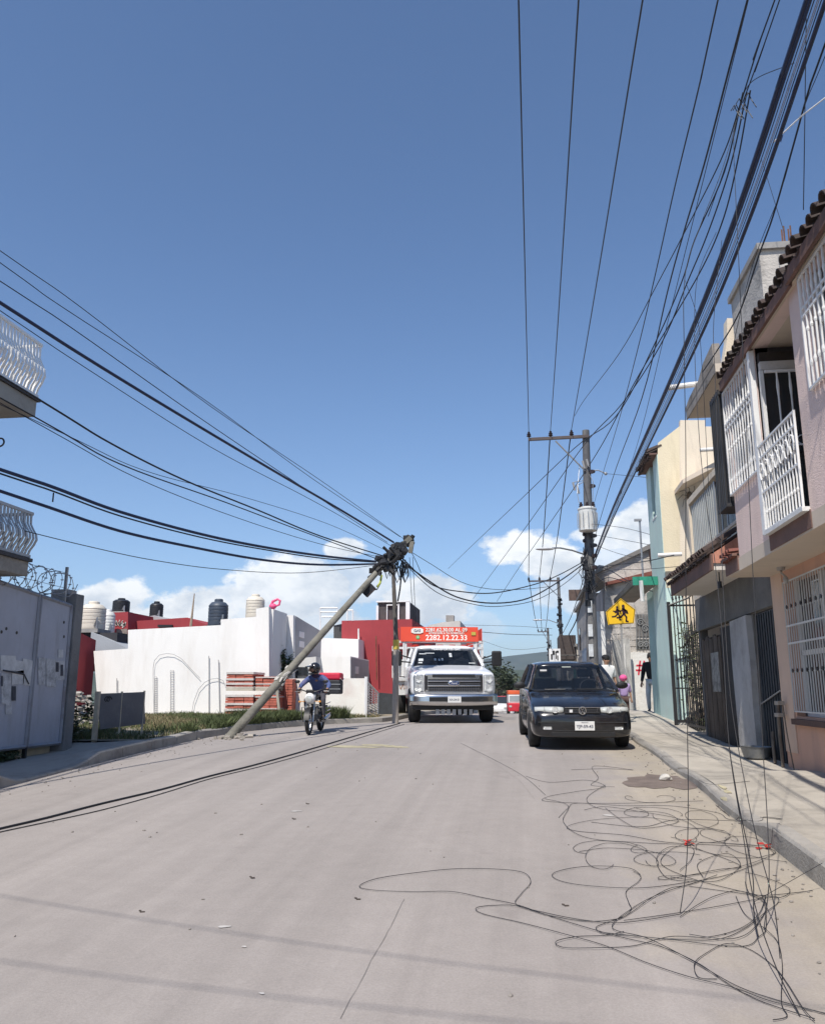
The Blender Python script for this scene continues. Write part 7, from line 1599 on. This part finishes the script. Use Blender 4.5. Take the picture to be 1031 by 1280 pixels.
def person(label,loc,rotz,H,J,cloth,group=None,sub=2):
    """J: named joints in local metres; cloth: list of (name, joints, extra radius, material)"""
    P_=thing('person',label,'person',loc,rotz)
    k=H/1.7
    order=['pelvis','waist','chest','neck','head0','head1','lsh','lel','lwr','rsh','rel','rwr','lhip','lkn','lan','ltoe','rhip','rkn','ran','rtoe']
    rad=dict(pelvis=(.15,.11),waist=(.13,.095),chest=(.155,.11),neck=.055,head0=.075,head1=.085,lsh=.06,lel=.042,lwr=.028,rsh=.06,rel=.042,rwr=.028,lhip=.09,lkn=.058,lan=.038,ltoe=.035,rhip=.09,rkn=.058,ran=.038,rtoe=.035)
    js=[(tuple(J[n]),tuple(q*k*.82 for q in rad[n]) if isinstance(rad[n],tuple) else rad[n]*k*(.85 if n in ('lsh','rsh','lhip','rhip') else 1)) for n in order]
    ix={n:i for i,n in enumerate(order)}
    eds=[('pelvis','waist'),('waist','chest'),('chest','neck'),('neck','head0'),('head0','head1'),('chest','lsh'),('lsh','lel'),('lel','lwr'),('chest','rsh'),('rsh','rel'),('rel','rwr'),('pelvis','lhip'),('lhip','lkn'),('lkn','lan'),('lan','ltoe'),('pelvis','rhip'),('rhip','rkn'),('rkn','ran'),('ran','rtoe')]
    E=[(ix[a],ix[b]) for a,b in eds]
    for s_,w,e in ((1,'lwr','lel'),(-1,'rwr','rel')):
        d=(Vector(J[w])-Vector(J[e])).normalized(); up=Vector((0,-.2,1)) if abs(d.z)<.8 else Vector((0,-1,0))
        hj,he=hand(None,Vector(J[w])+d*.03*k,d,up,None,k,J.get('curl',.5),s_); o=len(js); js+=[(tuple(q[0]),q[1]) for q in hj]; E+=[(a+o,b+o) for a,b in he]; E.append((ix[w],o))
    body=skin_mesh('body',js,E,J.get('skin',SKINM),P_,sub)
    for (nm,parts,extra,m) in cloth:
        sub_=[n for n in order if n in parts]; jx={n:i for i,n in enumerate(sub_)}
        cj=[]
        for n in sub_:
            r=rad[n]; r=tuple(q*k*parts[n]+extra for q in r) if isinstance(r,tuple) else r*k*parts[n]+extra
            cj.append((tuple(J[n]),r))
        ce=[(jx[a],jx[b]) for a,b in eds if a in jx and b in jx]
        root=jx.get('pelvis',jx.get('chest',0))
        skin_mesh(nm,cj,ce,m,P_,sub,root)
    return P_,body
def face(P_,c,f,k=1.,skin=SKINM):
    c=Vector(c); f=Vector(f).normalized(); r=Vector((0,0,1)).cross(f).normalized()
    MB().ball(c+f*.10*k+Vector((0,0,-.01*k)),(.014*k,.022*k,.022*k),8,6).build('nose',skin,P_,local=True,smooth=True)
    for s in (-1,1):
        e=c+f*.086*k+r*s*.033*k+Vector((0,0,.02*k)); MB().ball(e,(.013*k,.01*k,.009*k),8,6).build('eye',mat('eye_dark',(.02,.015,.01),.3,bump=0),P_,local=True,smooth=True)
        MB().ball(c+r*s*.085*k,(.012*k,.022*k,.032*k),8,6).build('ear',skin,P_,local=True,smooth=True)
    MB().box(-.025*k,-.004,-.004,.025*k,.004,.004)
    mb=MB(); mb.ball(c+f*.09*k+Vector((0,0,-.045*k)),(.026*k,.010*k,.007*k),10,6); mb.build('mouth',mat('lip',(.22,.08,.07),.6,bump=0),P_,local=True,smooth=True)
# ---------------- motorcycle and rider
mf=GND(386,919); MX,MY=mf.x,mf.y
BK=thing('motorcycle','small white and black motorcycle ridden towards the camera beside the leaning pole','motorcycle',(MX,MY,rz(MY)),R(2)); BK.rotation_euler=(math.atan(slope_at(MY)),R(-.5),R(2)); BK.scale=(.88,.88,.88)
def mwheel(y,r,w):
    t=MB(); n=28; rows=[]
    for k in range(n+1):
        a=2*math.pi*k/n; rows.append([(w*math.cos(b*math.pi/4),(r-w+w*math.sin(b*math.pi/4))*math.cos(a),(r-w+w*math.sin(b*math.pi/4))*math.sin(a)) for b in range(8)])
    t.loft(rows,closed=True); o=t.build('wheel',RUBBER,BK,local=True,smooth=2); o.location=(0,y,r)
    m=MB(); m.tube([(0,(r-w*1.9)*math.cos(k*2*math.pi/20),(r-w*1.9)*math.sin(k*2*math.pi/20)) for k in range(21)],.016,6,cap=False)
    for k in range(3):
        a=k*2*math.pi/3+.3; 
        for d in (-.12,.12): m.tube([(0,.03*math.cos(a+d),.03*math.sin(a+d)),(0,(r-w*1.9)*math.cos(a+d),(r-w*1.9)*math.sin(a+d))],.012,5)
    m.cyl((-.06,0,0),(.06,0,0),.035,n=10); m.build('rim',mat('silver_rim',(.7,.7,.7),.3,metal=.6),o,local=True,smooth=True); return o
mwheel(0,.285,.045); mwheel(1.27,.285,.055)
mb=MB()
for s in (-1,1): mb.tube([(s*.09,0,.285),(s*.09,.12,.62),(s*.085,.22,.88)],.022,7)
mb.build('fork',mat('fork_grey',(.35,.35,.35),.3,metal=.8),BK,local=True,smooth=True)
mb=MB(); rows=[]
for k in range(9):
    a=R(10+k*18); rows.append([(x,-.01-.31*math.cos(a)*-1*(-1),.285+.31*math.sin(a)) if 0 else (x,-.315*math.cos(a),.285+.315*math.sin(a)) for x in (-.06,-.03,0,.03,.06)])
mb.loft(rows).build('front_mudguard',TRIM,BK,local=True,smooth=2)
mb=MB(); mb.ball((0,.06,.80),(.12,.10,.13),12,8); mb.build('headlamp_fairing',mat('white_plastic',(.75,.75,.74),.3,bump=0),BK,local=True,smooth=True)
MB().lathe([(.07,0),(.075,-.02),(.01,-.04)],(0,-.03,.80),16,'y').build('headlight',LENS,BK,local=True,smooth=True)
mb=MB(); mb.box(-.09,.04,.90,.09,.08,1.0); mb.build('visor_screen',TRIM,BK,local=True,bevel=.02)
mb=MB(); mb.tube([(-.36,.34,.98),(-.26,.26,1.0),(-.1,.20,.95),(.1,.20,.95),(.26,.26,1.0),(.36,.34,.98)],.014,6); mb.build('handlebar',BLACKP,BK,local=True,smooth=True)
for s in (-1,1):
    MB().cyl((s*.28,.27,.995),(s*.38,.35,.98),.02,n=8).build('handgrip',RUBBER,BK,local=True)
    MB().tube([(s*.28,.26,.96),(s*.40,.28,.955)],.008,5).build('brake_lever',GALV,BK,local=True)
    m=MB(); m.tube([(s*.24,.25,1.0),(s*.30,.22,1.14)],.007,5); m.ball((s*.33,.21,1.18),(.065,.02,.04),10,6); m.build('mirror',BLACKP,BK,local=True,smooth=True)
    m=MB(); m.tube([(s*.12,.05,.74),(s*.22,.05,.73)],.008,5); m.ball((s*.235,.05,.73),(.03,.03,.025),8,6); m.build('turn_signal',mat('amber_lens',(.6,.25,.03),.3,bump=0),BK,local=True,smooth=True)
mb=MB(); rows=[]
for (y,w,z0,z1) in [(.30,.06,.78,.90),(.38,.13,.74,.98),(.55,.15,.72,.98),(.72,.11,.72,.90),(.80,.07,.74,.84)]:
    rows.append([(w*math.cos(a*math.pi/5),y,lerp(z0,z1,.5)+(z1-z0)/2*math.sin(a*math.pi/5)) for a in range(10)])
mb.loft(rows,closed=True,caps=True).build('fuel_tank',mat('black_tank_paint',(.02,.02,.022),.2,coat=.6,bump=0),BK,local=True,smooth=2)
mb=MB(); mb.box(-.12,.76,.77,.12,1.35,.85); mb.build('saddle',mat('black_vinyl',(.018,.018,.018),.6),BK,local=True,bevel=.03)
mb=MB(); mb.box(-.11,.42,.30,.11,.72,.58)
for k in range(5): mb.box(-.15,.44,.52+k*.03,.15,.62,.535+k*.03)
mb.cyl((-.16,.66,.38),(.16,.66,.38),.10,n=14); mb.build('engine',mat('engine_grey',(.20,.20,.20),.45,metal=.6,var=.3),BK,local=True,bevel=.01)
mb=MB(); mb.tube([(0,.25,.85),(0,.42,.40),(0,.60,.28),(0,.9,.35),(0,1.25,.72)],.022,6); mb.tube([(.07,1.27,.285),(.07,.75,.38)],.022,6); mb.tube([(-.07,1.27,.285),(-.07,.75,.38)],.022,6); mb.build('frame',BLACKP,BK,local=True)
mb=MB()
for s in (-1,1): mb.tube([(s*.06,.30,.60),(s*.24,.30,.60),(s*.26,.36,.40),(s*.24,.46,.27),(s*.06,.5,.26)],.013,6)
mb.build('crash_bar',mat('silver_tube',(.22,.22,.22),.6,metal=.5),BK,local=True,smooth=True)
mb=MB(); mb.tube([(.10,.45,.33),(.13,.6,.24),(.15,.9,.26)],.02,6); mb.tube([(.155,.9,.27),(.17,1.45,.36)],.045,8); mb.build('exhaust',CHROME,BK,local=True,smooth=True)
mb=MB()
for s in (-1,1): mb.box(s*.13-.02,.92,.28,s*.13+.02,1.30,.32) if 0 else mb.tube([(s*.10,.62,.30),(s*.26,.64,.30)],.014,5)
mb.build('foot_peg',RUBBER,BK,local=True)
mb=MB()
for k in range(4): mb.tube([(.13,.98+0.02*k,.40+.085*k),(.21,1.0,.40+.085*k),(.21,1.4,.42+.085*k)],.011,5)
mb.build('side_rack',CHROME,BK,local=True,smooth=True)
mb=MB(); mb.box(-.10,-.315,.42,.10,-.30,.44) if 0 else None; MB().box(-.055,-.05,.56,.055,-.035,.60).build('front_badge',TRIM,BK,local=True)
mb=MB(); mb.box(-.16,1.3,.84,.16,1.62,.865); mb.build('rear_carrier',GALV,BK,local=True)
mb=MB(); mb.box(-.10,1.28,.55,.10,1.62,.60); mb.build('rear_mudguard',TRIM,BK,local=True)
bx=thing('delivery_box','black delivery bag with a bright red lid on the back of the motorcycle','delivery bag',(MX+.10,MY+1.32,rz(MY)+.79),R(2))
MB().box(-.21,-.18,0,.25,.22,.30).build('bag',mat('black_nylon',(.025,.028,.035),.7,var=.2),bx,local=True,bevel=.03)
MB().box(-.215,-.185,.30,.255,.225,.45).build('red_lid',mat('bright_red_nylon',(.62,.02,.06),.6,var=.08),bx,local=True,bevel=.035)
mb=MB()
for z in (.10,.2): mb.box(-.22,-.19,z,.26,-.183,z+.012)
mb.tube([(.258,-.18,.33),(.258,.05,.28),(.258,.22,.33)],.01,5); mb.build('reflective_strip',mat('grey_strip',(.4,.42,.45),.4),bx,local=True)
# rider (local frame of the motorcycle)
rj=dict(pelvis=(0,.95,.90),waist=(.0,.88,1.03),chest=(0,.74,1.22),neck=(-.01,.66,1.34),head0=(-.015,.62,1.42),head1=(-.02,.60,1.50),
 lsh=(-.19,.70,1.26),lel=(-.33,.52,1.10),lwr=(-.325,.37,1.02),rsh=(.19,.70,1.26),rel=(.34,.54,1.10),rwr=(.325,.37,1.02),
 lhip=(-.10,.93,.87),lkn=(-.20,.52,.78),lan=(-.19,.62,.40),ltoe=(-.20,.48,.335),rhip=(.10,.93,.87),rkn=(.20,.52,.78),ran=(.19,.62,.40),rtoe=(.20,.48,.335),curl=1.0)
JK=mat('blue_jacket',(.07,.10,.24),.85,var=.25,scale=8,stain=(.20,.17,.30),stamt=.6,stscale=5); TRO=mat('grey_dark_trousers',(.06,.06,.075),.9,var=.2)
rid,_b=person('motorcycle rider in a blue jacket and black peaked helmet',(MX,MY,rz(MY)),R(2),1.62,rj,
 [('jacket',dict(pelvis=1.05,waist=1.1,chest=1.05,neck=1.0,lsh=1.15,lel=1.2,lwr=1.1,rsh=1.15,rel=1.2,rwr=1.1),.008,JK),('trousers',dict(pelvis=1.02,lhip=1.05,lkn=1.12,lan=1.2,rhip=1.05,rkn=1.12,ran=1.2),.006,TRO)])
for s in (-1,1): MB().ball((s*.195,.54,.345),(.045,.13,.045),10,6).build('shoe',mat('black_shoe',(.015,.015,.015),.6),rid,local=True,smooth=True)
rid.scale=(.88,.88,.88)
hc=Vector((-.03,.60,1.47)); hf=Vector((-.55,-.83,-.05)).normalized()
MB().ball(hc+Vector((0,.02,.03)),(.135,.15,.135),18,12).build('helmet',mat('black_helmet',(.018,.018,.02),.25,coat=.5,bump=0),rid,local=True,smooth=True)
pk=MB(); qr=hf.to_track_quat('Y','Z').to_matrix(); pk.obox(hc+hf*.17+Vector((0,0,.075)),(.20,.12,.02),qr@Matrix.Rotation(R(-8),3,'X')); pk.build('helmet_peak',mat('black_helmet',(0,0,0)),rid,local=True,bevel=.008)
MB().ball(hc+hf*.13+Vector((-.01,0,.10)),(.03,.03,.022),8,6).build('helmet_sticker',WHITEP,rid,local=True,smooth=True)
MB().obox(hc+hf*.115+Vector((0,0,-.01)),(.15,.05,.075),qr).build('face_opening',mat('brown_skin',(0,0,0)),rid,local=True,bevel=.02)
face(rid,hc+hf*.05+Vector((0,0,-.02)),hf,.95)
MB().obox(hc+hf*.11+Vector((0,0,-.10)),(.13,.08,.045),qr).build('chin_guard',mat('black_helmet',(0,0,0)),rid,local=True,bevel=.018)
MB().ball(Vector((-.01,.66,1.32)),(.10,.09,.06),12,8).build('neck_scarf',mat('dark_purple_cloth',(.06,.03,.07),.9),rid,local=True,smooth=True)
def standing(stride=.12,arm=.1,lean=0):
    return dict(pelvis=(0,0,.95),waist=(0,0,1.10),chest=(0,-.01,1.32),neck=(0,0,1.48),head0=(0,-.015,1.56),head1=(0,-.01,1.66),lsh=(-.19,0,1.40),lel=(-.25,.03,1.12),lwr=(-.26,-.05-arm,.89),rsh=(.19,0,1.40),rel=(.25,.03,1.12),rwr=(.26,-.05,.89),
     lhip=(-.09,0,.90),lkn=(-.10,-stride*.8,.49),lan=(-.10,-stride*.3,.08),ltoe=(-.11,-stride*.3-.13,.035),rhip=(.09,0,.90),rkn=(.10,-stride*.1,.49),ran=(.10,stride,.09),rtoe=(.11,stride-.13,.035))
WSHT=mat('white_shirt',(.72,.72,.72),.9,var=.06); 
q=PY(757,818,21.5); zg=pavR(q.x,21.5)
Pm,_=person('man with black hair in a white shirt standing behind the black car',(q.x,21.5,zg),R(25),1.7,standing(),
 [('shirt',dict(pelvis=1.02,waist=1.1,chest=1.06,neck=1.15,lsh=1.2,lel=1.25,rsh=1.2,rel=1.25),.01,WSHT),('trousers',dict(pelvis=1.04,lhip=1.05,lkn=1.15,lan=1.2,rhip=1.05,rkn=1.15,ran=1.2),.006,TRO)])
MB().ball((0,.012,1.66),(.098,.108,.10),14,10).build('hair',HAIR,Pm,local=True,smooth=True); face(Pm,(0,-.03,1.60),(0,-1,0))
Pm.scale=(.93,.93,(q.z-zg)/1.78)
MB().ball((0,.02,1.70),(.107,.115,.075),14,10).build('cap',mat('black_cap',(.012,.012,.014),.8),Pm,local=True,smooth=True)
for s in (-1,1): MB().ball((s*.10,-.06+.06*s,.05),(.045,.13,.045),10,6).build('shoe',mat('black_shoe',(0,0,0)),Pm,local=True,smooth=True)
q=PY(815,850,25.6); zg=pbase(25.6)-.06
Pb,_=person('person in a black top and pale trousers half hidden by the teal wall',(q.x,25.7,zg),R(-20),1.6,standing(.16),
 [('black_top',dict(pelvis=1.05,waist=1.12,chest=1.1,neck=1.05,lsh=1.25,lel=1.3,lwr=1.2,rsh=1.25,rel=1.3,rwr=1.2),.012,mat('black_cloth',(.015,.015,.018),.9)),('trousers',dict(pelvis=1.0,lhip=1.1,lkn=1.25,lan=1.3,rhip=1.1,rkn=1.25,ran=1.3),.006,mat('pale_jeans',(.55,.58,.58),.9))])
MB().ball((0,.012,1.65),(.10,.11,.11),14,10).build('hair',HAIR,Pb,local=True,smooth=True); face(Pb,(0,-.03,1.60),(0,-1,0))
for s in (-1,1): MB().ball((s*.10,-.06+.06*s,.05),(.045,.13,.045),10,6).build('shoe',mat('black_shoe',(0,0,0)),Pb,local=True,smooth=True)
# child in pink beside the car's mirror
q=PY(779,850,19.6); zg=pavR(q.x,19.6); kk=(q.z+.09-zg)/1.76
cj={a:(tuple(v*kk for v in b) if isinstance(b,tuple) else b) for a,b in standing(.08).items()}
Pc,_=person('small child in a pink cap and lilac top behind the car wing mirror',(q.x,19.6,zg),R(10),1.7*kk,cj,
 [('lilac_top',dict(pelvis=1.1,waist=1.2,chest=1.1,lsh=1.3,lel=1.3,rsh=1.3,rel=1.3),.008,mat('lilac_cloth',(.34,.25,.45),.9,var=.2,scale=12)),('trousers',dict(pelvis=1.05,lhip=1.05,lkn=1.15,lan=1.2,rhip=1.05,rkn=1.15,ran=1.2),.005,mat('brown_trousers',(.10,.06,.05),.9))])
MB().ball((0,.0,1.68*kk),(.15*kk,.16*kk,.13*kk),14,10).build('pink_cap',mat('pink_cloth',(.72,.10,.28),.8,var=.2,scale=14),Pc,local=True,smooth=True); face(Pc,(0,-.05*kk,1.60*kk),(0,-1,0),1.1*kk)
# ---------------- far vehicles
def far_car(label,px,Y,w,h,paint,roofc,kind='car',rot=0,l=4.0):
    c=PY(px,880,Y); t=thing('distant_car',label,kind,(c.x,Y,rz(Y)),R(rot)); k=w/1.62
    s_=[(.0,.70*k,.3,.5,.55,.6*k,.25),(.15,.80*k,.25,.65,.72,.65*k,.22),(1.1,.81*k,.25,.85,.92,.68*k,.22),(3.2,.81*k,.25,.9,.94,.7*k,.22),(l-.15,.8*k,.3,.9,.94,.68*k,.25),(l,.7*k,.35,.8,.85,.6*k,.3)]
    body_loft([(a,b,z0,z1*h/1.4,z2*h/1.4,g_,z3) for a,b,z0,z1,z2,g_,z3 in s_],'body',paint,t,1)
    z0=.92*h/1.4; mb=MB(); rows=[[(-.66*k,1.1,z0),(-.66*k,l-.3,z0),(.66*k,l-.3,z0),(.66*k,1.1,z0)],[(-.54*k,1.7,h),(-.54*k,l-.6,h),(.54*k,l-.6,h),(.54*k,1.7,h)]]; mb.loft(rows,closed=True,caps=True); mb.build('cabin',GLASS,t,local=True)
    MB().box(-.56*k,1.68,h-.03,.56*k,l-.58,h+.03).build('roof',roofc,t,local=True,bevel=.02)
    for s in (-1,1):
        MB().box(s*.55*k-.13*k,-.02,.52*h/1.4,s*.55*k+.13*k,.06,.64*h/1.4).build('headlight',LENS,t,local=True); 
        for y in (.75,l-.8): wheel(t,s*.72*k,y,.3,.3,.18,RIM)
    MB().box(-.25,-.03,.32,.25,.02,.44).build('number_plate',PLT,t,local=True); return t
RED=mat('far_red_paint',(.55,.03,.05),.35,bump=0); WHC=mat('far_white_paint',(.7,.7,.7),.3,bump=0); DKC=mat('far_dark_paint',(.03,.03,.035),.3,bump=0)
far_car('white car with a red roof just right of the truck, far down the street',623,72,1.7,1.55,WHC,RED)
far_car('second far white car farther behind, half hidden by the dip',632,86,1.7,1.5,WHC,WHC)
far_car('dark car farther behind in the dip',628,100,1.7,1.5,DKC,DKC)
# red and white delivery van behind the black car
c=PY(646,893,62); V=thing('delivery_van','small red and white delivery van just left of the black car far away','van',(c.x,62,rz(62)),R(3))
MB().box(-.62,0,.25,.62,3.6,.85).build('lower_body',RED,V,local=True,bevel=.06); MB().box(-.60,.1,.85,.60,3.6,1.45).build('cabin',WHC,V,local=True,bevel=.05); MB().box(-.61,.08,1.45,.61,3.6,1.75).build('roof_sign',mat('orange_red',(.70,.12,.04),.5),V,local=True,bevel=.05)
MB().box(-.50,.075,.98,.50,.105,1.36).build('windscreen',mat('pale_glare_glass',(.30,.34,.36),.1,bump=0),V,local=True)
for s in (-1,1):
    MB().box(s*.45-.09,-.02,.55,s*.45+.09,.02,.68).build('headlight',LENS,V,local=True)
    for y in (.6,2.9): wheel(V,s*.55,y,.28,.28,.16,RIM)
# ================================================================== thin haze over the far hills
hz=MB().box(-3400,-650,-45,3400,4600,215).build('haze',(lambda m:m)(bpy.data.materials.new('haze_air'))); hz['kind']='stuff'
hm=hz.data.materials[0]; hm.use_nodes=True; hn=hm.node_tree.nodes; hn.clear(); ho=hn.new('ShaderNodeOutputMaterial'); hv=hn.new('ShaderNodeVolumePrincipled')
hv.inputs['Color'].default_value=(.80,.89,1,1); hv.inputs['Density'].default_value=.00016; hv.inputs['Anisotropy'].default_value=.3
hm.node_tree.links.new(hv.outputs[0],ho.inputs['Volume'])
